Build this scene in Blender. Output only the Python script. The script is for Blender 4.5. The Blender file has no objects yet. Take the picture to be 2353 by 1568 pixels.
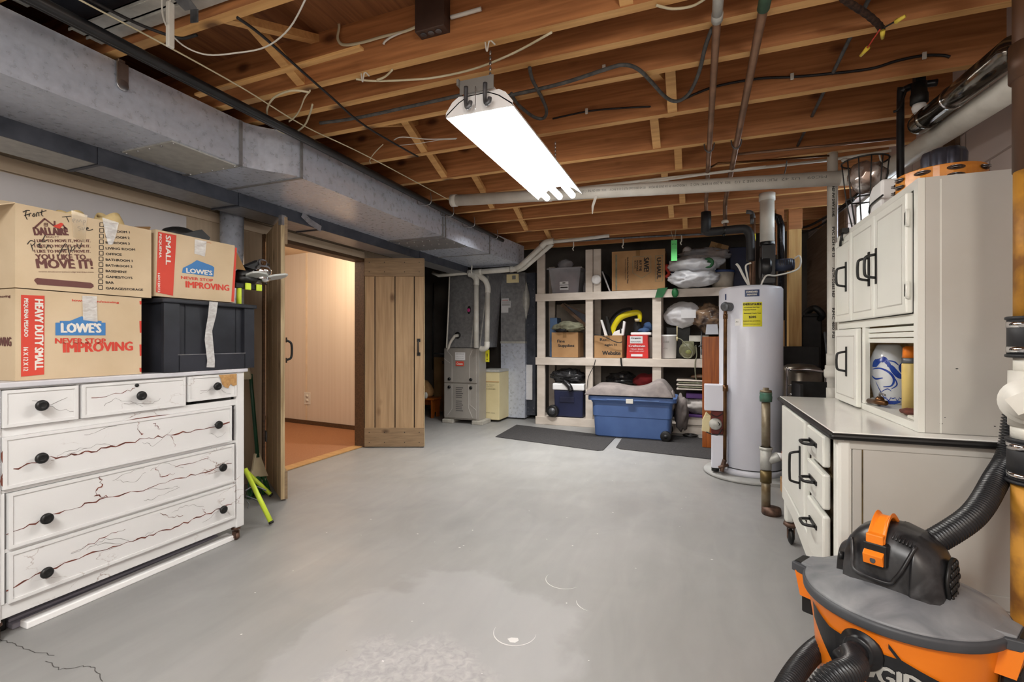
import bpy, bmesh, math, random
from mathutils import Vector, Matrix, noise, Euler
random.seed(7)
# ------------------------------------------------------------------ camera, light, exposure
SC = bpy.context.scene
COL = SC.collection
H = 1.12
FPX = 1109.5
YAW = math.radians(21.03)
cam_d = bpy.data.cameras.new('camera'); cam = bpy.data.objects.new('camera', cam_d); COL.objects.link(cam)
cam_d.sensor_width = 36.0; cam_d.lens = FPX/2353*36.0
cam.location = (0, 0, H); cam.rotation_euler = (math.pi/2, 0, YAW)
cam_d.clip_start = 0.02
SC.camera = cam
SC.view_settings.view_transform = 'Standard'; SC.view_settings.look = 'None'
SC.view_settings.gamma = 1; SC.view_settings.use_curve_mapping = False
SC.view_settings.exposure = 1.05
W = bpy.data.worlds.new('daylight'); SC.world = W; W.use_nodes = True
W.node_tree.nodes['Background'].inputs[0].default_value = (0.85, 0.93, 1.0, 1)
W.node_tree.nodes['Background'].inputs[1].default_value = 5.0
TUBE_POWER = 17.0        # emission of the fluorescent tubes
def lamp(name, kind, loc, power, color=(1,1,1), size=0.1, rot=(0,0,0), sy=None, spread=None):
    d = bpy.data.lights.new(name, kind); o = bpy.data.objects.new(name, d); COL.objects.link(o)
    d.energy = power; d.color = color; o.location = loc; o.rotation_euler = rot
    if kind == 'AREA':
        d.size = size
        if sy: d.shape = 'RECTANGLE'; d.size_y = sy
        if spread: d.spread = math.radians(spread)
    elif kind == 'POINT': d.shadow_soft_size = size
    return o
# unseen fill lights added behind the photographer to even out the lighting, no fixtures
lamp('rear_ceiling_fill', 'AREA', (-0.9, -0.55, 2.33), 50, (1.0, 0.98, 0.95), 1.2, (0, 0, 0), 0.4)
lamp('rear_right_fill', 'POINT', (0.72, -0.55, 1.95), 24, (1.0, 0.93, 0.84), 0.2)
# fill lights added up in the joist bays over shelving and furnace, no fixtures
lamp('joist_bay_fill', 'AREA', (-0.75, 5.49, 2.47), 11, (1.0, 0.98, 0.95), 1.6, (0,0,0), 0.08, 110)
lamp('joist_bay_fill', 'AREA', (-1.45, 4.47, 2.46), 20, (1.0, 0.98, 0.95), 0.9, (0,0,0), 0.08, 116)
lamp('carpet_room_light', 'POINT', (-3.9, 4.2, 2.05), 15, (1.0, 0.80, 0.58), 0.12)  # added stand-ins for the carpeted room's light, no fixtures
lamp('carpet_room_light', 'POINT', (-4.6, 3.0, 2.0), 12, (1.0, 0.88, 0.78), 0.2)

# ------------------------------------------------------------------ helpers
def lin(c):
    return tuple(((x/255)/12.92 if x/255 <= 0.04045 else (((x/255)+0.055)/1.055)**2.4) for x in c)
MATS = {}
def mat(name, c1, c2=None, rough=0.6, metal=0.0, scale=6.0, stretch=(1,1,1), bump=0.0, lo=0.35, hi=0.65,
        detail=6.0, alpha=1.0, trans=0.0, emit=0.0, coat=0.0, dist=0.0, ior=1.45, sheen=0.0, rvar=0.0):
    if name in MATS: return MATS[name]
    m = bpy.data.materials.new(name); m.use_nodes = True; nt = m.node_tree; N = nt.nodes; L = nt.links
    b = N['Principled BSDF']
    b.inputs['Roughness'].default_value = rough; b.inputs['Metallic'].default_value = metal
    b.inputs['IOR'].default_value = ior
    if coat: b.inputs['Coat Weight'].default_value = coat
    if alpha < 1: b.inputs['Alpha'].default_value = alpha
    if trans: b.inputs['Transmission Weight'].default_value = trans
    if sheen: b.inputs['Sheen Weight'].default_value = sheen
    a = (*lin(c1), 1); c2_ = (*lin(c2), 1) if c2 else tuple(x*0.86 for x in a[:3])+(1,)
    tc = N.new('ShaderNodeTexCoord'); mp = N.new('ShaderNodeMapping'); mp.inputs['Scale'].default_value = stretch
    nz = N.new('ShaderNodeTexNoise'); nz.inputs['Scale'].default_value = scale; nz.inputs['Detail'].default_value = detail
    nz.inputs['Distortion'].default_value = dist
    L.new(tc.outputs['Object'], mp.inputs[0]); L.new(mp.outputs[0], nz.inputs['Vector'])
    r = N.new('ShaderNodeValToRGB'); r.color_ramp.elements[0].position = lo; r.color_ramp.elements[1].position = hi
    r.color_ramp.elements[0].color = c2_; r.color_ramp.elements[1].color = a
    L.new(nz.outputs['Fac'], r.inputs[0]); L.new(r.outputs[0], b.inputs['Base Color'])
    if rvar:
        mr = N.new('ShaderNodeMapRange'); mr.inputs['To Min'].default_value = rough-rvar; mr.inputs['To Max'].default_value = rough+rvar
        L.new(nz.outputs['Fac'], mr.inputs['Value']); L.new(mr.outputs[0], b.inputs['Roughness'])
    if emit:
        b.inputs['Emission Color'].default_value = a; b.inputs['Emission Strength'].default_value = emit
    if bump:
        bp = N.new('ShaderNodeBump'); bp.inputs['Strength'].default_value = bump; bp.inputs['Distance'].default_value = 0.01
        L.new(nz.outputs['Fac'], bp.inputs['Height']); L.new(bp.outputs[0], b.inputs['Normal'])
    MATS[name] = m
    return m
def orient(d):
    d = Vector(d).normalized()
    up = Vector((0,0,1)) if abs(d.z) < 0.95 else Vector((0,1,0))
    x = up.cross(d).normalized(); y = d.cross(x)
    return x, y
def smooth_path(pts, n=6):
    P = [Vector(p) for p in pts]
    if len(P) < 3: return P
    out = []
    for i in range(len(P)-1):
        p0 = P[max(i-1,0)]; p1 = P[i]; p2 = P[i+1]; p3 = P[min(i+2,len(P)-1)]
        for k in range(n):
            t = k/n
            out.append(0.5*((2*p1)+(-p0+p2)*t+(2*p0-5*p1+4*p2-p3)*t*t+(-p0+3*p1-3*p2+p3)*t**3))
    out.append(P[-1]); return out
class B:
    def __init__(s): s.bm = bmesh.new(); s.mi = 0; s.sm = False
    def face(s, vs):
        try:
            f = s.bm.faces.new(vs); f.material_index = s.mi; f.smooth = s.sm; return f
        except ValueError: return None
    def quad(s, *pts):
        return s.face([s.bm.verts.new(Vector(p)) for p in pts])
    def box(s, x0, x1, y0, y1, z0, z1, M=None):
        c = [Vector((x,y,z)) for z in (z0,z1) for y in (y0,y1) for x in (x0,x1)]
        if M: c = [M @ v for v in c]
        v = [s.bm.verts.new(p) for p in c]
        for f in ((0,2,3,1),(4,5,7,6),(0,1,5,4),(2,6,7,3),(0,4,6,2),(1,3,7,5)): s.face([v[i] for i in f])
        return s
    def hexa(s, p):   # 8 corner points, same order as box
        v = [s.bm.verts.new(Vector(q)) for q in p]
        for f in ((0,2,3,1),(4,5,7,6),(0,1,5,4),(2,6,7,3),(0,4,6,2),(1,3,7,5)): s.face([v[i] for i in f])
        return s
    def rings(s, rings, caps=True, closed=True):
        R = [[s.bm.verts.new(p) for p in r] for r in rings]
        n = len(R[0])
        for a, b in zip(R, R[1:]):
            for i in range(n if closed else n-1):
                s.face([a[i], a[(i+1)%n], b[(i+1)%n], b[i]])
        if caps and closed:
            s.face(list(reversed(R[0]))); s.face(R[-1])
        return s
    def cyl(s, p0, p1, r, r2=None, seg=16):
        p0 = Vector(p0); p1 = Vector(p1); x, y = orient(p1-p0); r2 = r if r2 is None else r2
        ring = lambda p, q: [p + (x*math.cos(a)+y*math.sin(a))*q for a in [2*math.pi*i/seg for i in range(seg)]]
        o = s.sm; s.sm = True; s.rings([ring(p0,r), ring(p1,r2)]); s.sm = o; return s
    def tube(s, pts, r, seg=8, n=6, rf=None, smooth=True, flat=1.0):
        P = smooth_path(pts, n) if smooth else [Vector(p) for p in pts]
        o = s.sm; s.sm = True
        rr = []; x = None
        for i, p in enumerate(P):
            d = (P[min(i+1,len(P)-1)]-P[max(i-1,0)])
            if d.length < 1e-9: d = Vector((0,0,1))
            d.normalize()
            if x is None: x, y = orient(d)
            else:
                x = (x - d*x.dot(d)).normalized(); y = d.cross(x)
            q = r if rf is None else r*rf(i, i/(len(P)-1))
            rr.append([p + x*math.cos(2*math.pi*k/seg)*q*flat + y*math.sin(2*math.pi*k/seg)*q for k in range(seg)])
        s.rings(rr); s.sm = o; return s
    def hose(s, pts, r, pitch=0.009, seg=16, amp=0.17):
        P = smooth_path(pts, 24)
        L = [0]
        for a, b in zip(P, P[1:]): L.append(L[-1]+(b-a).length)
        n = int(L[-1]/pitch*4); Q = []; j = 0
        for i in range(n+1):
            t = L[-1]*i/n
            while j < len(L)-2 and L[j+1] < t: j += 1
            Q.append(P[j].lerp(P[j+1], (t-L[j])/max(L[j+1]-L[j],1e-9)))
        return s.tube(Q, r, seg, rf=lambda i, t: (1, 1+amp, 1+amp, 1)[i%4]*(1 if i%4 else 1-amp*0.4), smooth=False)
    def lathe(s, prof, c, seg=28, axis=(0,0,1), M=None, arc=None):
        c = Vector(c); ax = Vector(axis).normalized(); x, y = orient(ax)
        if tuple(axis) == (0,0,1): x, y = Vector((1,0,0)), Vector((0,1,0))
        rr = [[c + ax*z + (x*math.cos(2*math.pi*k/seg)+y*math.sin(2*math.pi*k/seg))*max(r,1e-4) for k in range(seg)] for r, z in prof]
        o = s.sm; s.sm = True; s.rings(rr); s.sm = o; return s
    def sph(s, c, r, seg=16, sc=(1,1,1)):
        prof = [(math.sin(math.pi*i/10), -math.cos(math.pi*i/10)) for i in range(11)]
        o = s.sm; s.sm = True
        s.rings([[Vector((c[0]+r*sc[0]*p*math.cos(2*math.pi*k/seg), c[1]+r*sc[1]*p*math.sin(2*math.pi*k/seg), c[2]+r*sc[2]*z)) for k in range(seg)] for p, z in [(max(a,1e-3),b) for a,b in prof]])
        s.sm = o; return s
    def prism(s, poly, d):    # polygon pts (3d, planar) extruded by vector d
        d = Vector(d); a = [s.bm.verts.new(Vector(p)) for p in poly]; b = [s.bm.verts.new(Vector(p)+d) for p in poly]
        s.face(a); s.face(list(reversed(b))); n = len(a)
        for i in range(n): s.face([a[i], b[i], b[(i+1)%n], a[(i+1)%n]])
        return s
    def blob(s, c, r, amp=0.15, freq=2.0, seed=0, sub=4, flat=None, ridged=0.0):
        t = bmesh.new(); bmesh.ops.create_icosphere(t, subdivisions=sub, radius=1)
        vm = {}
        for v in t.verts:
            n = v.co.normalized(); q = n*freq+Vector((seed*3.1, seed*1.7, seed))
            k = 1+amp*noise.noise(q)+amp*0.5*noise.noise(q*2.3)
            if ridged: k += ridged*(0.5-abs(noise.noise(q*2.1+Vector((9,2,5)))))+ridged*0.5*(0.4-abs(noise.noise(q*4.7)))
            z = n.z*k
            if flat is not None: z = max(z, flat)
            vm[v] = s.bm.verts.new(Vector((c[0]+r[0]*n.x*k, c[1]+r[1]*n.y*k, c[2]+r[2]*z)))
        o = s.sm; s.sm = True
        for f in t.faces: s.face([vm[v] for v in f.verts])
        s.sm = o; t.free(); return s
    def strip(s, pts, w, nrm, up=0.0008):
        nrm = Vector(nrm).normalized(); P = [Vector(p)+nrm*up for p in pts]
        L = []; 
        for i, p in enumerate(P):
            d = P[min(i+1,len(P)-1)]-P[max(i-1,0)]; t = nrm.cross(d).normalized()
            ww = w[i] if isinstance(w, (list,tuple)) else w
            L.append((s.bm.verts.new(p+t*ww/2), s.bm.verts.new(p-t*ww/2)))
        for a, b in zip(L, L[1:]): s.face([a[1], b[1], b[0], a[0]])
        return s
    def text(s, body, o, u, v, h, w=None, bold=0.0, shear=0.0, wrap=None, up=0.0009, align='L'):
        cu = bpy.data.curves.new('t', 'FONT'); cu.body = body; cu.size = 1; cu.shear = shear; cu.resolution_u = 2
        ob = bpy.data.objects.new('t', cu); me = bpy.data.meshes.new_from_object(ob)
        co = [p.co.copy() for p in me.vertices]
        if co:
            x0 = min(p.x for p in co); x1 = max(p.x for p in co); y0 = min(p.y for p in co); y1 = max(p.y for p in co)
            sy = h/max(y1-y0,1e-6); sx = sy if w is None else w/max(x1-x0,1e-6)
            O = Vector(o); u = Vector(u).normalized(); v = Vector(v).normalized(); n = u.cross(v)
            off = -(x1-x0)*sx/2 if align == 'C' else 0
            e = h*min(bold*6, 0.075)
            for k, (du, dv) in enumerate(((0,0),(-e,0),(e,0),(0,e*0.8)) if bold else ((0,0),)):
                vs = []
                for p in co:
                    q = O + u*((p.x-x0)*sx+off+du) + v*((p.y-y0)*sy+dv) + n*(up+k*0.0001)
                    if wrap: q = wrap(q)
                    vs.append(s.bm.verts.new(q))
                for f in me.polygons: s.face([vs[i] for i in f.vertices])
        bpy.data.objects.remove(ob); bpy.data.meshes.remove(me); bpy.data.curves.remove(cu)
        return s
    def xf(s, M):
        bmesh.ops.transform(s.bm, matrix=M, verts=s.bm.verts[:]); return s
    def mk(s, name, m, parent=None, bev=0.0, solid=0.0, fix=True, sub=0, seg=2):
        if fix: bmesh.ops.recalc_face_normals(s.bm, faces=s.bm.faces[:])
        root = parent
        if parent is not None:
            M = Matrix.Translation(-Vector(WLOC[parent.name])) if parent.name in WLOC else Matrix()
            bmesh.ops.transform(s.bm, matrix=M, verts=s.bm.verts[:])
        me = bpy.data.meshes.new(name); 
        loc = Vector((0,0,0))
        if parent is None and len(s.bm.verts):
            xs = [v.co for v in s.bm.verts]
            loc = Vector(((min(p.x for p in xs)+max(p.x for p in xs))/2, (min(p.y for p in xs)+max(p.y for p in xs))/2, min(p.z for p in xs)))
            bmesh.ops.transform(s.bm, matrix=Matrix.Translation(-loc), verts=s.bm.verts[:])
        s.bm.to_mesh(me); s.bm.free()
        o = bpy.data.objects.new(name, me); COL.objects.link(o); o.location = loc
        if parent is not None:
            o.parent = parent; WLOC[o.name] = WLOC.get(parent.name, (0,0,0))
        else: WLOC[o.name] = tuple(loc)
        for x in (m if isinstance(m, (list,tuple)) else [m]): me.materials.append(x)
        if bev:
            md = o.modifiers.new('bevel', 'BEVEL'); md.width = bev; md.segments = seg; md.limit_method = 'ANGLE'; md.angle_limit = math.radians(40); md.harden_normals = False
        if solid:
            md = o.modifiers.new('solid', 'SOLIDIFY'); md.thickness = solid; md.offset = 0
        if sub:
            md = o.modifiers.new('sub', 'SUBSURF'); md.levels = sub; md.render_levels = sub
        return o
WLOC = {}
def thing(name, label, cat, loc=(0,0,0), group=None, kind=None):
    o = bpy.data.objects.new(name, None); COL.objects.link(o); o.location = loc; o.empty_display_size = 0.1
    WLOC[o.name] = tuple(loc)
    if label: o['label'] = label
    if cat: o['category'] = cat
    if group: o['group'] = group
    if kind: o['kind'] = kind
    return o
def tag(o, label, cat, group=None, kind=None):
    o['label'] = label; o['category'] = cat
    if group: o['group'] = group
    if kind: o['kind'] = kind
    return o
def struct(o): o['kind'] = 'structure'; return o
def copy_tree(o, parent=None):
    c = o.copy(); COL.objects.link(c)
    if parent is not None: c.parent = parent
    for ch in list(o.children): copy_tree(ch, c)
    return c
_F = Vector((-math.sin(YAW), math.cos(YAW), 0)); _R = Vector((math.cos(YAW), math.sin(YAW), 0))
def _dir(u, v): return _F + _R*((u-1176.5)/FPX) + Vector((0,0,1))*((784-v)/FPX)
def PZ(u, v, z): d = _dir(u,v); return Vector((0,0,H)) + d*((z-H)/d.z)   # measured point on a level plane
def PX(u, v, x): d = _dir(u,v); return Vector((0,0,H)) + d*(x/d.x)       # ... on a wall plane
def PY(u, v, y): d = _dir(u,v); return Vector((0,0,H)) + d*(y/d.y)

# ------------------------------------------------------------------ materials
# joist wood: warm fir with knots, grain running along the joist (x)
def wood(name, c_light, c_dark, grain=(1.2,22,22), rough=0.6, knots=True, kn=(70,34,14), kscale=3.2, bump=0.12):
    if name in MATS: return MATS[name]
    m = bpy.data.materials.new(name); m.use_nodes = True; nt = m.node_tree; N = nt.nodes; L = nt.links
    b = N['Principled BSDF']; b.inputs['Roughness'].default_value = rough
    tc = N.new('ShaderNodeTexCoord'); mp = N.new('ShaderNodeMapping'); mp.inputs['Scale'].default_value = grain
    nz = N.new('ShaderNodeTexNoise'); nz.inputs['Scale'].default_value = 2.0; nz.inputs['Detail'].default_value = 7; nz.inputs['Distortion'].default_value = 0.6
    L.new(tc.outputs['Object'], mp.inputs[0]); L.new(mp.outputs[0], nz.inputs['Vector'])
    r = N.new('ShaderNodeValToRGB'); r.color_ramp.elements[0].position = 0.3; r.color_ramp.elements[1].position = 0.7
    r.color_ramp.elements[0].color = (*lin(c_dark),1); r.color_ramp.elements[1].color = (*lin(c_light),1)
    L.new(nz.outputs['Fac'], r.inputs[0]); out = r.outputs[0]
    if knots:
        mp2 = N.new('ShaderNodeMapping'); mp2.inputs['Scale'].default_value = tuple(0.55 if g == min(grain) else 1.0 for g in grain)
        vo = N.new('ShaderNodeTexVoronoi'); vo.inputs['Scale'].default_value = kscale
        L.new(tc.outputs['Object'], mp2.inputs[0]); L.new(mp2.outputs[0], vo.inputs['Vector'])
        kr = N.new('ShaderNodeValToRGB'); kr.color_ramp.elements[0].position = 0.05; kr.color_ramp.elements[1].position = 0.15
        kr.color_ramp.elements[0].color = (0.85,0.85,0.85,1); kr.color_ramp.elements[1].color = (0,0,0,1)
        L.new(vo.outputs['Distance'], kr.inputs[0])
        mx = N.new('ShaderNodeMixRGB'); L.new(kr.outputs[0], mx.inputs[0]); L.new(out, mx.inputs[1]); mx.inputs[2].default_value = (*lin(kn),1)
        out = mx.outputs[0]
    L.new(out, b.inputs['Base Color'])
    bp = N.new('ShaderNodeBump'); bp.inputs['Strength'].default_value = bump; bp.inputs['Distance'].default_value = 0.005
    L.new(nz.outputs['Fac'], bp.inputs['Height']); L.new(bp.outputs[0], b.inputs['Normal'])
    MATS[name] = m; return m
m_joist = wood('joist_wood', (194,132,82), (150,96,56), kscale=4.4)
m_joist2 = wood('pale_joist_wood', (222,176,114), (196,146,88), kscale=4.0)  # paler copy of joist wood; on joist undersides it paints in bounce light
m_sub = wood('subfloor_boards', (150,98,58), (112,68,38), grain=(22,1.2,22))
m_post = wood('pine_post', (214,178,118), (186,144,84), grain=(22,22,1.2))
m_barn = wood('barn_board', (180,153,118), (152,125,93), grain=(18,18,0.9), kn=(100,72,46), kscale=4.2)
m_barn2 = wood('barn_rail_board', (152,128,98), (126,104,78), grain=(3,3,30), kn=(80,58,38), kscale=5)
m_barnedge = wood('pale_board_edge', (196,176,138), (150,128,92), grain=(30,30,1.5), knots=False)
m_darkw = wood('dark_trim_wood', (96,70,46), (66,46,30), grain=(30,1.5,30), knots=False)
m_redwood = wood('varnished_panel', (176,96,34), (128,62,18), grain=(26,26,1.2), rough=0.3, knots=False)
m_oak = wood('tan_board', (190,150,96), (160,118,70), grain=(3,30,30))
m_white = mat('white_enamel', (226,226,219), (218,218,210), rough=0.32, scale=3, bump=0.0)
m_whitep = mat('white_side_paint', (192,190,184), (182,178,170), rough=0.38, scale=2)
m_pvc = mat('white_pvc', (222,220,212), (206,203,194), rough=0.4, scale=8)
m_black = mat('black_iron', (26,26,26), (14,14,14), rough=0.45, scale=20)
m_blackpl = mat('black_plastic', (30,31,34), (20,21,24), rough=0.35, scale=14)
m_rubber = mat('black_rubber', (36,37,41), (26,27,30), rough=0.55, scale=9)
m_steel = mat('bright_steel', (200,200,202), (150,150,154), rough=0.3, metal=0.9, scale=12)
m_chrome = mat('chrome', (230,230,232), (200,200,204), rough=0.1, metal=1.0, scale=10)
m_dull = mat('dull_steel', (120,122,126), (84,86,90), rough=0.5, metal=0.7, scale=16, bump=0.1)
m_wire = mat('cream_cable', (216,208,180), (196,186,154), rough=0.5, scale=6)
m_wirew = mat('white_cable', (226,224,216), (206,204,196), rough=0.45, scale=6)
m_wireg = mat('grey_cable', (92,92,90), (66,66,66), rough=0.6, scale=30)
m_wireb = mat('black_cable', (34,32,34), (22,20,22), rough=0.5, scale=30)
m_copper = mat('aged_copper', (150,116,94), (112,88,72), rough=0.42, metal=0.6, scale=7, stretch=(1,1,1), lo=0.3, hi=0.7)
m_brass = mat('brown_brass', (120,84,50), (84,58,38), rough=0.35, metal=0.8, scale=12)
m_cream = mat('cream_steel', (214,202,160), (204,190,146), rough=0.45, scale=3)
m_shelf = mat('cream_painted_wood', (212,202,191), (198,187,175), rough=0.55, scale=5, stretch=(1,3,3))
m_card = mat('cardboard', (204,184,154), (192,171,140), rough=0.8, scale=4, bump=0.05)
m_cardb = mat('brown_cardboard', (176,138,96), (160,122,82), rough=0.85, scale=5)
m_cardd = mat('inner_cardboard', (150,116,76), (130,98,62), rough=0.9, scale=5)
m_red = mat('print_red', (206,72,56), (198,64,50), rough=0.7, scale=5)
m_blue = mat('print_blue', (70,128,186), (62,118,176), rough=0.7, scale=5)
m_brown = mat('print_maroon', (104,66,62), (96,58,54), rough=0.7, scale=5)
m_ink = mat('black_marker', (52,46,44), (40,36,34), rough=0.7, scale=5)
m_inkw = mat('print_white', (226,222,214), (216,212,204), rough=0.7, scale=5)
m_greyink = mat('grey_print', (120,120,116), (104,104,100), rough=0.7, scale=5)
m_tape = mat('clear_tape', (240,240,240), (212,210,206), rough=0.1, alpha=0.5, scale=28, bump=0.35, detail=4, stretch=(1,1,2), dist=1.0)
m_navy = mat('navy_plastic', (36,42,74), (28,34,62), rough=0.45, scale=5)
m_tote = mat('blue_tote_plastic', (76,104,156), (68,94,144), rough=0.42, scale=4)
m_orange = mat('orange_plastic', (238,132,30), (226,118,22), rough=0.32, scale=3)
m_lid = mat('dusty_grey_plastic', (148,149,151), (92,95,100), rough=0.45, scale=6, bump=0.03, lo=0.3, hi=0.75, dist=1.2)
m_lidrim = mat('dark_grey_plastic', (72,74,78), (62,64,68), rough=0.5, scale=9)
m_vacblk = mat('scuffed_black_plastic', (78,78,80), (30,30,32), rough=0.32, scale=9, lo=0.5, hi=0.8, dist=1.5)
m_grey = mat('grey_paint_metal', (136,134,130), (124,122,118), rough=0.45, metal=0.25, scale=3)
m_mat = mat('charcoal_carpet', (58,56,56), (40,39,40), rough=0.95, scale=90, bump=0.5)
m_bag = mat('white_plastic_film', (220,222,226), (196,198,204), rough=0.28, scale=9, alpha=0.93, bump=0.15)
m_bagw = mat('white_cloth', (224,224,226), (204,204,208), rough=0.8, scale=7, bump=0.1)
m_trash = mat('black_bag_film', (52,52,54), (26,26,28), rough=0.22, scale=18, bump=0.5)
m_clear = mat('clear_plastic', (206,206,214), (188,188,198), rough=0.15, alpha=0.42, scale=6)
m_khaki = mat('khaki_canvas', (140,140,118), (118,118,98), rough=0.9, scale=20, bump=0.2)
m_cush = mat('grey_quilt', (126,118,115), (110,103,101), rough=0.95, scale=14, bump=0.25)
m_green = mat('green_plastic', (36,110,62), (26,88,48), rough=0.5, scale=5)
m_darkgreen = mat('dark_green_handle', (28,72,48), (22,58,40), rough=0.35, scale=5)
m_lime = mat('lime_plastic', (204,226,70), (190,212,60), rough=0.4, scale=5)
m_tag = mat('green_tag_paper', (112,226,132), (104,214,122), rough=0.6, scale=5)
m_yellow = mat('yellow_plastic', (232,218,30), (220,204,24), rough=0.4, scale=5)
m_label = mat('yellow_label', (228,222,44), (218,210,40), rough=0.5, scale=5)
m_paper = mat('white_paper', (226,226,228), (214,214,216), rough=0.7, scale=5)
m_glass = mat('window_glass', (245,248,250), (240,244,246), rough=0.02, trans=1.0, scale=2)
def galv(name, c1, c2, rough=0.38, metal=0.45, sc=22):
    return mat(name, c1, c2, rough=rough, metal=metal, scale=sc, bump=0.06, lo=0.3, hi=0.7, detail=8, rvar=0.12)
m_galv = galv('galvanized_sheet', (206,213,228), (184,191,205), rough=0.3, metal=0.3, sc=30)
m_galvd = galv('dull_galvanized_sheet', (156,156,158), (126,127,130), rough=0.42, metal=0.4)
m_galvk = galv('dark_sheet_metal', (84,88,98), (60,64,74), rough=0.42, metal=0.4, sc=12)
m_galvl = galv('pale_sheet_metal', (196,196,190), (172,172,168), rough=0.5, metal=0.3)
m_darkgap = mat('dark_cavity', (30,26,24), (20,17,16), rough=0.9, scale=5)

# floor: worn grey paint with pale worn patches
def floor_mat():
    m = bpy.data.materials.new('grey_floor_paint'); m.use_nodes = True; N = m.node_tree.nodes; L = m.node_tree.links
    b = N['Principled BSDF']; tc = N.new('ShaderNodeTexCoord')
    def noise_(sc, det=6, d=0.0, st=(1,1,1)):
        mp = N.new('ShaderNodeMapping'); mp.inputs['Scale'].default_value = st
        n = N.new('ShaderNodeTexNoise'); n.inputs['Scale'].default_value = sc; n.inputs['Detail'].default_value = det; n.inputs['Distortion'].default_value = d
        L.new(tc.outputs['Object'], mp.inputs[0]); L.new(mp.outputs[0], n.inputs['Vector']); return n.outputs['Fac']
    def mth(op, a, b_=None, clamp=False):
        n = N.new('ShaderNodeMath'); n.operation = op; n.use_clamp = clamp
        for i, x in enumerate((a, b_)):
            if x is None: continue
            if isinstance(x, (int,float)): n.inputs[i].default_value = x
            else: L.new(x, n.inputs[i])
        return n.outputs[0]
    def ramp(f, stops):
        r = N.new('ShaderNodeValToRGB')
        while len(r.color_ramp.elements) < len(stops): r.color_ramp.elements.new(0.5)
        for e, (p, c) in zip(r.color_ramp.elements, stops): e.position = p; e.color = (*c, 1)
        L.new(f, r.inputs[0]); return r.outputs[0]
    def mix(f, a, c):
        n = N.new('ShaderNodeMixRGB')
        if isinstance(f, float): n.inputs[0].default_value = f
        else: L.new(f, n.inputs[0])
        L.new(a, n.inputs[1])
        if isinstance(c, tuple): n.inputs[2].default_value = (*c, 1)
        else: L.new(c, n.inputs[2])
        return n.outputs[0]
    base = ramp(noise_(1.3, 5, 0.6, (1,1,1)), [(0.3, lin((134,134,132))), (0.7, lin((146,145,143)))])
    base = mix(0.35, base, ramp(noise_(9, 8, 1.0, (1,0.25,1)), [(0.3, lin((128,128,127))), (0.75, lin((153,152,150)))]))
    sx = N.new('ShaderNodeSeparateXYZ'); L.new(tc.outputs['Object'], sx.inputs[0])
    def blobm(cx, cy, rx, ry, soft, wob, ns):
        dx = mth('DIVIDE', mth('SUBTRACT', sx.outputs[0], cx), rx); dy = mth('DIVIDE', mth('SUBTRACT', sx.outputs[1], cy), ry)
        d = mth('SQRT', mth('ADD', mth('MULTIPLY', dx, dx), mth('MULTIPLY', dy, dy)))
        d = mth('ADD', d, mth('MULTIPLY', mth('SUBTRACT', noise_(ns, 5, 0.4), 0.5), wob))
        return mth('DIVIDE', mth('SUBTRACT', 1.0, d), soft, True)
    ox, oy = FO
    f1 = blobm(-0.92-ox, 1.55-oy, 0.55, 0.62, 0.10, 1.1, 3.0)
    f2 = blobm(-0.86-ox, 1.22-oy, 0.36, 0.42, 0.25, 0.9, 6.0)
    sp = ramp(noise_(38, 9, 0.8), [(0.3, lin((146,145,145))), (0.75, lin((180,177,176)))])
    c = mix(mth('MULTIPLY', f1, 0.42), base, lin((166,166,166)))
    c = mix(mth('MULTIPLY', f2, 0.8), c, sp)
    # small flecks of bare plaster and dirt
    v = N.new('ShaderNodeTexVoronoi'); v.inputs['Scale'].default_value = 5.5; L.new(tc.outputs['Object'], v.inputs['Vector'])
    fl = ramp(v.outputs['Distance'], [(0.018, (1,1,1)), (0.03, (0,0,0))])
    c = mix(fl, c, lin((212,211,208)))
    v2 = N.new('ShaderNodeTexVoronoi'); v2.inputs['Scale'].default_value = 7.1; v2.inputs['Randomness'].default_value = 1.0
    mp = N.new('ShaderNodeMapping'); mp.inputs['Location'].default_value = (3.1, 1.7, 0); L.new(tc.outputs['Object'], mp.inputs[0]); L.new(mp.outputs[0], v2.inputs['Vector'])
    c = mix(ramp(v2.outputs['Distance'], [(0.010, (1,1,1)), (0.02, (0,0,0))]), c, lin((104,102,98)))
    L.new(c, b.inputs['Base Color'])
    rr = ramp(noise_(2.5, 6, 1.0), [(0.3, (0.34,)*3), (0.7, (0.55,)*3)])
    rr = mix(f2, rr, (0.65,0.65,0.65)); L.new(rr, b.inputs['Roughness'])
    bp = N.new('ShaderNodeBump'); bp.inputs['Strength'].default_value = 0.05; bp.inputs['Distance'].default_value = 0.01
    L.new(noise_(5, 8), bp.inputs['Height']); L.new(bp.outputs[0], b.inputs['Normal'])
    return m
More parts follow.
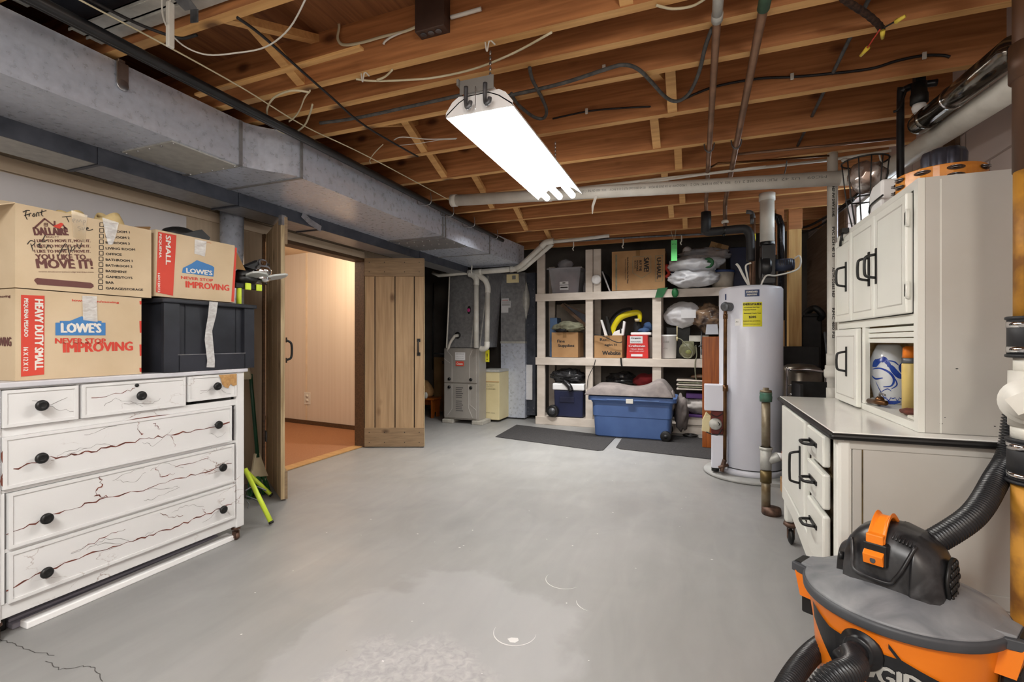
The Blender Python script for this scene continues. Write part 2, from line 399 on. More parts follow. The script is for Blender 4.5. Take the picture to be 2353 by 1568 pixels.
# cracked white paint of the dresser
def crack_mat():
    m = bpy.data.materials.new('cracked_white_paint'); m.use_nodes = True; N = m.node_tree.nodes; L = m.node_tree.links
    b = N['Principled BSDF']; b.inputs['Roughness'].default_value = 0.45
    tc = N.new('ShaderNodeTexCoord'); mp = N.new('ShaderNodeMapping'); mp.inputs['Scale'].default_value = (1, 1.0, 2.2)
    L.new(tc.outputs['Object'], mp.inputs[0])
    nz = N.new('ShaderNodeTexNoise'); nz.inputs['Scale'].default_value = 7; nz.inputs['Detail'].default_value = 8; L.new(mp.outputs[0], nz.inputs['Vector'])
    ad = N.new('ShaderNodeMixRGB'); ad.blend_type = 'ADD'; ad.inputs[0].default_value = 0.22; L.new(mp.outputs[0], ad.inputs[1]); L.new(nz.outputs['Color'], ad.inputs[2])
    v = N.new('ShaderNodeTexVoronoi'); v.feature = 'DISTANCE_TO_EDGE'; v.inputs['Scale'].default_value = 5.5; L.new(ad.outputs[0], v.inputs['Vector'])
    r = N.new('ShaderNodeValToRGB'); r.color_ramp.elements[0].position = 0.004; r.color_ramp.elements[1].position = 0.014
    r.color_ramp.elements[0].color = (1,1,1,1); r.color_ramp.elements[1].color = (0,0,0,1); L.new(v.outputs['Distance'], r.inputs[0])
    mk = N.new('ShaderNodeTexNoise'); mk.inputs['Scale'].default_value = 3.2; mk.inputs['Detail'].default_value = 4; L.new(tc.outputs['Object'], mk.inputs['Vector'])
    mr = N.new('ShaderNodeValToRGB'); mr.color_ramp.elements[0].position = 0.57; mr.color_ramp.elements[1].position = 0.66; L.new(mk.outputs['Fac'], mr.inputs[0])
    mu = N.new('ShaderNodeMath'); mu.operation = 'MULTIPLY'; L.new(r.outputs[0], mu.inputs[0]); L.new(mr.outputs[0], mu.inputs[1])
    base = N.new('ShaderNodeValToRGB'); base.color_ramp.elements[0].color = (*lin((210,210,209)),1); base.color_ramp.elements[1].color = (*lin((224,224,224)),1)
    L.new(mk.outputs['Fac'], base.inputs[0])
    mx = N.new('ShaderNodeMixRGB'); L.new(mu.outputs[0], mx.inputs[0]); L.new(base.outputs[0], mx.inputs[1]); mx.inputs[2].default_value = (*lin((150,132,124)),1)
    L.new(mx.outputs[0], b.inputs['Base Color'])
    MATS['crack'] = m; return m
m_crack = crack_mat()
m_crackr = mat('bare_red_wood', (122,62,48), (84,46,38), rough=0.7, scale=30)
m_crackg = mat('grey_crack', (120,116,112), (90,86,82), rough=0.7, scale=30)
# painted block wall
def block_mat():
    m = bpy.data.materials.new('painted_block'); m.use_nodes = True; N = m.node_tree.nodes; L = m.node_tree.links
    b = N['Principled BSDF']; b.inputs['Roughness'].default_value = 0.6
    tc = N.new('ShaderNodeTexCoord'); sx = N.new('ShaderNodeSeparateXYZ'); L.new(tc.outputs['Object'], sx.inputs[0])
    cb = N.new('ShaderNodeCombineXYZ'); L.new(sx.outputs[1], cb.inputs[0]); L.new(sx.outputs[2], cb.inputs[1])
    br = N.new('ShaderNodeTexBrick'); br.inputs['Scale'].default_value = 1.0; br.inputs['Brick Width'].default_value = 0.44; br.inputs['Row Height'].default_value = 0.22
    br.inputs['Mortar Size'].default_value = 0.007; br.inputs['Mortar Smooth'].default_value = 0.6
    br.inputs['Color1'].default_value = (*lin((196,182,176)),1); br.inputs['Color2'].default_value = (*lin((188,172,166)),1); br.inputs['Mortar'].default_value = (*lin((158,142,134)),1)
    L.new(cb.outputs[0], br.inputs['Vector']); L.new(br.outputs['Color'], b.inputs['Base Color'])
    bp = N.new('ShaderNodeBump'); bp.inputs['Strength'].default_value = 0.5; bp.inputs['Distance'].default_value = 0.01; bp.invert = True
    L.new(br.outputs['Fac'], bp.inputs['Height']); L.new(bp.outputs[0], b.inputs['Normal'])
    return m
m_block = block_mat()
m_panelw = mat('white_wall_panel', (206,204,206), (198,196,198), rough=0.6, scale=2)
m_panelb = mat('beige_wall_panel', (190,174,152), (180,164,142), rough=0.6, scale=2, stretch=(20,20,1))
m_beige = mat('beige_trim', (196,180,158), (186,168,146), rough=0.6, scale=4, stretch=(1,0.3,1))
m_backw = mat('dark_back_wall', (104,98,92), (78,72,68), rough=0.8, scale=2)
m_carpet = mat('rust_carpet', (164,116,82), (144,98,66), rough=0.95, scale=150, bump=0.3)
def panel_groove():
    m = bpy.data.materials.new('grooved_room_panel'); m.use_nodes = True; N = m.node_tree.nodes; L = m.node_tree.links
    b = N['Principled BSDF']; b.inputs['Roughness'].default_value = 0.5
    tc = N.new('ShaderNodeTexCoord'); mp = N.new('ShaderNodeMapping'); mp.inputs['Scale'].default_value = (9, 9, 0.15)
    w = N.new('ShaderNodeTexNoise'); w.inputs['Scale'].default_value = 3; w.inputs['Detail'].default_value = 3
    L.new(tc.outputs['Object'], mp.inputs[0]); L.new(mp.outputs[0], w.inputs['Vector'])
    r = N.new('ShaderNodeValToRGB'); r.color_ramp.elements[0].color = (*lin((216,203,188)),1); r.color_ramp.elements[1].color = (*lin((220,208,194)),1)
    r.color_ramp.elements[0].position = 0.4; r.color_ramp.elements[1].position = 0.6
    L.new(w.outputs['Fac'], r.inputs[0]); L.new(r.outputs[0], b.inputs['Base Color']); return m
m_room = panel_groove()
m_roomceil = mat('room_ceiling_tile', (222,200,170), (214,190,160), rough=0.8, scale=4)

# ------------------------------------------------------------------ the setting
XW, XE, YB, YF, ZC, ZS = -3.30, 1.29, 6.95, -1.6, 2.38, 2.62
FO = ((-4.6+XE)/2, (YF+YB)/2)
b = B(); b.box(XW, XE, YF, YB, -0.1, 0); b.box(-4.6, XW, 5.3, YB, -0.1, 0)
b.mi = 1
def jag(pts, w, n=6, amp=0.012, z=0.0, nrm=(0,0,1)):
    out = []; nn = Vector(nrm)
    for a, c in zip(pts, pts[1:]):
        a = Vector(a); c = Vector(c); t = nn.cross(c-a).normalized()
        for i in range(n): out.append(a.lerp(c, i/n) + t*random.uniform(-amp, amp)*(1 if i else 0.3))
    out.append(Vector(pts[-1])); return out
b.strip(jag([PZ(*p, 0) for p in ((0,1470),(35,1480),(75,1497),(125,1507))], 0.004, 5, 0.006), 0.003, (0,0,1), 0.0006)
b.strip(jag([PZ(*p, 0) for p in ((105,1520),(135,1540),(190,1531),(220,1535),(236,1567))], 0.004, 6, 0.006), 0.003, (0,0,1), 0.0006)
b.mi = 2
def arc(c, r, a0, a1, w):
    P = [Vector((c[0]+r*math.cos(math.radians(a0+(a1-a0)*i/20)), c[1]+r*math.sin(math.radians(a0+(a1-a0)*i/20)), 0)) for i in range(21)]
    b.strip(P, [w*math.sin(math.pi*(i+0.6)/21.2) for i in range(21)], (0,0,1), 0.0007)
arc((-0.655,1.735), 0.082, 175, 372, 0.005); arc((-0.585,2.20), 0.085, 165, 330, 0.004); arc((-0.41,2.06), 0.08, 190, 260, 0.004)
P = [PZ(u, v, 0) + Vector((0,0,0.0007)) for u, v in ((1166,1469),(1172,1477),(1184,1478),(1192,1473),(1190,1467),(1175,1466))]
b.quad(*P[:4]); b.quad(P[0], P[3], P[4], P[5])
for q in range(26):
    x = random.uniform(-2.2, 0.2); y = random.uniform(1.3, 4.2); r_ = random.uniform(0.002, 0.006); a0 = random.uniform(0, 3)
    b.quad(*[(x+r_*k*math.cos(a0+i*math.pi/2), y+r_*math.sin(a0+i*math.pi/2), 0.0006) for i, k in zip(range(4), (1.8,1,1.5,1))])
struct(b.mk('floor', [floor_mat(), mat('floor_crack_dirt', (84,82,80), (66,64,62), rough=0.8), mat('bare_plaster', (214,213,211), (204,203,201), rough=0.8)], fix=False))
# left partition wall with the doorway (opening y 2.95..4.18, z 0..1.965)
b = B(); b.box(XW-0.10, XW, YF, 2.93, 0, 2.30); b.box(XW-0.10, XW, 4.20, 5.32, 0, 2.30); b.box(XW-0.10, XW, 2.93, 4.20, 2.0, 2.30)
b.box(XW-0.10, XW, YF, 5.32, 2.30, ZS)
struct(b.mk('wall_left', m_panelb))
b = B(); b.box(XW, XW+0.012, 0.2, 2.30, 0.3, 1.978); struct(b.mk('wall_panel_left', m_panelw)).name = 'trim_1'
b = B(); b.box(XW, XW+0.02, 0.2, 4.2, 1.985, 2.06); struct(b.mk('trim_2', m_beige, bev=0.004))
b = B(); b.box(XW-0.1, XW+0.022, 2.93, 4.215, 1.955, 1.99); b.box(XW-0.1, XW+0.024, 4.185, 4.215, 0, 1.96); b.box(XW-0.1, XW+0.012, 2.93, 2.955, 0, 1.96)
struct(b.mk('trim_3', m_darkw, bev=0.003))
b = B(); b.box(XW-0.11, XW+0.005, 2.95, 4.18, 0, 0.012); struct(b.mk('trim_4', m_oak, bev=0.003))
b = B(); b.box(-4.6, XE, YB, YB+0.1, 0, ZS); struct(b.mk('wall_back', m_backw))
b = B(); b.box(-4.7, -4.6, 5.22, YB, 0, ZS); b.box(-4.6, XW-0.0, 5.25, 5.32, 0, ZS); struct(b.mk('wall_nook_left', m_backw))
b = B(); b.box(-4.6, XW-0.1, 5.3, YB, ZS, ZS+0.04); struct(b.mk('ceiling_nook', m_sub))
b = B(); b.box(XW-0.1, XE+0.15, YF-0.1, YF, 0, ZS); struct(b.mk('wall_front', mat('pale_rear_wall', (196,192,186), (186,182,176), rough=0.8, scale=2)))
# right block wall with the window opening y 4.35..5.15, z 1.98..2.34
wy0, wy1, wz0, wz1 = 4.05, 5.25, 1.96, 2.36
b = B(); b.box(XE, XE+0.15, YF, wy0, 0, ZS); b.box(XE, XE+0.15, wy1, YB+0.1, 0, ZS); b.box(XE, XE+0.15, wy0, wy1, 0, wz0); b.box(XE, XE+0.15, wy0, wy1, wz1, ZS)
struct(b.mk('wall_right', m_block))
b = B(); t_ = 0.025
b.box(XE+0.06, XE+0.10, wy0, wy1, wz0, wz0+t_); b.box(XE+0.06, XE+0.10, wy0, wy1, wz1-t_, wz1); b.box(XE+0.06, XE+0.10, wy0, wy0+t_, wz0, wz1); b.box(XE+0.06, XE+0.10, wy1-t_, wy1, wz0, wz1)
b.box(XE+0.06, XE+0.10, (wy0+wy1)/2-0.012, (wy0+wy1)/2+0.012, wz0, wz1)
wf = b.mk('window_1', m_pvc); struct(wf)
b = B(); b.box(XE+0.078, XE+0.082, wy0, wy1, wz0, wz1); b.mk('window_pane', m_glass, wf)
b = B(); b.box(XE-0.02, XE, 3.22, 3.36, 1.3, ZC); struct(b.mk('trim_5', m_darkw))
b = B(); b.box(XE-0.015, XE, 5.3, YB, 0.0, ZC); struct(b.mk('trim_6', wood('brown_side_panel', (150,128,108), (120,98,80), grain=(20,1,20), kscale=2)))
b = B(); b.box(XW-0.1, XE+0.1, YF, YB, ZS, ZS+0.04); struct(b.mk('ceiling', m_sub))
# joists: measured near edges
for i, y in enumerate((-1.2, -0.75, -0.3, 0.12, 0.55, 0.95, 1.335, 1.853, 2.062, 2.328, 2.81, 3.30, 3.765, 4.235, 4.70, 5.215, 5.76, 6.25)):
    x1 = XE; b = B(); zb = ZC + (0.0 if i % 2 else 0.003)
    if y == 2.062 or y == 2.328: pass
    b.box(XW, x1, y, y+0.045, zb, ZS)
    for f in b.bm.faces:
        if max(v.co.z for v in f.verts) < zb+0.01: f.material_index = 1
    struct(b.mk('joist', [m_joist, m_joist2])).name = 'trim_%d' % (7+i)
# solid bridging between the joists
br = thing('joist_bridging', None, None, (0,0,0), kind='structure'); br.name = 'trim_30'
YJ = (1.335, 1.853, 2.062, 2.328, 2.81, 3.30, 3.765, 4.235, 4.70, 5.215, 5.76)
def brace(x, y0, y1, flip=False, w=0.05):
    b = B(); z0, z1 = (ZC+0.02, ZS-0.03) if not flip else (ZS-0.03, ZC+0.02)
    b.hexa([(x-w/2,y0,z0-0.015),(x+w/2,y0,z0-0.015),(x-w/2,y1,z1-0.015),(x+w/2,y1,z1-0.015),(x-w/2,y0,z0+0.02),(x+w/2,y0,z0+0.02),(x-w/2,y1,z1+0.02),(x+w/2,y1,z1+0.02)])
    b.mk('brace', m_joist2, br)
for x0 in (-0.2, -1.78):
    for k, (a, c) in enumerate(zip(YJ, YJ[1:])):
        if c-a < 0.3: continue
        brace(x0+(0.0 if k % 2 else 0.04), a+0.045, c, False); brace(x0+(0.07 if k % 2 else -0.05), a+0.045, c, True)
# the carpeted room seen through the doorway
b = B(); b.prism([(-6.3,1.2,-0.08),(XW-0.1,1.2,-0.08),(XW-0.1,4.9,-0.08),(-6.3,5.25,-0.08)], (0,0,0.088)); struct(b.mk('floor_carpet', m_carpet)).name = 'floor_1'
b = B(); b.prism([(-6.3,1.2,2.30),(XW-0.1,1.2,2.30),(XW-0.1,4.9,2.30),(-6.3,5.25,2.30)], (0,0,0.04)); struct(b.mk('ceiling_1', m_roomceil))
b = B(); b.prism([(-6.3,5.22,0),(XW-0.1,4.855,0),(XW-0.1,4.955,0),(-6.3,5.32,0)], (0,0,2.3)); struct(b.mk('wall_room_back', m_room))
def wr(x): return 5.22 + (x+6.3)*(4.855-5.22)/(XW-0.1+6.3)
b = B(); b.prism([(-6.3,5.205,0.0),(XW-0.1,4.84,0.0),(XW-0.1,4.85,0.0),(-6.3,5.215,0.0)], (0,0,0.062)); struct(b.mk('baseboard_back', m_darkw))
b = B()
for x in (-4.88, -3.75): b.box(x-0.012, x+0.012, wr(x)-0.008, wr(x)+0.004, 0.06, 2.3)
struct(b.mk('trim_31', mat('room_seam_strip', (226,206,180), rough=0.5)))
b = B(); b.box(-6.4, -6.3, 1.2, 5.4, 0, 2.3); struct(b.mk('wall_room_left', m_room))
b = B(); b.box(-6.3, XW-0.1, 1.1, 1.2, 0, 2.3); struct(b.mk('wall_room_front', m_room))
o = thing('wall_outlet', 'cream duplex outlet on the panelled wall above the rust carpet', 'outlet', (-4.86, wr(-4.86), 0.30))
b = B(); x = -4.86; y = wr(x)-0.006; b.box(x-0.055, x+0.055, y-0.004, y+0.004, 0.275, 0.435); b.mk('cover_plate', m_pvc, o, bev=0.003)
for z in (0.325, 0.385):
    b = B(); b.cyl((x, y-0.003, z), (x, y-0.009, z), 0.021); b.mk('socket', m_wirew, o)

# ------------------------------------------------------------------ barn-board door leaves
def leaf(name, hinge, free, flip=False):
    hx, hy = hinge; d = Vector((free[0]-hx, free[1]-hy, 0)); L = d.length; d.normalize(); n = Vector((d.y, -d.x, 0))
    if flip: n = -n
    M = Matrix(((d.x, n.x, 0, hx), (d.y, n.y, 0, hy), (0,0,1,0), (0,0,0,1)))
    root = thing(name, None, None, (hx, hy, 0), kind='structure')
    e = [0, 0.104, 0.315, 0.517, L]
    for a, c in zip(e, e[1:]):
        b = B(); b.box(a+0.005, c-0.005, -0.012, 0.010, 0.012, 1.985).xf(M); b.mk('board', m_barn, root, bev=0.002)
    b = B(); b.box(0.01, L-0.01, -0.004, 0.001, 0.02, 1.98); b.xf(M); b.mk('board_tongue', m_darkgap, root)
    for z0, z1 in ((0.012, 0.207), (1.80, 1.99)):
        b = B(); b.box(0, L, 0.010, 0.030, z0, z1)
        b.mi = 1
        for x in (0.05, 0.21, 0.42, L-0.05):
            for z in (z0+0.045, z1-0.045): b.sph((x, 0.031, z), 0.005, 6, (1,0.3,1))
        b.xf(M); b.mk('batten', [m_barn2, m_black], root, bev=0.002)
    b = B(); b.box(0, 0.004, -0.014, 0.012, 0.012, 1.985); b.box(L-0.004, L, -0.014, 0.012, 0.012, 1.985); b.xf(M); b.mk('board_edge', m_barnedge, root)
    b = B(); hx_ = L-0.055
    b.box(hx_-0.018, hx_+0.018, 0.030, 0.034, 1.11, 1.145); b.box(hx_-0.018, hx_+0.018, 0.030, 0.034, 0.965, 1.0)
    b.tube([(hx_, 0.034, 1.125), (hx_, 0.062, 1.105), (hx_, 0.068, 1.055), (hx_, 0.062, 1.0), (hx_, 0.034, 0.985)], 0.008, 8)
    b.xf(M); b.mk('handle', m_black, root)
    for z in (0.35, 1.62):
        b = B(); b.box(0.0, 0.045, -0.02, -0.012, z-0.04, z+0.04); b.cyl((0,-0.016,z-0.045),(0,-0.016,z+0.045),0.007); b.xf(M); b.mk('hinge', m_dull, root)
    return root
leaf('door_1', (-3.27, 4.195), (-2.690, 4.423))
dl = leaf('door_2', (-3.26, 2.95), (-2.705, 2.575), True)
b = B(); M_ = Matrix.Translation((-2.705,2.575,1.95)) ; b.box(-2.73,-2.70,2.56,2.60,1.93,2.0); b.mk('top_catch', m_steel, dl)

# ------------------------------------------------------------------ fluorescent shop light
lx0, lx1, ly0, ly1, lz = -0.985, -0.685, 1.79, 3.05, 2.055
lxc = (lx0+lx1)/2
m_refl = mat('white_reflector', (244,244,244), (240,240,240), rough=0.45, scale=2)
m_tube = mat('lit_tube', (255,252,246), (255,252,246), rough=0.4, emit=TUBE_POWER)
t = thing('shop_light', 'long white fluorescent shop light hanging under the joists, lit', 'light fixture', (lxc, (ly0+ly1)/2, lz))
b = B(); prof = [(-0.15,0.0),(-0.148,0.012),(-0.09,0.055),(-0.045,0.075),(0.045,0.075),(0.09,0.055),(0.148,0.012),(0.15,0.0)]
o_ = [(lxc+x, lz+z) for x, z in prof]; inn = [(lxc+x*0.98, lz+z-0.004) for x, z in prof[1:-1]]
b.rings([[Vector((x, y, z)) for x, z in o_+inn[::-1]] for y in (ly0, ly1)], caps=True); b.mk('reflector', m_refl, t)
b = B(); b.prism([(lxc+x, ly0, lz+z) for x, z in ((-0.15,0.0),(-0.15,0.02),(-0.12,0.06),(-0.09,0.078),(0.09,0.078),(0.12,0.06),(0.15,0.02),(0.15,0.0))], (0,0.004,0)); b.mk('end_panel', m_refl, t)
b = B(); b.box(lxc-0.05, lxc+0.05, ly0, ly1, lz+0.076, lz+0.12); b.mk('ballast_channel', m_refl, t, bev=0.004)
for dx in (-0.085, 0.0, 0.085):
    b = B(); b.cyl((lxc+dx, ly0+0.03, lz+0.001), (lxc+dx, ly1-0.015, lz+0.001), 0.019, seg=14); b.mk('lamp_tube', m_tube, t)
b = B(); b.box(lxc-0.075, lxc+0.075, ly0-0.02, ly0-0.015, lz+0.075, lz+0.13); b.box(lxc-0.085, lxc-0.075, ly0-0.03, ly0+0.03, lz+0.11, lz+0.135); b.mk('end_bracket', m_grey, t)
for dx in (-0.045, 0.04):
    b = B(); b.tube([(lxc+dx, ly0-0.022, lz+0.10), (lxc+dx, ly0-0.024, lz+0.04), (lxc+dx+0.008, ly0-0.03, lz+0.012), (lxc+dx+0.02, ly0-0.03, lz+0.018), (lxc+dx+0.022, ly0-0.026, lz+0.035)], 0.009, 8); b.mk('hook', m_dull, t)
for y in (ly0+0.12, ly1-0.12):
    b = B()
    for k in range(9): b.sph((lxc, y, lz+0.125+k*0.023), 0.006, 6, (1,0.6,1.7))
    b.mk('hanging_chain', m_steel, t)
b = B(); b.tube([(lxc+0.0, ly0-0.03, lz+0.09), (lxc+0.002, ly0-0.032, lz+0.03), (lxc, ly0-0.03, lz+0.0)], 0.0018, 5); b.mk('pull_chain', m_steel, t)

# ------------------------------------------------------------------ sheet metal ducts
t = thing('trunk_duct', 'large galvanized trunk duct running under the joists to the furnace', 'duct', (-2.6, 1.0, 2.11))
b = B(); b.prism([(-2.40,-1.5,2.11),(-2.40,1.99,2.11),(-2.86,1.99,2.11),(-2.86,-1.5,2.11)], (0,0,0.25)); b.mk('near_section', m_galv, t)
b = B()
n_ = 10; pl = [(-2.40+0.156*(0.5-0.5*math.cos(math.pi*i/n_)), 1.99+0.28*i/n_) for i in range(n_+1)]
b.prism([(x,y,2.11) for x,y in pl]+[(-2.86,2.27,2.11),(-2.86,1.99,2.11)], (0,0,0.25)); b.mk('flared_section', m_galv, t)
b = B(); b.prism([(-2.244,2.27,2.11),(-2.244,4.52,2.11),(-2.12,5.95,2.11),(-2.86,5.95,2.11),(-2.86,2.27,2.11)], (0,0,0.25)); b.mk('far_section', m_galv, t)
def seamx(y, x=-2.397, w=0.02): b = B(); b.box(x, x+0.006, y, y+w, 2.108, 2.36); b.box(-2.86, x+0.006, y, y+w, 2.104, 2.11); b.mk('drive_slip', m_galvd, t)
for y, x in ((1.975,-2.399),(2.262,-2.243),(4.0,-2.243),(4.05,-2.243),(5.0,-2.20)): seamx(y, x)
b = B(); b.box(-2.80, -2.42, 1.62, 1.99, 2.103, 2.11); 
b.mi = 1
for x in (-2.79,-2.70,-2.61,-2.52,-2.43):
    for y in (1.635, 1.975): b.sph((x,y,2.102), 0.006, 6)
b.mk('patch_plate', [m_galvl, m_steel], t)
b = B(); b.box(-2.86, -2.25, 4.1, 4.55, 2.104, 2.11); 
b.mi = 1
for i in range(7):
    for y in (4.12, 4.3, 4.53): b.sph((-2.8+i*0.088,y+0.01*(i%2),2.102), 0.007, 6)
b.mk('patch_plate', [m_galvd, m_steel], t)
t2 = thing('return_duct', 'lower dark sheet metal duct squeezed between the trunk duct and the partition wall', 'duct', (-2.99, 1.0, 2.026))
b = B(); b.box(-3.115, -2.862, -1.5, 1.55, 2.026, 2.28); b.mk('near_section', m_galvl, t2)
b = B(); b.box(-3.115, -2.862, 1.55, 5.8, 2.03, 2.28); b.mk('far_section', m_galvd, t2)
b = B(); b.box(-2.868, -2.858, -1.5, 5.8, 2.024, 2.11); b.mk('side_flange', m_galvk, t2)
for y in (1.54, 2.35, 3.10, 4.6):
    b = B(); b.box(-3.115, -2.856, y, y+0.018, 2.020, 2.03); b.box(-2.860, -2.853, y, y+0.018, 2.02, 2.11); b.mk('drive_slip', m_galvk, t2)
b = B(); b.strip([(-2.856,2.9,2.10),(-2.856,2.98,2.06),(-2.856,3.1,2.03)], 0.05, (1,0,0), 0.004); b.mk('foil_tape', m_chrome, t2, solid=0.001)
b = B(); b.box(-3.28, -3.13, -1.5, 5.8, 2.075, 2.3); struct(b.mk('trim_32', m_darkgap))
# sheet panning between the joists, top left
for k, (x0, x1, y0, y1) in enumerate(((-2.42,-1.3,1.00,1.07), (-2.42,-1.55,1.20,1.255), (-2.42,-1.55,1.262,1.32), (-2.42, -1.55, 0.78, 0.92))):
    b = B(); b.box(x0, x1, y0, y1, ZC+0.03, ZC+0.036); b.box(x0, x1, y0, y0+0.004, ZC+0.02, ZC+0.036)
    tag(b.mk('metal_joist_cover', m_galvl), ('longer pale sheet metal strip overhead between the two dark gaps','pale sheet metal strip overhead, farther of the narrow pair','pale sheet metal strip overhead, nearest the first visible joist','pale sheet metal strip overhead at the very top left edge')[k], 'metal sheet', 'sheet metal strips in the joist bay')
b = B(); b.box(-2.42, -1.5, 0.62, 1.33, ZC+0.10, ZC+0.105); tag(b.mk('metal_joist_cover', m_galvk), 'dark sheet metal panel up inside the first joist bay', 'metal sheet')
b = B(); b.box(-2.44, -2.395, 1.37, 1.40, 2.29, 2.375); b.box(-2.395, -2.389, 1.36, 1.41, 2.26, 2.36)
b.cyl((-2.392,1.385,2.26),(-2.386,1.385,2.26),0.025); tag(b.mk('duct_hanger', m_steel, bev=0.003), 'galvanized strap hook holding the trunk duct to a joist', 'bracket')
b = B(); b.prism([PZ(400,0,2.40),PZ(432,-6,2.40),PZ(452,20,2.37),PZ(425,25,2.37)], (0,0,0.004)); b.prism([PZ(437,22,2.37),PZ(452,20,2.37),PZ(452,20,2.37)-Vector((0,0,0.05)),PZ(437,22,2.37)-Vector((0,0,0.05))], (0.004,0.004,0)); tag(b.mk('angle_bracket', m_dull), 'bent grey metal angle bracket under the nearest joist', 'bracket')

# ------------------------------------------------------------------ pipes overhead
def pipe(name, pts, r, m, label, cat='pipe', group=None, n=1, seg=14, smooth=False):
    b = B(); b.tube(pts, r, seg, n, smooth=smooth); return tag(b.mk(name, m), label, cat, group)
pipe('gas_pipe', [(-2.135,-1.0,2.30),(-2.135,5.25,2.30)], 0.021, m_blackpl, 'thick black pipe running beside the trunk duct, nearer the joist ends')
pipe('gas_pipe', [(-2.19,-1.0,2.315),(-2.19,4.8,2.315)], 0.015, m_black, 'thinner dark pipe tucked between the thick black pipe and the trunk duct')
for y in (3.55, 3.95, 4.4, 5.0):
    b = B(); b.tube([(-2.1,y,2.37),(-2.095,y,2.29),(-2.135,y,2.27),(-2.22,y,2.285),(-2.23,y,2.35)], 0.004, 6); tag(b.mk('pipe_hook', m_steel), 'small wire hook holding up the black pipes, %s' % {3.55:'just before the drain pipe end', 3.95:'just past the drain pipe end', 4.4:'second past the drain pipe end', 5.0:'farthest from the camera'}[y], 'hook', 'hooks along the black pipes')
t = thing('copper_water_pipe', 'brown copper pipe under the joists ending in foam insulation above the water heater', 'pipe', (0.069, 3, 2.35))
b = B(); b.tube([(0.069,-1.0,2.345),(0.069,4.50,2.345),(0.069,4.56,2.30),(0.069,4.56,2.12)], 0.0155, 14, smooth=False); b.mk('copper_tube', m_copper, t)
b = B(); b.cyl((0.069,1.78,2.345),(0.069,1.98,2.345),0.019); b.cyl((0.069,1.96,2.345),(0.069,2.0,2.345),0.021); b.mk('taped_joint', m_galvl, t)
b = B(); b.cyl((0.069,4.56,2.07),(0.069,4.56,2.25),0.042); b.tube([(0.069,4.56,2.09),(0.10,4.56,2.075),(0.32,4.56,2.08),(0.385,4.56,2.07),(0.415,4.56,2.02),(0.42,4.56,1.93),(0.42,4.56,1.80)], 0.036, 14, 5); b.mk('foam_insulation', m_rubber, t)
b = B(); b.cyl((0.205,4.56,2.077),(0.222,4.56,2.077),0.0375); b.sph((0.21,4.54,2.035),0.012); b.mk('strap', m_black, t)
t = thing('copper_water_pipe', 'brown copper pipe with a green joint, right of the other copper pipe', 'pipe', (0.226, 3, 2.35))
b = B(); b.tube([(0.226,-1.0,2.345),(0.226,4.60,2.345),(0.226,4.66,2.31),(0.226,4.66,2.12)], 0.0175, 14, smooth=False); b.mk('copper_tube', m_copper, t)
b = B(); b.cyl((0.226,1.75,2.345),(0.226,1.99,2.345),0.022); b.mk('green_joint', mat('verdigris', (74,110,84), (52,84,62), rough=0.6, scale=20), t)['label'] = 'green corroded joint'
b = B(); b.lathe([(0.02,0),(0.03,0.005),(0.03,0.02),(0.02,0.03)], (0.226,4.66,2.16)); b.mk('white_collar', m_pvc, t)
for y, x in ((3.30,0.069),(3.30,0.226)):
    b = B(); b.tube([(x-0.03,y+0.02,2.378),(x-0.022,y+0.02,2.34),(x,y+0.02,2.322),(x+0.022,y+0.02,2.34),(x+0.03,y+0.02,2.378)], 0.004, 6); tag(b.mk('pipe_strap', m_dull), 'small dark strap holding the %s copper pipe to a joist' % ('left' if x < 0.1 else 'right'), 'strap', 'straps on the copper pipes')
pipe('thin_copper_pipe', [PZ(1690,355,2.36),PZ(1900,335,2.36),PZ(2060,318,2.36)], 0.008, m_copper, 'thin copper branch pipe running right from the second copper pipe', n=4)
pipe('thin_copper_pipe', [PZ(1632,385,2.35),PZ(1650,375,2.35),PZ(1700,373,2.35),PZ(1905,358,2.35)], 0.007, m_brass, 'thin brown tube along a joist beside the white rail', n=4)
# white drain pipe across the ceiling and down along the right wall
t = thing('drain_pipe', 'white PVC drain pipe crossing under the joists and angling along the right wall', 'pipe', (0, 3.7, 2.15))
A0 = PY(1045,461,3.7); A1 = PY(2000,405,3.7); D0 = PX(2036,392,1.10); D1 = PX(2362,176,1.10)
b = B(); b.tube([A1-(A1-A0).normalized()*0.04, A1, (A1+D0)/2+Vector((0.01,0.02,0.0)), D0, D0+(D1-D0)*0.04], 0.052, 24, 6); b.mk('elbow', m_pvc, t)
b = B(); b.cyl(D0, D1, 0.052, seg=24); b.mk('sloping_pipe', m_pvc, t)
ua = (A1-A0).normalized()
for k in (0.28, 0.955):
    p = A0.lerp(A1, k); b = B(); b.cyl(p-ua*0.03, p+ua*0.03, 0.0505, seg=24); b.mk('coupling', m_pvc, t)
b = B(); b.cyl(A0-ua*0.03, A0+ua*0.02, 0.052, seg=24); b.mk('coupling', m_pvc, t)
axp = A0.copy(); up_ = Vector((0,0,1)) - ua*ua.z; up_.normalize(); fr_ = ua.cross(up_); fr_ = fr_ if fr_.y < 0 else -fr_
def wrap_pipe(A, u, v, n, r):
    def f(q):
        d = q-A; s_ = d.dot(u); h = d.dot(v); a = h/r
        return A + u*s_ + v*(math.sin(a)*(r+0.001)) + n*(math.cos(a)*(r+0.001))
    return f
wp = wrap_pipe(A0, ua, up_, fr_, 0.047)
b = B(); b.cyl(A0, A1, 0.047, seg=24); b.mi = 1; xx = 1.05
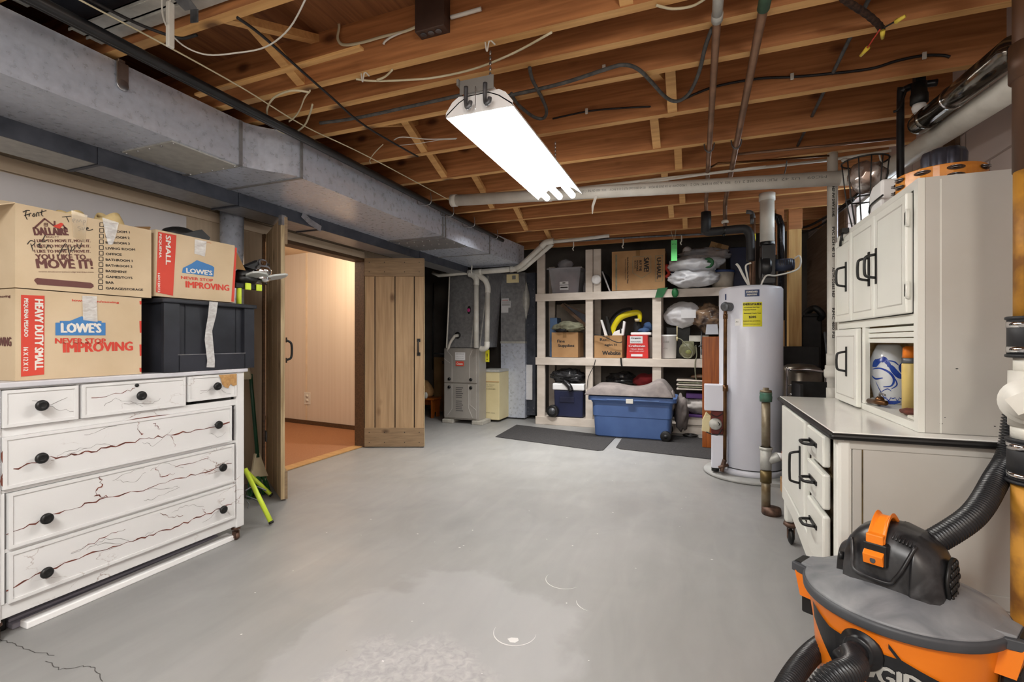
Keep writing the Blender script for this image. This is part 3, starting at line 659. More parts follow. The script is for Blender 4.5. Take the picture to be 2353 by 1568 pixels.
for s_ in ('XXX - 0001 ON THE  C13X NSF-PW I', 'FIX 40 SN0 D2665 PLUS 2 12  0  PVC IV', '1 MOD-DWV  PS 3/4 SN13 80 M2X4', '505  A 200 FI RMC NO 2', 'PLIC1500 0SE 2 1/2', 'MC09   US 42'):
    b.text(s_, A0+ua*(xx+0.26)+up_*0.008, -ua, -up_, 0.017, 0.26, wrap=wp); xx += 0.285
b.mk('straight_pipe', [m_pvc, m_greyink], t, fix=False)
t = thing('vertical_drain_pipe', 'upright white PVC pipe with a union, standing behind the worktop of the white cabinet', 'pipe', (0.76, 3.42, 0.5))
for z in (0.95, 0.72):
    b = B(); b.cyl((0.845,3.80,z),(0.845,3.80,z+0.085),0.036,seg=20); b.mk('coupling', m_pvc, t)
b = B(); b.lathe([(0.03,0),(0.034,0.005),(0.034,0.03),(0.046,0.035),(0.050,0.05),(0.050,0.085),(0.044,0.09),(0.044,0.115),(0.032,0.12)], (0.845,3.80,0.84), seg=12); b.mk('union', m_pvc, t)
b = B(); b.cyl((0.845,3.80,0.0),(0.845,3.80,2.62),0.031,seg=20); b.mi = 1
n_ = -Vector((0.845,3.80,0)).normalized(); side = Vector((0,0,1)).cross(n_); A_ = Vector((0.845,3.80,1.1))
wq = wrap_pipe(A_, Vector((0,0,-1)), side, n_, 0.031)
for k, s_ in enumerate(('NSF-PW DWV 21N45', 'PVC SCH 40 13', 'ASTM D2665 NSF', 'RMC 480 PSI')):
    b.text(s_, A_+Vector((0,0,1.05-k*0.27))-side*0.002, (0,0,-1), side, 0.014, 0.20, bold=0.02, wrap=wq)
b.mk('pipe', [m_pvc, m_ink], t, fix=False)
b = B(); p0, p1, p2 = PZ(1262,440,2.365), PZ(1600,402,2.365), PZ(1905,368,2.365)
b.tube([p0,p1,p2], 0.011, 8, 2); tag(b.mk('white_rail', m_pvc), 'thin white rail fixed under a joist just behind the drain pipe', 'rail')
b = B(); b.tube([PZ(1400,432,2.33),PZ(1650,396,2.33),PZ(1760,383,2.33)], 0.009, 8, 2); tag(b.mk('white_rail', m_pvc), 'short white tube below the long white rail', 'rail')
b = B(); b.tube([PZ(1925,365,2.36),PZ(2048,346,2.36)], 0.010, 8, 1); b.tube([PZ(2020,352,2.36),PZ(2028,385,2.30),PZ(2040,402,2.28)], 0.005, 6, 3); b.sph(PZ(1940,368,2.34), 0.02, 8, (1,1,0.6)); tag(b.mk('white_rail', m_pvc), 'white track with a bracket above the drain pipe elbow', 'rail')
b = B(); b.strip([PY(1370,450,3.655),PY(1362,474,3.655),PY(1361,492,3.655)], [0.022,0.018,0.006], (0.36,-0.93,0)); tag(b.mk('hanging_strap', m_pvc, solid=0.002), 'white plastic strap end hanging from the drain pipe', 'strap')
# shiny flue pipe and its neighbours at the right wall
t = thing('vent_pipe', 'shiny thin-walled metal vent pipe rising along the right wall', 'pipe', (0.98, 2.5, 2.2))
q0, q1 = PX(2116,283,1.0), PX(2330,112,1.0)
b = B(); b.cyl(q0+(q1-q0)*0.12, q1, 0.047, seg=24); b.mk('straight_pipe', m_chrome if False else galv('shiny_duct', (150,146,138), (96,90,84), rough=0.16, metal=0.95, sc=6), t)
b = B(); b.tube([q0+Vector((0.02,0.05,0.03)), q0, q0+(q1-q0)*0.12], 0.05, 24, 5); b.cyl(q0+(q1-q0)*0.1, q0+(q1-q0)*0.13, 0.052, seg=24); b.mk('elbow', MATS['shiny_duct'], t)
b = B(); b.cyl(q0+(q1-q0)*0.42, q0+(q1-q0)*0.44, 0.0495, seg=24); b.mk('collar', m_chrome, t)
b = B(); b.tube([(0.95,2.96,1.70),(0.95,2.96,2.33),(0.96,2.955,2.37),(1.0,2.95,2.385),(1.09,2.94,2.38)], 0.0165, 12, 5); tag(b.mk('bent_black_pipe', m_blackpl), 'glossy black pipe bending over at the top behind the tambourine', 'pipe')
t = thing('bulb_socket', 'black lamp socket with a white bulb under the joist at right', 'light socket', tuple(PZ(2118,215,2.33)))
c_ = PZ(2112,200,2.36)
b = B(); b.box(c_.x-0.02,c_.x+0.02,c_.y-0.02,c_.y+0.02,c_.z+0.018,c_.z+0.10); b.lathe([(0.02,0.0),(0.030,0.0),(0.032,-0.05),(0.036,-0.06),(0.036,-0.10),(0.028,-0.105)], c_+Vector((0,0,0.02))); b.mk('socket', m_black, t)
b = B(); b.lathe([(0.026,0),(0.030,-0.015),(0.025,-0.035),(0.012,-0.047),(0.002,-0.049)], c_-Vector((0,0,0.084))); b.mk('bulb', m_refl, t)
b = B(); b.tube([c_+Vector((-0.05,0.0,0.0)), c_+Vector((-0.08,0,-0.09)), c_+Vector((-0.10,0.01,-0.10))], 0.006, 6); b.mk('switch_arm', m_black, t)
# ------------------------------------------------------------------ cables
def cable(name, pts, r, m, label, group=None, flat=1.0, cat='cable'):
    b = B(); b.tube(pts, r, 7, 5, flat=flat); return tag(b.mk(name, m), label, cat, group)
Zp = lambda z, *uv: [PZ(u, v, z) for u, v in uv]
Yp = lambda y, *uv: [PY(u, v, y) for u, v in uv]
cable('thin_cable', Zp(2.32,(60,-20),(200,66),(307,122),(544,239),(720,330)), 0.0035, m_wire, 'taut cream cable between the thick black pipe and the trunk duct')
cable('thin_cable', Zp(2.34,(180,-2),(384,106),(560,204),(700,290),(850,362),(1055,472)), 0.0035, m_wire, 'cream cable running from the hanging white strip toward the drain pipe')
cable('thin_cable', Zp(2.345,(190,-10),(250,22),(320,56),(384,80),(420,88),(452,80)), 0.006, m_wireb, 'dark cable ending above the white strip')
cable('thin_cable', Zp(2.35,(545,40),(600,80),(690,160),(760,222),(840,290),(960,360)), 0.006, m_wireb, 'black cable slanting across the joists left of the lamp')
cable('looping_cord', Zp(2.30,(372,-10),(375,40),(395,80),(430,110),(478,126),(540,122),(610,108),(665,65),(706,-10)), 0.0032, m_wirew, 'thin white cord sagging in a wide loop at the top left')
cable('flat_cable', Yp(1.838,(742,-10),(765,28),(779,56),(776,88),(790,103),(830,98),(880,84),(930,72),(964,58)), 0.0075, m_wire, 'flat cream cable stapled to a joist and entering the junction box', flat=0.5)
cable('cut_cable', Yp(1.838,(940,68),(905,82),(886,94),(881,102)), 0.006, m_wirew, 'short cut cable end below the junction box', flat=0.6)
cable('sagging_cable', Zp(2.365,(818,182),(860,186),(930,184),(1000,178),(1090,158),(1180,122),(1268,74)), 0.005, m_wire, 'long cream cable sagging between two joists before the lamp')
cable('cable_tail', Zp(2.365,(866,184),(885,176),(902,160)), 0.006, m_wire, 'short cream cable tail beside the long sagging cable', flat=0.6)
cable('coiled_cable', Zp(2.34,(712,212),(680,208),(655,212),(628,226),(614,250),(618,275),(640,300),(668,308),(698,290),(712,262),(718,240)), 0.005, m_wire, 'cream cable hanging in a round loop near the black pipes')
cable('cable_tail', Zp(2.34,(713,208),(700,225),(690,250),(678,268),(664,279)), 0.006, m_wire, 'flat cream cable end crossing inside the round cable loop', flat=0.5)
cable('thin_cable', Zp(2.37,(905,322),(925,315),(985,320),(1050,318)), 0.003, m_wirew, 'thin white cable reaching the left side of the lamp, upper one')
cable('thin_cable', Zp(2.37,(918,334),(960,330),(1010,322),(1048,320)), 0.002, m_wirew, 'hair-thin white wire just under the upper cable by the lamp')
cable('thin_cable', Zp(2.35,(852,376),(850,368),(860,352),(880,332)), 0.003, m_wire, 'short curled cable end above the trunk duct')
cable('armored_cable', Zp(2.37,(735,283),(820,271),(950,243),(1062,218)), 0.009, m_wireg, 'grey armored cable behind the lamp hook, left of the lamp')
cable('armored_cable', Zp(2.365,(1160,222),(1290,192),(1395,158),(1435,149),(1468,160),(1500,192),(1528,222),(1555,233),(1583,215),(1605,170),(1620,110),(1636,66)), 0.009, m_wireg, 'grey armored cable dipping in a deep curve left of the copper pipes')
cable('armored_cable', Zp(2.365,(1217,156),(1224,185),(1245,225),(1256,255),(1248,272),(1225,268),(1190,240),(1175,215)), 0.009, m_wireg, 'grey cable hanging in a hook-shaped loop right of the lamp')
cable('black_cable', Yp(2.80,(1270,273),(1350,256),(1420,249),(1495,245)), 0.005, m_wireb, 'black cable clipped along a joist, left of the bridging')
cable('black_cable', Yp(2.80,(1570,228),(1640,200),(1740,181),(1820,177),(1900,170),(2000,158),(2060,140),(2120,128),(2165,127),(2183,131)), 0.0065, m_wireb, 'black cable clipped along the brightest joist at right')
b = B(); b.tube([PZ(2010,-30,2.45), PZ(1828,345,2.45)], 0.009, 8, smooth=False); b.cyl(PZ(2010,-30,2.45), PZ(1828,345,2.45), 0.006); tag(b.mk('conduit_cable', m_wireg), 'straight grey cable passing through holes in four joists', 'cable')
cable('thin_cable', Zp(2.37,(1508,12),(1545,20),(1590,14),(1622,-4)), 0.005, m_wire, 'cream cable end at the top edge beside the copper pipe')
cable('thin_cable', Zp(2.33,(1808,370),(1806,385),(1802,402)), 0.004, m_wireg, 'short grey cable hanging down to the drain pipe')
cable('thin_cable', Yp(2.0,(1035,40),(1060,30),(1106,20)) if False else Yp(1.838,(1036,40),(1065,32),(1106,20)), 0.009, m_wirew, 'stub of thick white cable leaving the junction box into a joist hole')
for (u, v, y) in ((1348,256,2.80),(1820,176,2.80),(2124,128,2.80),(1388,157,2.32)):
    b = B(); c = PY(u, v, y-0.006); b.box(c.x-0.008, c.x+0.008, c.y-0.006, c.y+0.004, c.z-0.016, c.z+0.016); tag(b.mk('cable_clip', m_wirew, bev=0.002), 'small white cable clip on a joist, %s' % {1348:'on the black cable right of the lamp', 1820:'on the black cable right of the copper pipes', 2124:'near the right end of the black cable', 1388:'on the grey armored cable'}[u], 'clip', 'white cable clips on the joists')
for (u, v) in ((1125,100),(838,172)):
    c = PZ(u, v, 2.37); b = B(); b.tube([c+Vector((-0.02,0,0.01)), c+Vector((-0.012,0,-0.03)), c+Vector((0.0,0,0.012)), c+Vector((0.025,0.0,-0.01))], 0.0035, 6); tag(b.mk('wire_staple', m_wirew), 'bent white wire scrap under a joist, %s' % ('above the lamp' if u > 1000 else 'at the left end of the long sagging cable'), 'wire', 'bent wire scraps under the joists')
t = thing('hanging_splice', 'slender white plastic strip hanging among the cables at top left', 'plastic strip', tuple(PZ(392,112,2.2)))
p = PZ(391,110,2.22); b = B(); b.box(p.x-0.009, p.x+0.009, p.y-0.012, p.y+0.012, p.z, p.z+0.17); b.mk('strip_body', m_wirew, t, bev=0.004)
b = B(); b.tube([(p.x,p.y,p.z+0.14),(p.x,p.y-0.002,p.z+0.35)], 0.003, 6, smooth=False); b.mk('cord', m_wirew, t)
t = thing('junction_box', 'dark square junction box screwed to the joist left of the lamp', 'junction box', tuple(PY(1000,85,1.838)))
c0 = PY(965,88,1.838); c1 = PY(1031,-10,1.838)
b = B(); b.box(c0.x, c1.x, 1.795, 1.853, c0.z, c1.z); b.mk('box', mat('brown_painted_metal', (84,66,58), (70,54,48), rough=0.5, metal=0.3, scale=8), t, bev=0.003)
b = B()
for k in range(3):
    x = c0.x+0.028+k*0.037; b.lathe([(0.013,0),(0.015,-0.002),(0.013,-0.003)], (x,1.823,c0.z-0.0005), seg=16)
b.mk('knockout', m_dull, t)
t = thing('exposed_wires', 'frayed dark cable with red wire and yellow wire caps hanging under a joist at right', 'wires', tuple(PZ(2028,70,2.36)))
b = B(); b.tube(Zp(2.37,(1935,-5),(1960,12),(1995,35),(2020,58),(2026,70)), 0.012, 9, 5, rf=lambda i,t_: 1+0.12*((i%2))); b.mk('cable', mat('frayed_cable', (74,52,40), (40,28,22), rough=0.9, scale=60, bump=0.5), t)
b = B(); b.tube(Zp(2.34,(2022,68),(2008,88),(1992,112)), 0.003, 6); b.mk('red_wire', m_red, t)
b = B(); b.tube(Zp(2.34,(2028,66),(2045,56),(2058,49)), 0.003, 6); b.mk('black_wire', m_wireb, t)
for a, c in (((1994,110),(1978,128)),((2058,50),(2080,37)),((2028,72),(2028,88))):
    b = B(); b.cyl(PZ(*a,2.34), PZ(*c,2.34), 0.009, 0.006, 10); b.mk('wire_cap', mat('cap_yellow', (236,212,84), (226,198,66), rough=0.4, scale=5), t)
# ------------------------------------------------------------------ soil stack at right edge
t = thing('soil_stack', 'rusty iron soil pipe with rubber couplings and a white cleanout, at right edge', 'pipe', (0.89,1.79,0))
m_rust = mat('rust_golden_iron', (196,140,52), (132,88,40), rough=0.55, metal=0.25, scale=7, lo=0.4, hi=0.55, bump=0.1)
m_dkpipe = mat('brown_iron', (104,72,50), (60,46,38), rough=0.45, metal=0.35, scale=6, stretch=(1,1,0.3))
sc_ = (0.89,1.79)
b = B(); b.cyl((*sc_,0),(*sc_,0.73),0.055,seg=28); b.mk('lower_pipe', m_rust, t)
b = B(); b.cyl((*sc_,1.16),(*sc_,1.62),0.050,seg=28); b.mk('upper_pipe', m_rust, t)
b = B(); b.cyl((*sc_,1.60),(*sc_,2.6),0.052,seg=28); b.cyl((*sc_,1.86),(*sc_,1.96),0.060,seg=28); b.mk('riser_pipe', m_dkpipe, t)
for z0, z1 in ((0.717,0.845),(1.073,1.19)):
    b = B(); b.cyl((*sc_,z0),(*sc_,z1),0.063,seg=28); b.lathe([(0.063,0),(0.067,0.002),(0.067,0.008),(0.063,0.010)], (*sc_,z0), seg=28); b.lathe([(0.063,0),(0.067,0.002),(0.067,0.008),(0.063,0.010)], (*sc_,z1-0.01), seg=28); b.mk('rubber_coupling', m_rubber, t)
    for z in (z0+0.014, z1-0.032):
        b = B(); b.cyl((*sc_,z),(*sc_,z+0.017),0.0645,seg=28); b.mk('hose_clamp', m_chrome, t)
b = B(); b.cyl((*sc_,0.84),(*sc_,0.885),0.056,seg=28); b.cyl((*sc_,0.88),(*sc_,1.035),0.061,seg=28); b.cyl((*sc_,1.03),(*sc_,1.08),0.05,seg=28); b.mk('tee_fitting', m_pvc, t)
cd = (-_R*0.86 - _F*0.50).normalized(); cc = Vector((*sc_, 0.955))
b = B(); b.cyl(cc+cd*0.03, cc+cd*0.075, 0.056, seg=28); b.cyl(cc+cd*0.072, cc+cd*0.088, 0.062, seg=28); b.mk('cleanout_hub', m_pvc, t)
b = B(); b.cyl(cc+cd*0.088, cc+cd*0.098, 0.048, seg=28)
x_, y_ = orient(cd); M_ = Matrix.Translation(cc+cd*0.098) @ Matrix(((x_.x,y_.x,cd.x,0),(x_.y,y_.y,cd.y,0),(x_.z,y_.z,cd.z,0),(0,0,0,1))) @ Matrix.Rotation(0.6,4,'Z')
b.box(-0.024,0.024,-0.024,0.024,0,0.04,M_); b.mk('cleanout_plug', m_pvc, t)

# ------------------------------------------------------------------ white crackled dresser on casters
DX = -2.40; DY0, DY1 = 0.948, 2.012
m_trimw = mat('grey_white_paint', (206,206,210), (188,188,196), rough=0.4, scale=6)
t = thing('dresser', 'tall white crackle-painted dresser with dark knobs on casters', 'dresser', (-2.63, 1.47, 0))
b = B()
b.box(DX-0.46, DX-0.02, DY0+0.02, DY0+0.05, 0.085, 0.93); b.box(DX-0.46, DX-0.02, DY1-0.05, DY1-0.02, 0.085, 0.93); b.box(DX-0.46, DX-0.45, DY0, DY1, 0.085, 0.93)
b.box(DX-0.46, DX-0.03, DY0+0.02, DY1-0.02, 0.10, 0.12)
b.mk('carcass', m_crack, t, bev=0.003)
b = B()
for z0, z1 in ((0.085,0.14),(0.328,0.342),(0.552,0.566),(0.762,0.795),(0.938,0.95)): b.box(DX-0.03, DX-0.008, DY0+0.03, DY1-0.045, z0, z1)
b.box(DX-0.03, DX-0.004, DY0+0.03, 0.999, 0.14, 0.552)
for y0, y1 in ((1.222,1.234),(1.674,1.684)): b.box(DX-0.03, DX-0.01, y0, y1, 0.79, 0.94)
b.mk('face_frame', m_crack, t, bev=0.002)
b = B()
b.box(DX-0.05, DX, DY1-0.05, DY1, 0.075, 0.95); b.mk('corner_post', m_crack, t, bev=0.006)
b = B(); b.box(DX-0.05, DX, DY0, DY0+0.04, 0.075, 0.95); b.mk('corner_post', m_crack, t, bev=0.006)
b = B(); b.box(DX-0.48, DX+0.012, DY0-0.015, DY1+0.015, 0.945, 0.966); b.mk('top_board', m_trimw, t, bev=0.004)
def drawer(y0, y1, z0, z1, knobs, name='drawer', key=False, cracks=(), wear=False):
    b = B(); b.box(DX-0.02, DX+0.002, y0, y1, z0, z1); b.box(DX-0.4, DX-0.02, y0+0.02, y1-0.02, z0+0.01, z1-0.01)
    b.box(DX+0.002, DX+0.006, y0, y1, z0, z0+0.012); b.box(DX+0.002, DX+0.006, y0, y1, z1-0.012, z1); b.box(DX+0.002, DX+0.006, y0, y0+0.012, z0+0.012, z1-0.012); b.box(DX+0.002, DX+0.006, y1-0.012, y1, z0+0.012, z1-0.012)
    b.mi = 1
    for (pts, w) in cracks:
        P = jag([(DX+0.002, p[0], p[1]) for p in pts], 0.004, 6, 0.007, nrm=(1,0,0))
        b.strip(P, [max(0.0008, w*random.uniform(0.3,2.1)) for _ in P], (1,0,0), 0.0006)
    b.mi = 2
    for k in range(5 if y1-y0 > 0.6 else 2):   # fine secondary cracks
        a = Vector((DX+0.002, random.uniform(y0+0.03,y1-0.1), random.uniform(z0+0.03,z1-0.03)))
        P = jag([a, a+Vector((0, random.uniform(0.03,0.12), random.uniform(-0.04,0.04))), a+Vector((0, random.uniform(0.12,0.2), random.uniform(-0.05,0.05)))], 0.003, 5, 0.006, nrm=(1,0,0))
        P = [p for p in P if y0+0.012 < p.y < y1-0.012 and z0+0.012 < p.z < z1-0.012]
        if len(P) > 2: b.strip(P, [random.uniform(0.0006,0.0018) for _ in P], (1,0,0), 0.0005)
    if wear:
        b.mi = 3; b.prism([(DX+0.0065,y,z) for y, z in ((1.85,0.938),(1.957,0.938),(1.957,0.875),(1.935,0.872),(1.92,0.885),(1.905,0.862),(1.885,0.87),(1.87,0.885),(1.862,0.915))], (0.001,0,0))
    d = b.mk(name, [m_crack, m_crackr, m_crackg, m_oak], t, fix=False)
    if wear: d['label'] = 'drawer front with peeled paint'
    for (y, z) in knobs:
        k = B(); k.lathe([(0.006,0),(0.007,0.014),(0.017,0.017),(0.0215,0.024),(0.020,0.031),(0.011,0.035),(0.009,0.033),(0.001,0.034)], (DX+0.004, y, z), axis=(1,0,0), seg=20); k.mk('knob', m_black, d)
    if key:
        k = B(); k.cyl((DX+0.002, key[0], key[1]), (DX+0.006, key[0], key[1]), 0.008); k.mk('keyhole', m_black, d)
drawer(0.990, 1.222, 0.797, 0.936, [(1.093,0.87)])
drawer(1.236, 1.672, 0.797, 0.938, [(1.452,0.87)], key=(1.447,0.917), cracks=[([(1.27,0.88),(1.38,0.885),(1.44,0.905)],0.0015)])
drawer(1.685, 1.958, 0.812, 0.940, [(1.826,0.88)], wear=True)
drawer(0.990, 1.930, 0.568, 0.762, [(1.092,0.666),(1.833,0.675)], cracks=[([(1.02,0.64),(1.10,0.655),(1.20,0.655),(1.27,0.65),(1.38,0.66),(1.50,0.665),(1.62,0.66),(1.74,0.665),(1.92,0.675)],0.004),([(1.45,0.75),(1.46,0.70),(1.475,0.69)],0.0025),([(1.52,0.73),(1.55,0.70)],0.002),([(1.60,0.655),(1.62,0.60)],0.002),([(1.0,0.757),(1.35,0.757),(1.9,0.757)],0.006),([(0.994,0.75),(0.994,0.66),(0.994,0.575)],0.005),([(1.924,0.75),(1.924,0.66),(1.924,0.575)],0.002)])
drawer(1.006, 1.944, 0.342, 0.550, [(1.108,0.426),(1.858,0.442)], cracks=[([(1.0,0.40),(1.10,0.42),(1.22,0.43),(1.30,0.44),(1.45,0.43),(1.60,0.44),(1.75,0.435),(1.93,0.445)],0.003),([(1.30,0.54),(1.31,0.50),(1.28,0.46),(1.33,0.44)],0.003),([(1.53,0.52),(1.55,0.47),(1.62,0.47)],0.002),([(1.62,0.50),(1.80,0.505)],0.0015)])
drawer(1.006, 1.950, 0.140, 0.328, [(1.108,0.215),(1.861,0.216)], cracks=[([(1.0,0.19),(1.10,0.215),(1.25,0.22),(1.40,0.215),(1.50,0.21),(1.62,0.205),(1.75,0.21),(1.93,0.22)],0.0035),([(1.20,0.25),(1.32,0.27),(1.40,0.275)],0.002),([(1.55,0.30),(1.60,0.26),(1.66,0.25)],0.0015),([(1.76,0.25),(1.78,0.22)],0.002)])
m_castr = mat('rusty_caster', (110,84,70), (70,52,44), rough=0.5, metal=0.5, scale=30)
for (x, y) in ((DX-0.03, DY1-0.03), (DX-0.03, DY0+0.03), (DX-0.43, DY1-0.03), (DX-0.43, DY0+0.03)):
    b = B(); b.lathe([(0.018,0.076),(0.022,0.072),(0.024,0.062),(0.012,0.055),(0.008,0.045)], (x,y,0)); b.box(x-0.012,x+0.012,y-0.014,y-0.010,0.014,0.05); b.box(x-0.012,x+0.012,y+0.010,y+0.014,0.014,0.05); c = b.mk('caster', m_castr, t)
    b = B(); b.cyl((x,y-0.009,0.020),(x,y+0.009,0.020),0.020,seg=18); b.mk('wheel', m_castr, c)
# mouldings lying on the floor in front of the dresser
b = B(); b.prism([PZ(62,1448,0),PZ(540,1241,0),PZ(530,1238,0)+Vector((-0.03,0,0)),PZ(62,1448,0)+Vector((-0.05,0.0,0))], (0,0,0.028))
tag(b.mk('moulding_strip', m_refl, bev=0.004), 'white wooden moulding strip lying on the floor, the outermost one', 'moulding')
b = B(); a = Vector((-2.485,1.06,0)); b.box(-2.56,-2.475,1.05,1.93,0,0.022); b.box(-2.545,-2.50,1.05,1.93,0.022,0.036)
tag(b.mk('moulding_strip', mat('lilac_grey_paint', (150,148,160), (134,132,146), rough=0.5, scale=5), bev=0.005), 'grey painted moulding strip on the floor under the dresser edge', 'moulding')
b = B(); b.box(-2.72,-2.50,0.90,1.045,0,0.045); tag(b.mk('black_foot_block', m_black, bev=0.006), 'small black block on the floor at the left end of the mouldings', 'block')
# ------------------------------------------------------------------ cardboard boxes on the dresser
def card_box(label, y0, y1, z0, z1, x1=-2.43, depth=0.42, m=m_card, flaps=True, group=None):
    t = thing('cardboard_box', label, 'box', (x1-depth/2, (y0+y1)/2, z0), group)
    b = B(); b.box(x1-depth, x1, y0, y1, z0, z1)
    return t, b
R_, U_ = (0,1,0), (0,0,1)
DN_, RT_ = (0,0,-1), (0,1,0)
BX = -2.43
# moving box, top left
t, b = card_box('open moving box printed with a house logo and room checklist, topmost at left', 1.039, 1.531, 1.325, 1.648)
def px_box(u, v): p = PX(u, v, BX); return (BX, p.y, p.z)
def tx(b, s, u0, v0, u1, v1, h=None, **k):     # text line between two measured points on the box face
    a = Vector(px_box(u0, v0)); c = Vector(px_box(u1, v1)); w = (c-a).length; d = (c-a).normalized()
    up = Vector((1,0,0)).cross(d); b.text(s, a, d, up, h, w, **k)
b.mi = 1
L = lambda x: x
tx(b, 'DALLAIRE', 80, 541, 157, 541, 0.030, bold=0.02)
tx(b, 'REALTY', 106, 547, 136, 547, 0.007)
for i, (s_, v) in enumerate((('I LIKE TO MOVE IT, MOVE IT.', 558), ('I LIKE TO MOVE IT, MOVE IT.', 570), ('I LIKE TO MOVE IT, MOVE IT.', 582))): tx(b, s_, 80, v, 208, v-0.0, 0.013, bold=0.01)
tx(b, 'YOU LIKE TO...', 83, 597, 209, 597, 0.021, bold=0.012)
tx(b, 'MOVE IT!', 86, 617, 213, 618, 0.036, bold=0.012)
tx(b, 'www.thebestrealtorofgreenbay.com', 88, 627, 215, 628, 0.007)
# logo: roof lines, red roof, window
def stroke(b, pts, w): b.strip([px_box(*p) for p in pts], w, (1,0,0), 0.0012)
stroke(b, [(80,523),(102,503)], 0.006); stroke(b, [(101,502),(130,524)], 0.006); stroke(b, [(143,516),(155,530)], 0.006)
for a, c in (((101,513),(109,513)),((101,520),(109,520)),((101,513),(101,520)),((105,513),(105,520)),((109,513),(109,520)),((101,516),(109,516))): stroke(b, [a, c], 0.0022)
stroke(b, [(125,508),(125,518)], 0.006)
def pq(b, pts, up=0.0011): b.prism([Vector(px_box(*p))+Vector((up,0,0)) for p in pts], (0.0003,0,0))
pill = [(85+0*k,0) for k in range(0)]
cy_ = lambda u: 645+(u-80)*0.06
pill = [(82,650),(78,645),(80,641),(85,639)]+[(208,650),(214,654),(215,659),(209,663)]+[(85,654)]
pq(b, pill)
b.mi = 2
pq(b, [(121,520),(140,512),(146,515),(137,526),(130,524)])
b.mi = 3
rooms = ['', 'BEDROOM 1', 'BEDROOM 2', 'BEDROOM 3', 'LIVING ROOM', 'OFFICE', 'BATHROOM 1', 'BATHROOM 2', 'BASEMENT', 'GAMES/TOYS', 'BAR', 'GARAGE/STORAGE']
rooms[0] = 'MAIN'
for i, s_ in enumerate(rooms):
    v = 519 + i*13.0 + 0.0; u0 = 233-0.25*i; vv = 517+i*13.1
    q = [(u0-4,vv-5),(u0+5,vv-4.5),(u0+5,vv+4.5),(u0-4,vv+4)]
    for a, c in zip(q, q[1:]+q[:1]): b.strip([px_box(*a), px_box(*c)], 0.0025, (1,0,0), 0.0012)
    w = len(s_)*6.1
    tx(b, s_, 243, vv+4, 243+w, vv+4+w*0.045, 0.010, bold=0.01)
def write(b, strokes, w=0.0028):
    for st in strokes: b.strip(smooth_path([px_box(*p) for p in st], 5), w, (1,0,0), 0.0016)
write(b, [[(52,488),(60,484),(68,484)],[(60,485),(58,495),(62,505)],[(55,496),(66,492)],[(66,498),(68,491),(72,490)],[(74,497),(77,491),(80,494),(77,498),(74,496)],[(83,498),(84,490),(88,489),(89,497)],[(96,482),(95,494),(99,497)],[(90,489),(106,484)]])
write(b, [[(142,499),(163,497)],[(152,498),(158,511)],[(167,509),(172,505),(169,503),(166,507),(170,512)],[(176,512),(177,505),(181,510),(184,505),(187,511)],[(191,518),(191,507),(196,508),(194,512),(191,512)],[(184,520),(178,523),(186,527),(180,530)],[(188,522),(190,529),(194,523)],[(198,527),(203,525),(200,523),(198,528),(204,530),(213,527)]])
write(b, [[(70,560),(76,578)],[(62,562),(70,553),(80,558),(72,566)],[(84,564),(92,560),(88,568),(97,570)],[(106,572),(110,563),(118,571)],[(134,588),(150,560),(160,586)],[(140,575),(158,572)],[(165,566),(163,578),(172,570),(168,566)],[(104,540),(96,556),(108,552)],[(176,560),(182,572),(187,558)]])
b.mi = 4
tx(b, 'Please recycle to a friend that is moving', 101, 652, 207, 658, 0.007)
stroke(b, [(84,647),(88,642),(93,647),(90,652),(84,651)], 0.003)
b.mk('box_body', [m_card, m_brown, m_red, m_ink, m_inkw], t, fix=False)
b = B(); b.quad((BX,1.039,1.648),(BX-0.42,1.039,1.648),(BX-0.40,0.90,1.71),(BX-0.06,0.92,1.60)); b.mk('flap', m_card, t, solid=0.004)
b = B(); b.quad((BX-0.42,1.05,1.648),(BX-0.42,1.52,1.648),(BX-0.5,1.5,1.70),(BX-0.5,1.05,1.70)); b.mk('flap', m_card, t, solid=0.004)
b = B(); b.quad((BX-0.02,1.531,1.648),(BX-0.40,1.531,1.648),(BX-0.38,1.55,1.70),(BX-0.04,1.552,1.672)); b.mk('flap', m_cardd, t, solid=0.004)
b = B(); b.prism([Vector(px_box(*p))+Vector((0.002,0,0)) for p in ((234,500),(272,512),(266,540),(258,562),(248,563),(242,540))], (0.0008,0,0)); b.mk('tape', m_tape, t)
b = B(); b.prism([Vector(px_box(*p))+Vector((0.002,0,0)) for p in ((163,483),(200,495),(194,558),(168,545))], (0.0005,0,0)); b.mk('tape', mat('thin_tape', (220,205,178), (206,186,152), rough=0.15, alpha=0.35, scale=30), t)
# work gloves / cream cloth poking out of the box
for (y, w, h, tl) in ((1.26, 0.085, 0.055, 0.4), (1.425, 0.075, 0.075, -0.2)):
    b = B(); rr = []
    for k in range(7):
        z = 1.60+h*1.3*k/6
        rr.append([Vector((BX-0.12+0.045*(1-0.25*k/6)*math.cos(a), y+w*(1-0.4*(k/6)**2)*math.sin(a)+tl*0.03*k/6, z+0.018*math.sin(a*2+1)*k/6)) for a in [2*math.pi*i/20 for i in range(20)]])
    b.sm = True; b.rings(rr, caps=False)
    tag(b.mk('work_glove', mat('cream_leather', (216,196,146), (196,172,120), rough=0.8, scale=14, bump=0.2), solid=0.005), 'cream work glove cuff sticking out of the moving box, %s' % ('left one, lower' if tl > 0 else 'right one, taller'), 'glove')
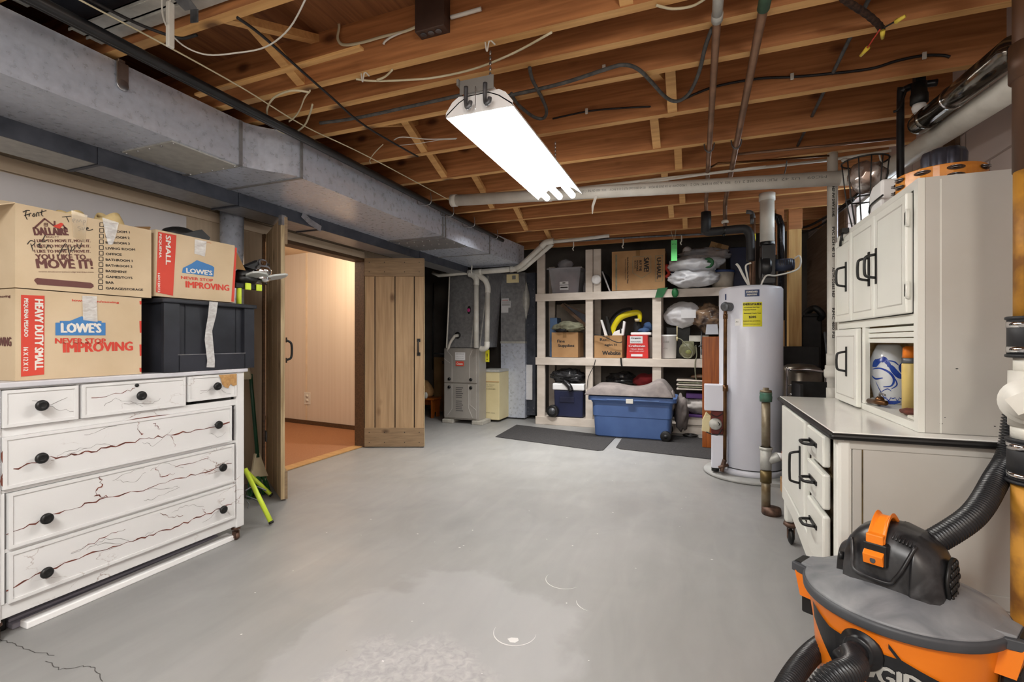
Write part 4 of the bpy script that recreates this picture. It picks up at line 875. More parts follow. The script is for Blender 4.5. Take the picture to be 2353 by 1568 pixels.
# heavy duty box, bottom left
t, b = card_box('cardboard box with blue logo and wide red stripe, directly on the dresser', 1.039, 1.487, 0.967, 1.321)
b.mi = 1
pq(b, [(48,678),(102,680),(101,861),(48,866)])
tx(b, 'NEVER STOP', 127, 790, 242, 790, 0.022, bold=0.012)
tx(b, 'IMPROVING', 146, 811, 304, 806, 0.040, bold=0.012)
tx(b, 'lowes.com/moving', 166, 694, 273, 699, 0.011, bold=0.01)
for v0, v1 in ((684,692),(730,757),(784,810),(838,847)): pq(b, [(320,v0+8),(324.5,v0+8),(324.5,v1+8),(321,v1+8)])
b.mi = 2
pq(b, [(127,742),(137,742),(137,738),(160,738),(187,727),(215,737),(233,738),(233,742),(242,742),(242,771),(127,771)])
b.mi = 3
tx(b, "LOWE'S", 141, 765, 231, 765, 0.040, bold=0.012, up=0.0022)
def txv(b, s, u, v0, v1, h, **k):  # text reading downward
    a = Vector(px_box(u, v0)); c = Vector(px_box(u, v1)); b.text(s, a, (0,0,-1), (0,1,0), h, (c-a).length, up=0.0022, **k)
txv(b, 'HEAVY DUTY SMALL', 79, 688, 850, 0.026, bold=0.012)
txv(b, 'PEQUENA PESADO', 53, 686, 774, 0.014, bold=0.01)
txv(b, '16 X 12 X 12', 53, 799, 853, 0.014, bold=0.01)
b.mi = 4
b.text('NEVER STOP IMPROVING', (BX-0.36,1.0385,1.10), (1,0,0), (0,0,1), 0.034, 0.335, bold=0.012)
b.text('moving', (BX-0.11,1.0385,1.285), (1,0,0), (0,0,1), 0.012, 0.08, bold=0.01)
b.mk('box_body', [m_card, m_red, m_blue, m_inkw, m_brown], t, fix=False)
b = B(); b.prism([Vector(px_box(*p))+Vector((0.003,0,0)) for p in ((188,680),(221,681),(223,740),(190,736))], (0.001,0,0)); b.mk('tape', m_tape, t)
# small box, right
BX2 = BX
t, b = card_box('smaller cardboard box with a torn red stripe, on top of the black crate', 1.551, 1.975, 1.336, 1.657)
b.mi = 1
pq(b, [(363,533),(405,541),(397,680),(358,672)])
tx(b, 'NEVER STOP', 416, 641, 489, 648, 0.014, bold=0.012)
tx(b, 'IMPROVING', 427, 661, 526, 669, 0.032, bold=0.012)
pq(b, [(540,569),(544,570),(537,694),(531,693)])
tx(b, 'lowes.com/moving', 450, 553, 485, 560, 0.006)
b.mi = 2
pq(b, [(418,627),(420,616),(440,606),(452,598),(468,604),(487,611),(492,615),(490,636),(418,627)])
b.mi = 3
tx(b, "LOWE'S", 428, 627, 487, 633, 0.024, bold=0.012, up=0.0022)
txv(b, 'SMALL', 380, 541, 608, 0.024, bold=0.012)
txv(b, 'PEQUENA', 364, 537, 592, 0.013, bold=0.01)
txv(b, '16X12X12', 362, 628, 672, 0.010, bold=0.02)
b.mk('box_body', [m_card, m_red, m_blue, m_inkw], t, fix=False)
b = B(); b.prism([(BX-0.01,1.975,1.655),(BX-0.05,2.085,1.535),(BX-0.03,1.975,1.53)], (0.003,0,0)); b.prism([(BX-0.01,1.975,1.655),(BX-0.38,1.98,1.655),(BX-0.05,2.085,1.535)], (0,0,0.003)); b.mk('flap', m_cardd, t)
b = B(); b.prism([Vector(px_box(*p))+Vector((0.002,0,0)) for p in ((447,550),(474,555),(470,590),(446,583))], (0.0008,0,0)); b.mk('tape', m_tape, t)
b = B(); b.blob((BX-0.2,1.80,1.69),(0.08,0.09,0.05),0.1,2,3,3,flat=-0.7); b.prism([(BX-0.12,1.70,1.66),(BX-0.12,1.87,1.735),(BX-0.12,1.92,1.70),(BX-0.12,1.90,1.66)],(-0.02,0,0)); tag(b.mk('baseball_cap', m_black), 'black cap shape peeking above the smaller cardboard box', 'cap')
# black plastic crate
m_crate = mat('black_crate_plastic', (44,46,54), (30,32,38), rough=0.4, scale=6, rvar=0.1)
t = thing('storage_crate', 'black plastic storage crate taped shut, on the right end of the dresser', 'crate', (-2.6,1.84,0.967))
cx1, cy0, cy1, cz0, cz1 = -2.385, 1.56, 2.075, 0.967, 1.305
b = B(); b.box(cx1-0.42, cx1-0.02, cy0+0.01, cy1-0.015, cz0, cz1)
b.box(cx1-0.02, cx1, cy0, cy0+0.075, cz0, cz1); b.box(cx1-0.02, cx1, cy1-0.075, cy1-0.01, cz0, cz1); b.box(cx1-0.02, cx1, cy0+0.07, cy1-0.07, cz0, cz0+0.085)
for y in (1.675, 1.96): b.box(cx1-0.021, cx1-0.016, y-0.001, y+0.001, cz0+0.085, cz1)
b.mk('crate_body', m_crate, t, bev=0.006)
b = B(); b.box(cx1-0.44, cx1+0.012, cy0-0.012, cy1, cz1, cz1+0.022); b.mk('lid', m_crate, t, bev=0.006)
b = B(); b.box(cx1+0.0005, cx1+0.002, cy0+0.065, cy1-0.07, cz0+0.083, cz0+0.087); b.mk('panel_edge', m_steel, t)
b = B(); b.strip([(cx1+0.015,1.80,cz1+0.02),(cx1+0.006,1.798,cz1-0.05),(cx1-0.01,1.792,cz1-0.13),(cx1-0.008,1.79,cz0+0.16),(cx1+0.005,1.793,cz0+0.05),(cx1+0.005,1.79,cz0+0.015)], [0.048,0.044,0.036,0.045,0.042,0.045], (1,0,0), 0.004); b.mk('tape', m_tape, t, solid=0.001)
# vertical silver pipe on the wall behind
b = B(); b.cyl((-3.19,2.57,0.9),(-3.19,2.57,2.06),0.078,seg=24); tag(b.mk('round_duct', m_galv), 'round galvanized duct standing against the wall behind the boxes', 'duct')
# folding garage lamp with three grey wings
t = thing('deformable_lamp', 'chrome lamp head with folded pale grey wings on top of the black crate', 'lamp', (-2.52,2.13,1.33))
lc = Vector((-2.50,2.22,1.535))
b = B(); b.lathe([(0.004,0.09),(0.02,0.085),(0.03,0.07),(0.028,0.05),(0.045,0.04),(0.052,0.02),(0.052,0.0),(0.04,-0.015),(0.05,-0.03),(0.036,-0.05),(0.006,-0.058)], lc, seg=24); b.mk('lamp_head', m_chrome, t)
def wing(c, d, L, w, tilt):
    d = Vector(d).normalized(); s = Vector((0,0,1)).cross(d).normalized(); n = d.cross(s)
    b = B(); P = [(0,-w*0.4),(L*0.25,-w*0.55),(L*0.8,-w*0.5),(L,-w*0.25),(L,w*0.25),(L*0.8,w*0.5),(L*0.25,w*0.55),(0,w*0.4)]
    s2 = (s*math.cos(tilt)+Vector((0,0,1))*math.sin(tilt)).normalized()
    b.prism([c+d*x+s2*y for x, y in P], (0,0,0.012)); return b.mk('wing', mat('pale_grey_plastic', (190,194,192), (176,180,178), rough=0.45, scale=6), t, bev=0.003)
wing(lc+Vector((0.02,-0.01,-0.03)), (0.25,-1,0.04), 0.13, 0.09, 0.3); wing(lc+Vector((0.02,0.01,-0.035)), (0.4,1,0.25), 0.13, 0.07, -0.3); wing(lc+Vector((0,0.0,-0.045)), (-1,0.2,0.0), 0.11, 0.07, 0.2)
# lime and black level / tripod parts
t = thing('work_tool', 'lime green and black jointed tool standing beside the lamp head', 'tool', (-2.5,2.12,1.33))
b = B(); b.cyl((-2.47,2.035,1.327),(-2.47,2.035,1.43),0.014,seg=10); b.mk('upright', m_lime, t)
b = B(); b.box(-2.485,-2.455,2.005,2.19,1.425,1.455); b.mk('crossbar', m_black, t, bev=0.004)
for y in (2.075, 2.15):
    b = B(); b.box(-2.452,-2.44,y-0.018,y+0.018,1.418,1.458); b.mk('lime_block', m_lime, t, bev=0.004)
b = B(); b.blob((-2.52,2.12,1.50),(0.045,0.075,0.055),0.3,2,5,3); b.prism([(-2.5,2.10,1.56),(-2.5,2.22,1.62),(-2.5,2.28,1.60),(-2.5,2.20,1.55)],(-0.06,0,0)); tag(b.mk('black_bracket', m_black), 'black plastic bracket folded above the lamp head', 'bracket')
# ------------------------------------------------------------------ broom, poles and dustpan beside the dresser
t = thing('broom', 'broom with dark green handle leaning behind the dresser end', 'broom', (-2.9,2.6,0))
q = [PX(578,890,-3.12), PX(592,1052,-2.98)]
b = B(); b.tube([PX(576,860,-3.13), q[0], q[1]], 0.013, 10, smooth=False); b.mk('handle', m_darkgreen, t)
c = q[1]; b = B(); b.prism([c+Vector((0,-0.02,0.03)), c+Vector((0,0.02,0.03)), c+Vector((0.02,0.06,-0.11)), c+Vector((0.03,0.07,-0.15)), c+Vector((-0.0,-0.07,-0.13)), c+Vector((0,-0.04,-0.08))], (-0.03,0.01,0)); b.mk('head', mat('cream_plastic', (206,196,168), (190,178,148), rough=0.5, scale=6), t, bev=0.005)
b = B()
for k in range(60):
    a = c+Vector((random.uniform(-0.03,0.02), random.uniform(-0.06,0.07), -0.13)); e = Vector((a.x+random.uniform(-0.02,0.05), a.y+random.uniform(-0.04,0.05)+(a.y-c.y)*0.3, 0.004)); b.tube([a, (a+e)/2+Vector((0.005,0,0)), e], 0.0035, 4, 2)
tag(b.mk('bristles', m_green, t), 'green bristles', None, kind='stuff'); 
b = B(); c = PX(580,855,-2.95); b.prism([(-3.14,c.y-0.11,1.05),(-3.14,c.y+0.06,1.05),(-3.12,c.y+0.10,0.86),(-3.10,c.y+0.08,0.84),(-3.10,c.y-0.10,0.84)], (0.05,0,0)); tag(b.mk('dustpan', mat('beige_dustpan', (176,166,140), (156,146,122), rough=0.5, scale=6), bev=0.006), 'beige dustpan hanging on the wall above the broom', 'dustpan')
for i, (a, c, lab) in enumerate(((PX(563,1078,-2.62), PZ(624,1203,0.012), 'lime green pole with its black tip on the floor, the longer one'), (PX(566,1084,-2.95), PX(624,1139,-2.82), 'short lime green pole in front of the broom bristles'))):
    t = thing('lime_pole', lab, 'pole', (c.x,c.y,0)); a = Vector(a)
    b = B(); b.cyl(a, c, 0.014, seg=10); b.mk('shaft', m_lime, t)
    d = (c-a).normalized(); b = B(); b.cyl(c-d*0.012, c+d*0.001, 0.0145, seg=10); b.mk('tip', m_black, t)
b = B(); b.tube([PX(564,1128,-2.8),PX(585,1118,-2.8),PX(612,1128,-2.75)],0.006,6); b.tube([PX(564,1140,-2.75),PX(590,1150,-2.7),PX(602,1160,-2.7)],0.005,6); b.tube([PX(566,1150,-2.7),PX(572,1158,-2.68),PX(570,1168,-2.66)],0.003,6)
tag(b.mk('wire_stand', m_dull), 'bent grey wire stand on the floor by the lime poles', 'stand')
b = B(); b.box(-3.288,-3.28,2.60,2.66,1.25,1.36); tag(b.mk('light_switch', m_panelb if False else m_beige, bev=0.003), 'beige switch plate on the wall left of the open door leaf', 'switch')

# ------------------------------------------------------------------ furnace corner
t = thing('furnace', 'grey gas furnace with red badge standing on concrete blocks', 'furnace', (-3.0,6.2,0))
m_furn = mat('taupe_furnace_steel', (170,166,160), (158,154,148), rough=0.42, metal=0.35, scale=3)
m_furnl = mat('light_furnace_edge', (206,204,200), (194,192,188), rough=0.4, metal=0.3, scale=3)
fx0, fx1, fy = -3.262, -2.735, 5.87
b = B(); b.box(fx0, fx1, fy+0.01, 6.115, 0.05, 1.025); b.mk('cabinet', m_furn, t, bev=0.004)
def furnace_door(z0, z1, lower):
    b = B(); b.box(fx0+0.008, fx1-0.03, fy-0.008, fy+0.01, z0, z1); d = b.mk('door', m_furn, t, bev=0.004)
    for pts in (([(fx0+0.045,z1-0.02),(fx0+0.13,z1-0.11),(fx0+0.13,z0+0.01)], [(fx1-0.09,z1-0.02),(fx1-0.135,z1-0.11),(fx1-0.135,z0+0.01)], [(fx0+0.01,z1-0.14),(fx0+0.10,z1-0.20)]) if not lower else
                ([(fx0+0.13,z1-0.01),(fx0+0.13,z0+0.12),(fx0+0.06,z0+0.03)], [(fx1-0.145,z1-0.01),(fx1-0.145,z0+0.14),(fx1-0.09,z0+0.02)], [(fx1-0.125,z1-0.01),(fx1-0.125,z0+0.19),(fx1-0.03,z0+0.12)])):
        b = B(); b.strip([(x,fy-0.009,z) for x, z in pts], 0.006, (0,-1,0)); b.mk('crease', m_furnl, d, solid=0.003)
    for x in (fx0+0.09, fx1-0.11):
        z = z0+0.045 if not lower else z1-0.05
        b = B(); b.cyl((x,fy-0.008,z),(x,fy-0.02,z),0.022); b.mk('latch_knob', m_black, d)
    return d
d = furnace_door(0.555, 1.018, False)
b = B(); b.box(fx0+0.18, fx0+0.33, fy-0.011, fy-0.008, 0.86, 0.965); b.mi = 1
b.text('IMPORTANT', (fx0+0.19,fy-0.011,0.935), (1,0,0), (0,0,1), 0.016, 0.13); b.text('Keep area clear', (fx0+0.19,fy-0.011,0.905), (1,0,0), (0,0,1), 0.010, 0.12); b.text('around furnace', (fx0+0.19,fy-0.011,0.88), (1,0,0), (0,0,1), 0.010, 0.12)
b.mk('paper_label', [m_paper, m_greyink], d, fix=False)
b = B(); b.box(fx0+0.19, fx0+0.31, fy-0.014, fy-0.008, 0.78, 0.845); b.mi = 1; b.text('Crown', (fx0+0.205,fy-0.014,0.797), (1,0,0), (0,0,1), 0.030, 0.09, bold=0.01, shear=0.2); b.mk('badge', [m_red, m_inkw], d, fix=False)
d = furnace_door(0.072, 0.54, True)
b = B()
for k in range(13):
    if k in (6,): continue
    b.box(fx0+0.19, fx0+0.30-(0.02 if k % 3 else 0), fy-0.010, fy-0.008, 0.48-k*0.026, 0.492-k*0.026)
b.mk('vent_label', mat('dark_grey_label', (96,94,94), (84,82,82), rough=0.5), d)
for x in (fx0+0.05, fx1-0.03):
    b = B(); b.box(x-0.06, x+0.10, fy-0.03, 6.115, 0, 0.05); tag(b.mk('concrete_block', mat('pale_concrete', (176,172,162), (156,152,144), rough=0.9, scale=20, bump=0.2), bev=0.005), 'low concrete block under the %s of the grey furnace' % ('left side' if x < -3 else 'right side'), 'block')
t = thing('plenum', 'tall dull metal coil box on top of the furnace', 'duct', (-3.0,6.2,1.03))
b = B(); b.hexa([(fx0+0.03,fy+0.04,1.03),(fx1-0.0,fy+0.04,1.03),(fx0+0.03,6.5,1.03),(fx1,6.5,1.03),(fx0+0.03,fy+0.12,2.10),(fx1+0.09,fy+0.12,2.10),(fx0+0.03,6.5,2.10),(fx1+0.09,6.5,2.10)]); b.mk('coil_box', m_galvd, t, bev=0.003)
b = B()
for xa, xb in ((fx0+0.03, fx0+0.03), (fx1-0.13, fx1-0.06), (fx1, fx1+0.09)): b.hexa([(xa-0.006,fy+0.03,1.03),(xa+0.004,fy+0.03,1.03),(xa-0.006,fy+0.045,1.03),(xa+0.004,fy+0.045,1.03),(xb-0.006,fy+0.11,2.0),(xb+0.004,fy+0.11,2.0),(xb-0.006,fy+0.125,2.0),(xb+0.004,fy+0.125,2.0)])
b.mk('edge_flange', m_galvl, t)
c = PY(1052,771,fy+0.05); b = B(); b.cyl(c, c+Vector((0,-0.012,0)), 0.045); b.mk('port_plate', m_black, t)
b = B(); b.cyl(c+Vector((0.01,-0.01,0)), c+Vector((-0.02,-0.05,-0.01)), 0.022); b.tube([c+Vector((-0.02,-0.04,0)),c+Vector((-0.10,-0.05,-0.12)),c+Vector((-0.14,-0.03,-0.26))], 0.02, 8); b.mk('port_pipe', m_pvc, t)
c = PY(1078,713,fy+0.08); b = B(); b.sph(c, 0.05, 14, (0.55,0.35,1.15)); b.mk('rubber_boot', m_black, t)
b = B(); b.sph(c+Vector((0,-0.015,0.0)), 0.026, 12, (0.9,0.4,1)); b.mk('pink_cap', mat('pink_plastic', (206,60,140), (196,50,130), rough=0.4), t)
# vent pipes of the furnace
t = thing('furnace_vent_pipes', 'white PVC pipes rising from the furnace and slanting up to the ceiling', 'pipe', (-2.7,5.8,1.03))
def vp(name, pts, r, n=1, smooth=False): b = B(); b.tube(pts, r, 18, n, smooth=smooth); return b.mk(name, m_pvc, t)
vp('intake_pipe', [(-2.727,5.78,1.03),(-2.727,5.78,1.90)], 0.033)
vp('intake_elbow', [(-2.727,5.78,1.86),(-2.727,5.78,1.93),(-2.77,5.78,1.985),(-2.83,5.78,2.01)], 0.037, 5, True)
vp('exhaust_elbow', [(-2.70,5.86,1.02),(-2.655,5.85,1.015),(-2.605,5.84,1.04),(-2.60,5.84,1.11)], 0.037, 5, True)
vp('exhaust_pipe', [(-2.60,5.84,1.08),(-2.588,5.84,1.80)], 0.032)
vp('exhaust_elbow', [(-2.588,5.84,1.76),(-2.588,5.84,1.83),(-2.62,5.83,1.92),(-2.69,5.82,1.975),(-2.75,5.81,2.0)], 0.037, 5, True)
vp('drain_branch', [(-3.40,5.80,2.06),(-3.30,5.80,2.015),(-2.85,5.80,2.03)], 0.023)
vp('reducer', [(-2.86,5.80,2.03),(-2.80,5.80,2.03)], 0.036)
e0, e1 = Vector((-2.82,5.80,2.03)), Vector((-2.17,5.80,2.045))
vp('level_pipe', [e0, e1], 0.034)
for k in (0.22, 0.9):
    p = e0.lerp(e1, k); vp('coupling', [p-Vector((0.02,0,0)), p+Vector((0.02,0,0))], 0.039)
dd = Vector((-1.745,5.70,2.335))
vp('slanting_pipe', [e1+Vector((-0.02,-0.0,0)), e1+Vector((0.05,0,0.03)), dd], 0.033)
vp('slanting_pipe', [e1+Vector((-0.02,0.075,-0.01)), e1+Vector((0.075,0.075,0.015)), dd+Vector((0.06,0.07,-0.01))], 0.03)
vp('elbow', [dd-Vector((0.06,-0.015,0.045)), dd, dd+Vector((0.10,0,0.008))], 0.036, 5, True)
vp('upper_pipe', [dd+Vector((0.03,0,0)), PZ(1330,550,2.352), PZ(1400,542,2.36)], 0.020)
b = B(); b.tube([(-2.77,5.74,2.13),(-2.775,5.74,2.0),(-2.73,5.745,1.975)], 0.009, 6); b.mk('strap', m_pvc, t)
b = B(); b.box(-2.33,-2.17,5.86,5.90,1.88,1.99); b.mi = 1; b.box(-2.25,-2.20,5.855,5.86,1.92,1.97); tag(b.mk('control_box', [m_cream, m_greyink], bev=0.004), 'small cream control box hanging under the level white pipe', 'control box')
t = thing('humidifier', 'narrow cream metal cabinet on the floor between furnace and tall duct', 'air cleaner', (-2.68,6.3,0))
b = B(); b.box(-2.835,-2.545,6.13,6.5,0.03,0.71); b.mk('cabinet', m_cream, t, bev=0.006)
b = B(); b.box(-2.84,-2.54,6.12,6.5,0.69,0.725); b.mk('top_cap', m_galvl, t, bev=0.003)
b = B(); b.box(-2.835,-2.545,6.122,6.13,0.555,0.562); b.mi = 1
b.text('Space Guard', (-2.78,6.128,0.505), (1,0,0), (0,0,1), 0.014, 0.16); b.text('high efficiency', (-2.77,6.128,0.48), (1,0,0), (0,0,1), 0.01, 0.13); b.text('AIR CLEANER', (-2.80,6.128,0.45), (1,0,0), (0,0,1), 0.012, 0.20); b.text('MODEL 2200', (-2.77,6.128,0.12), (1,0,0), (0,0,1), 0.009, 0.16)
b.mk('panel_lettering', [m_oak, m_ink], t, fix=False)
t = thing('return_air_drop', 'tall bluish galvanized duct dropping to the floor beside the shelves', 'duct', (-2.47,6.6,0.02))
b = B(); b.box(-2.665,-2.295,6.48,6.9,0.02,1.095); b.mk('lower_duct', m_galv, t, bev=0.002)
b = B(); b.box(-2.665,-2.295,6.48,6.9,1.10,2.10); b.mk('upper_duct', m_galvd, t, bev=0.002)
b = B(); b.box(-2.67,-2.29,6.474,6.9,1.085,1.115); b.mk('joint_flange', m_galvl, t)
b = B(); b.box(-2.295,-2.16,6.55,6.88,0.06,2.10); b.mk('side_duct', m_galvk, t)
b = B()
for z in (0.11,0.16,1.35,1.5,1.62,1.74,1.86,1.93):
    for x in (-2.27,-2.19): b.sph((x,6.548,z),0.006,6)
tag(b.mk('screws', m_steel, t), 'bright screw heads', None, kind='stuff')
b = B(); b.box(-2.292,-2.20,6.52,6.55,0.28,0.78); b.box(-2.292,-2.20,6.515,6.52,0.527,0.533); b.mk('filter_slot_cover', m_paper, t, bev=0.002)
b = B(); b.lathe([(0.0,0.28),(0.012,0.25),(0.05,0.1),(0.06,0.0),(0.05,-0.1),(0.012,-0.25),(0.0,-0.28)], (-2.292,6.52,1.70), seg=10); b.mk('foil_tape_bulge', m_galvl, t)
b = B(); b.box(-2.655,-2.51,6.472,6.478,1.60,1.70); b.box(-2.655,-2.545,6.471,6.477,1.53,1.62); b.box(-2.65,-2.54,6.470,6.476,1.70,1.735); b.mi = 1; b.text('CAUTION', (-2.64,6.470,1.70), (1,0,0), (0,0,1), 0.014, 0.09, bold=0.01); b.mi = 2
for z in (1.68, 1.665, 1.645, 1.63): b.box(-2.645,-2.52,6.4705,6.471,z,z+0.006)
b.mk('warning_label', [m_paper, m_red, m_greyink], t, fix=False)
b = B(); b.box(-2.80,-2.73,6.86,6.865,0.9,1.03) ; b.bm.free()
b = B(); c = PY(1120,825,6.1); b.box(c.x-0.03,c.x+0.03,6.095,6.10,0.83,1.0); b.mi = 1; b.text('!', (c.x-0.008,6.094,0.86), (1,0,0), (0,0,1), 0.09, 0.014); tag(b.mk('yellow_tag', [m_label, m_ink], fix=False), 'yellow tag hanging beside the furnace above the cream cabinet', 'tag')
b = B(); b.tube([(c.x,6.10,1.0),(c.x+0.0,5.9,1.02)],0.002,5,smooth=False); b.bm.free()
pipe('thin_white_pipe', [PY(1033,636,5.72), PY(1030,720,5.72), PY(1026,800,5.72)], 0.009, m_pvc, 'thin white tube beside the left edge of the furnace')
pipe('black_pole', [PY(996,650,6.3), PY(995,740,6.3), PY(994,850,6.3)], 0.012, m_black, 'slim black pole standing behind the furnace at left, by the hanging sheet')
pipe('black_pole', [PY(996,813,6.3)+Vector((0,0.03,0)), PY(1020,814,6.3)+Vector((0,0.03,0))], 0.010, m_dull, 'short level grey bar behind the hanging sheet')
b = B(); rr = []
for i in range(15):
    x = -3.29+0.42*i/14+ -0.25
    rr.append([(x, 6.72+0.03*math.sin(i*1.7)+0.012*math.sin(i*3.1+j), 1.62-0.72*j/8) for j in range(9)])
b.sm = True
vs = [[b.bm.verts.new(Vector(p)) for p in r] for r in rr]
for a, c in zip(vs, vs[1:]):
    for j in range(8): b.face([a[j], c[j], c[j+1], a[j+1]])
tag(b.mk('hanging_sheet', mat('faded_sheet', (176,184,196), (112,88,96), rough=0.9, scale=4, lo=0.32, hi=0.42), solid=0.004), 'faded bluish cloth with dark patches hanging behind the furnace', 'cloth')
# clutter between the barn door and the furnace
t = thing('step_stool', 'small orange-brown wooden step stool behind the right barn door leaf', 'stool', (-3.74,6.22,0))
b = B(); b.box(-3.92,-3.56,6.10,6.34,0.26,0.29); b.mk('step_top', m_redwood, t, bev=0.005)
b = B(); b.box(-3.90,-3.58,6.32,6.335,0.16,0.26); b.mk('apron', m_redwood, t)
for x in (-3.88, -3.61):
    b = B(); b.prism([(x,6.11,0),(x,6.17,0),(x,6.19,0.08),(x,6.25,0.08),(x,6.27,0),(x,6.33,0),(x,6.33,0.26),(x,6.11,0.26)], (0.022,0,0)); b.mk('side_panel', m_redwood, t, bev=0.003)
b = B(); b.lathe([(0.0,0.0),(0.12,0.0),(0.15,0.03),(0.155,0.10),(0.12,0.17),(0.06,0.24),(0.0,0.26)], (-3.80,6.22,0.292), seg=20); tag(b.mk('tan_bundle', mat('tan_canvas', (176,138,92), (150,114,72), rough=0.9, scale=12, bump=0.2)), 'rounded tan bundle sitting on the wooden step stool', 'bundle')
b = B(); b.sph((-3.68,6.09,0.33),0.03,12,(1,0.7,1.6)); tag(b.mk('white_bottle', m_wirew), 'small white bottle in front of the tan bundle', 'bottle')
def plainbox(label, x0, x1, y0, y1, z0, z1, m, name='cardboard_box', cat='box', txt=None, group=None, rot=0.0):
    t = thing(name, label, cat, ((x0+x1)/2,(y0+y1)/2,z0), group)
    M = Matrix.Translation(((x0+x1)/2,(y0+y1)/2,(z0+z1)/2)) @ Matrix.Rotation(rot,4,'Y') @ Matrix.Translation((-(x0+x1)/2,-(y0+y1)/2,-(z0+z1)/2))
    b = B(); b.box(x0,x1,y0,y1,z0,z1)
    b.mi = 1
    for row in (txt or []):
        s_, x, z, h, w = row[:5]; u_, v_ = (row[5], row[6]) if len(row) > 5 else ((1,0,0),(0,0,1))
        b.text(s_, (x,y0,z), u_, v_, h, w, bold=0.02)
    b.xf(M); b.mk('box_body', [m, m_ink], t, fix=False)
    b = B(); b.box((x0+x1)/2-0.025,(x0+x1)/2+0.025,y0-0.0015,y0,z1-0.07,z1); b.box(x0,x1,(y0+y1)/2-0.025,(y0+y1)/2+0.025,z1,z1+0.0015); b.xf(M); b.mk('tape', m_tape if m is m_card else m_cardd, t)
    return t
plainbox('brown cardboard box on the floor between step stool and furnace', -3.56,-3.38,6.40,6.75,0.0,0.44,m_cardb)
plainbox('dark cardboard box stacked high behind the furnace, under the hanging sheet', -3.95,-3.42,6.78,6.93,0.0,0.86,m_cardd, txt=[('SANPET',-3.80,0.76,0.04,0.28)])
b = B(); b.tube([(-3.36,6.30,0.0),(-3.35,6.25,0.12),(-3.38,6.2,0.2),(-3.33,6.22,0.26),(-3.37,6.25,0.1)],0.012,7); tag(b.mk('coiled_hose', m_black), 'small black coiled hose on the floor left of the furnace', 'hose')

# ------------------------------------------------------------------ cream wooden shelving
SY = 6.22; SB = 6.82
t = thing('storage_shelving', 'large cream painted wooden shelving against the back wall', 'shelving', (-0.9,6.5,0))
for (x0, x1, z0, z1) in ((-2.03,-1.92,0,2.30),(-1.365,-1.27,0,2.31),(-1.262,-1.165,1.75,2.31),(-0.525,-0.42,0,1.66),(0.25,0.35,0,1.66)):
    b = B(); b.box(x0,x1,SY,SY+0.04,z0,z1); b.mk('front_post', m_shelf, t, bev=0.003)
for x in (-2.03,-1.36,-0.52,0.25):
    b = B(); b.box(x,x+0.09,SB-0.04,SB,0,2.2); b.mk('rear_post', m_shelf, t)
for z0, z1 in ((1.655,1.755),(0.80,0.90),(0.0,0.105)):
    b = B(); b.box(-2.045,0.40,SY-0.02,SY,z0,z1); b.mk('front_rail', m_shelf, t, bev=0.003)
    b = B(); b.box(-2.03,0.40,SY,SB,z1-0.025,z1-0.003); b.mk('shelf_board', m_shelf, t)
b = B(); b.box(-1.92,-1.37,SB-0.02,SB-0.01,0.1,1.65); b.mk('back_panel', mat('grey_beige_panel', (150,140,130), (130,122,112), rough=0.8, scale=4), t)
b = B(); b.lathe([(0,0),(0.055,0),(0.063,-0.008),(0.063,-0.022),(0.05,-0.035),(0,-0.037)], (-1.22,SY,1.915), axis=(0,1,0), seg=28); b.lathe([(0.022,-0.036),(0.024,-0.038),(0.026,-0.036)], (-1.22,SY,1.915), axis=(0,1,0)); tag(b.mk('smoke_alarm', m_refl), 'round white smoke alarm fixed on the double shelf post', 'smoke alarm')
zt, zm, zb = 1.755, 0.90, 0.105
# top tier
t = thing('clear_tote', 'clear plastic tote with small white label on the top shelf at far left', 'tote', (-1.66,6.45,zt))
b = B()
P8 = lambda x0,x1,y0,y1,z0,z1,e: [(x0+e,y0+e,z0),(x1-e,y0+e,z0),(x0+e,y1-e,z0),(x1-e,y1-e,z0),(x0,y0,z1),(x1,y0,z1),(x0,y1,z1),(x1,y1,z1)]
b.hexa(P8(-1.88,-1.44,6.26,6.66,zt+0.004,zt+0.34,0.04)); b.mk('tub', m_clear, t, bev=0.012)
b = B(); b.box(-1.90,-1.42,6.24,6.68,zt+0.325,zt+0.345); b.mk('rim', m_clear, t, bev=0.004)
b = B(); b.box(-1.73,-1.61,6.285,6.289,zt+0.05,zt+0.11); b.box(-1.73,-1.61,6.28,6.284,zt+0.12,zt+0.16); b.mi = 1; b.box(-1.69,-1.65,6.279,6.281,zt+0.135,zt+0.15); b.box(-1.72,-1.62,6.283,6.285,zt+0.075,zt+0.09); b.mk('paper_label', [m_paper, m_ink], t, fix=False)
b = B(); b.box(-1.80,-1.52,6.36,6.56,zt+0.010,zt+0.28); tag(b.mk('stored_folder', mat('dull_red_card', (140,104,98), (120,88,84), rough=0.8, scale=5)), 'dull red folders standing inside the clear tote', 'folders')
b = B(); b.blob((-1.70,6.45,zt+0.41),(0.10,0.09,0.075),0.25,2,8,3,ridged=0.2); tag(b.mk('clear_bag', m_clear), 'crumpled clear plastic bag on top of the clear tote', 'bag')
b = B(); b.lathe([(0,0),(0.04,0),(0.042,0.10),(0.03,0.12),(0.032,0.14),(0,0.14)], (-1.40,6.42,zt+0.003)); tag(b.mk('glass_jar', m_clear), 'small clear jar between the clear tote and the double post', 'jar')
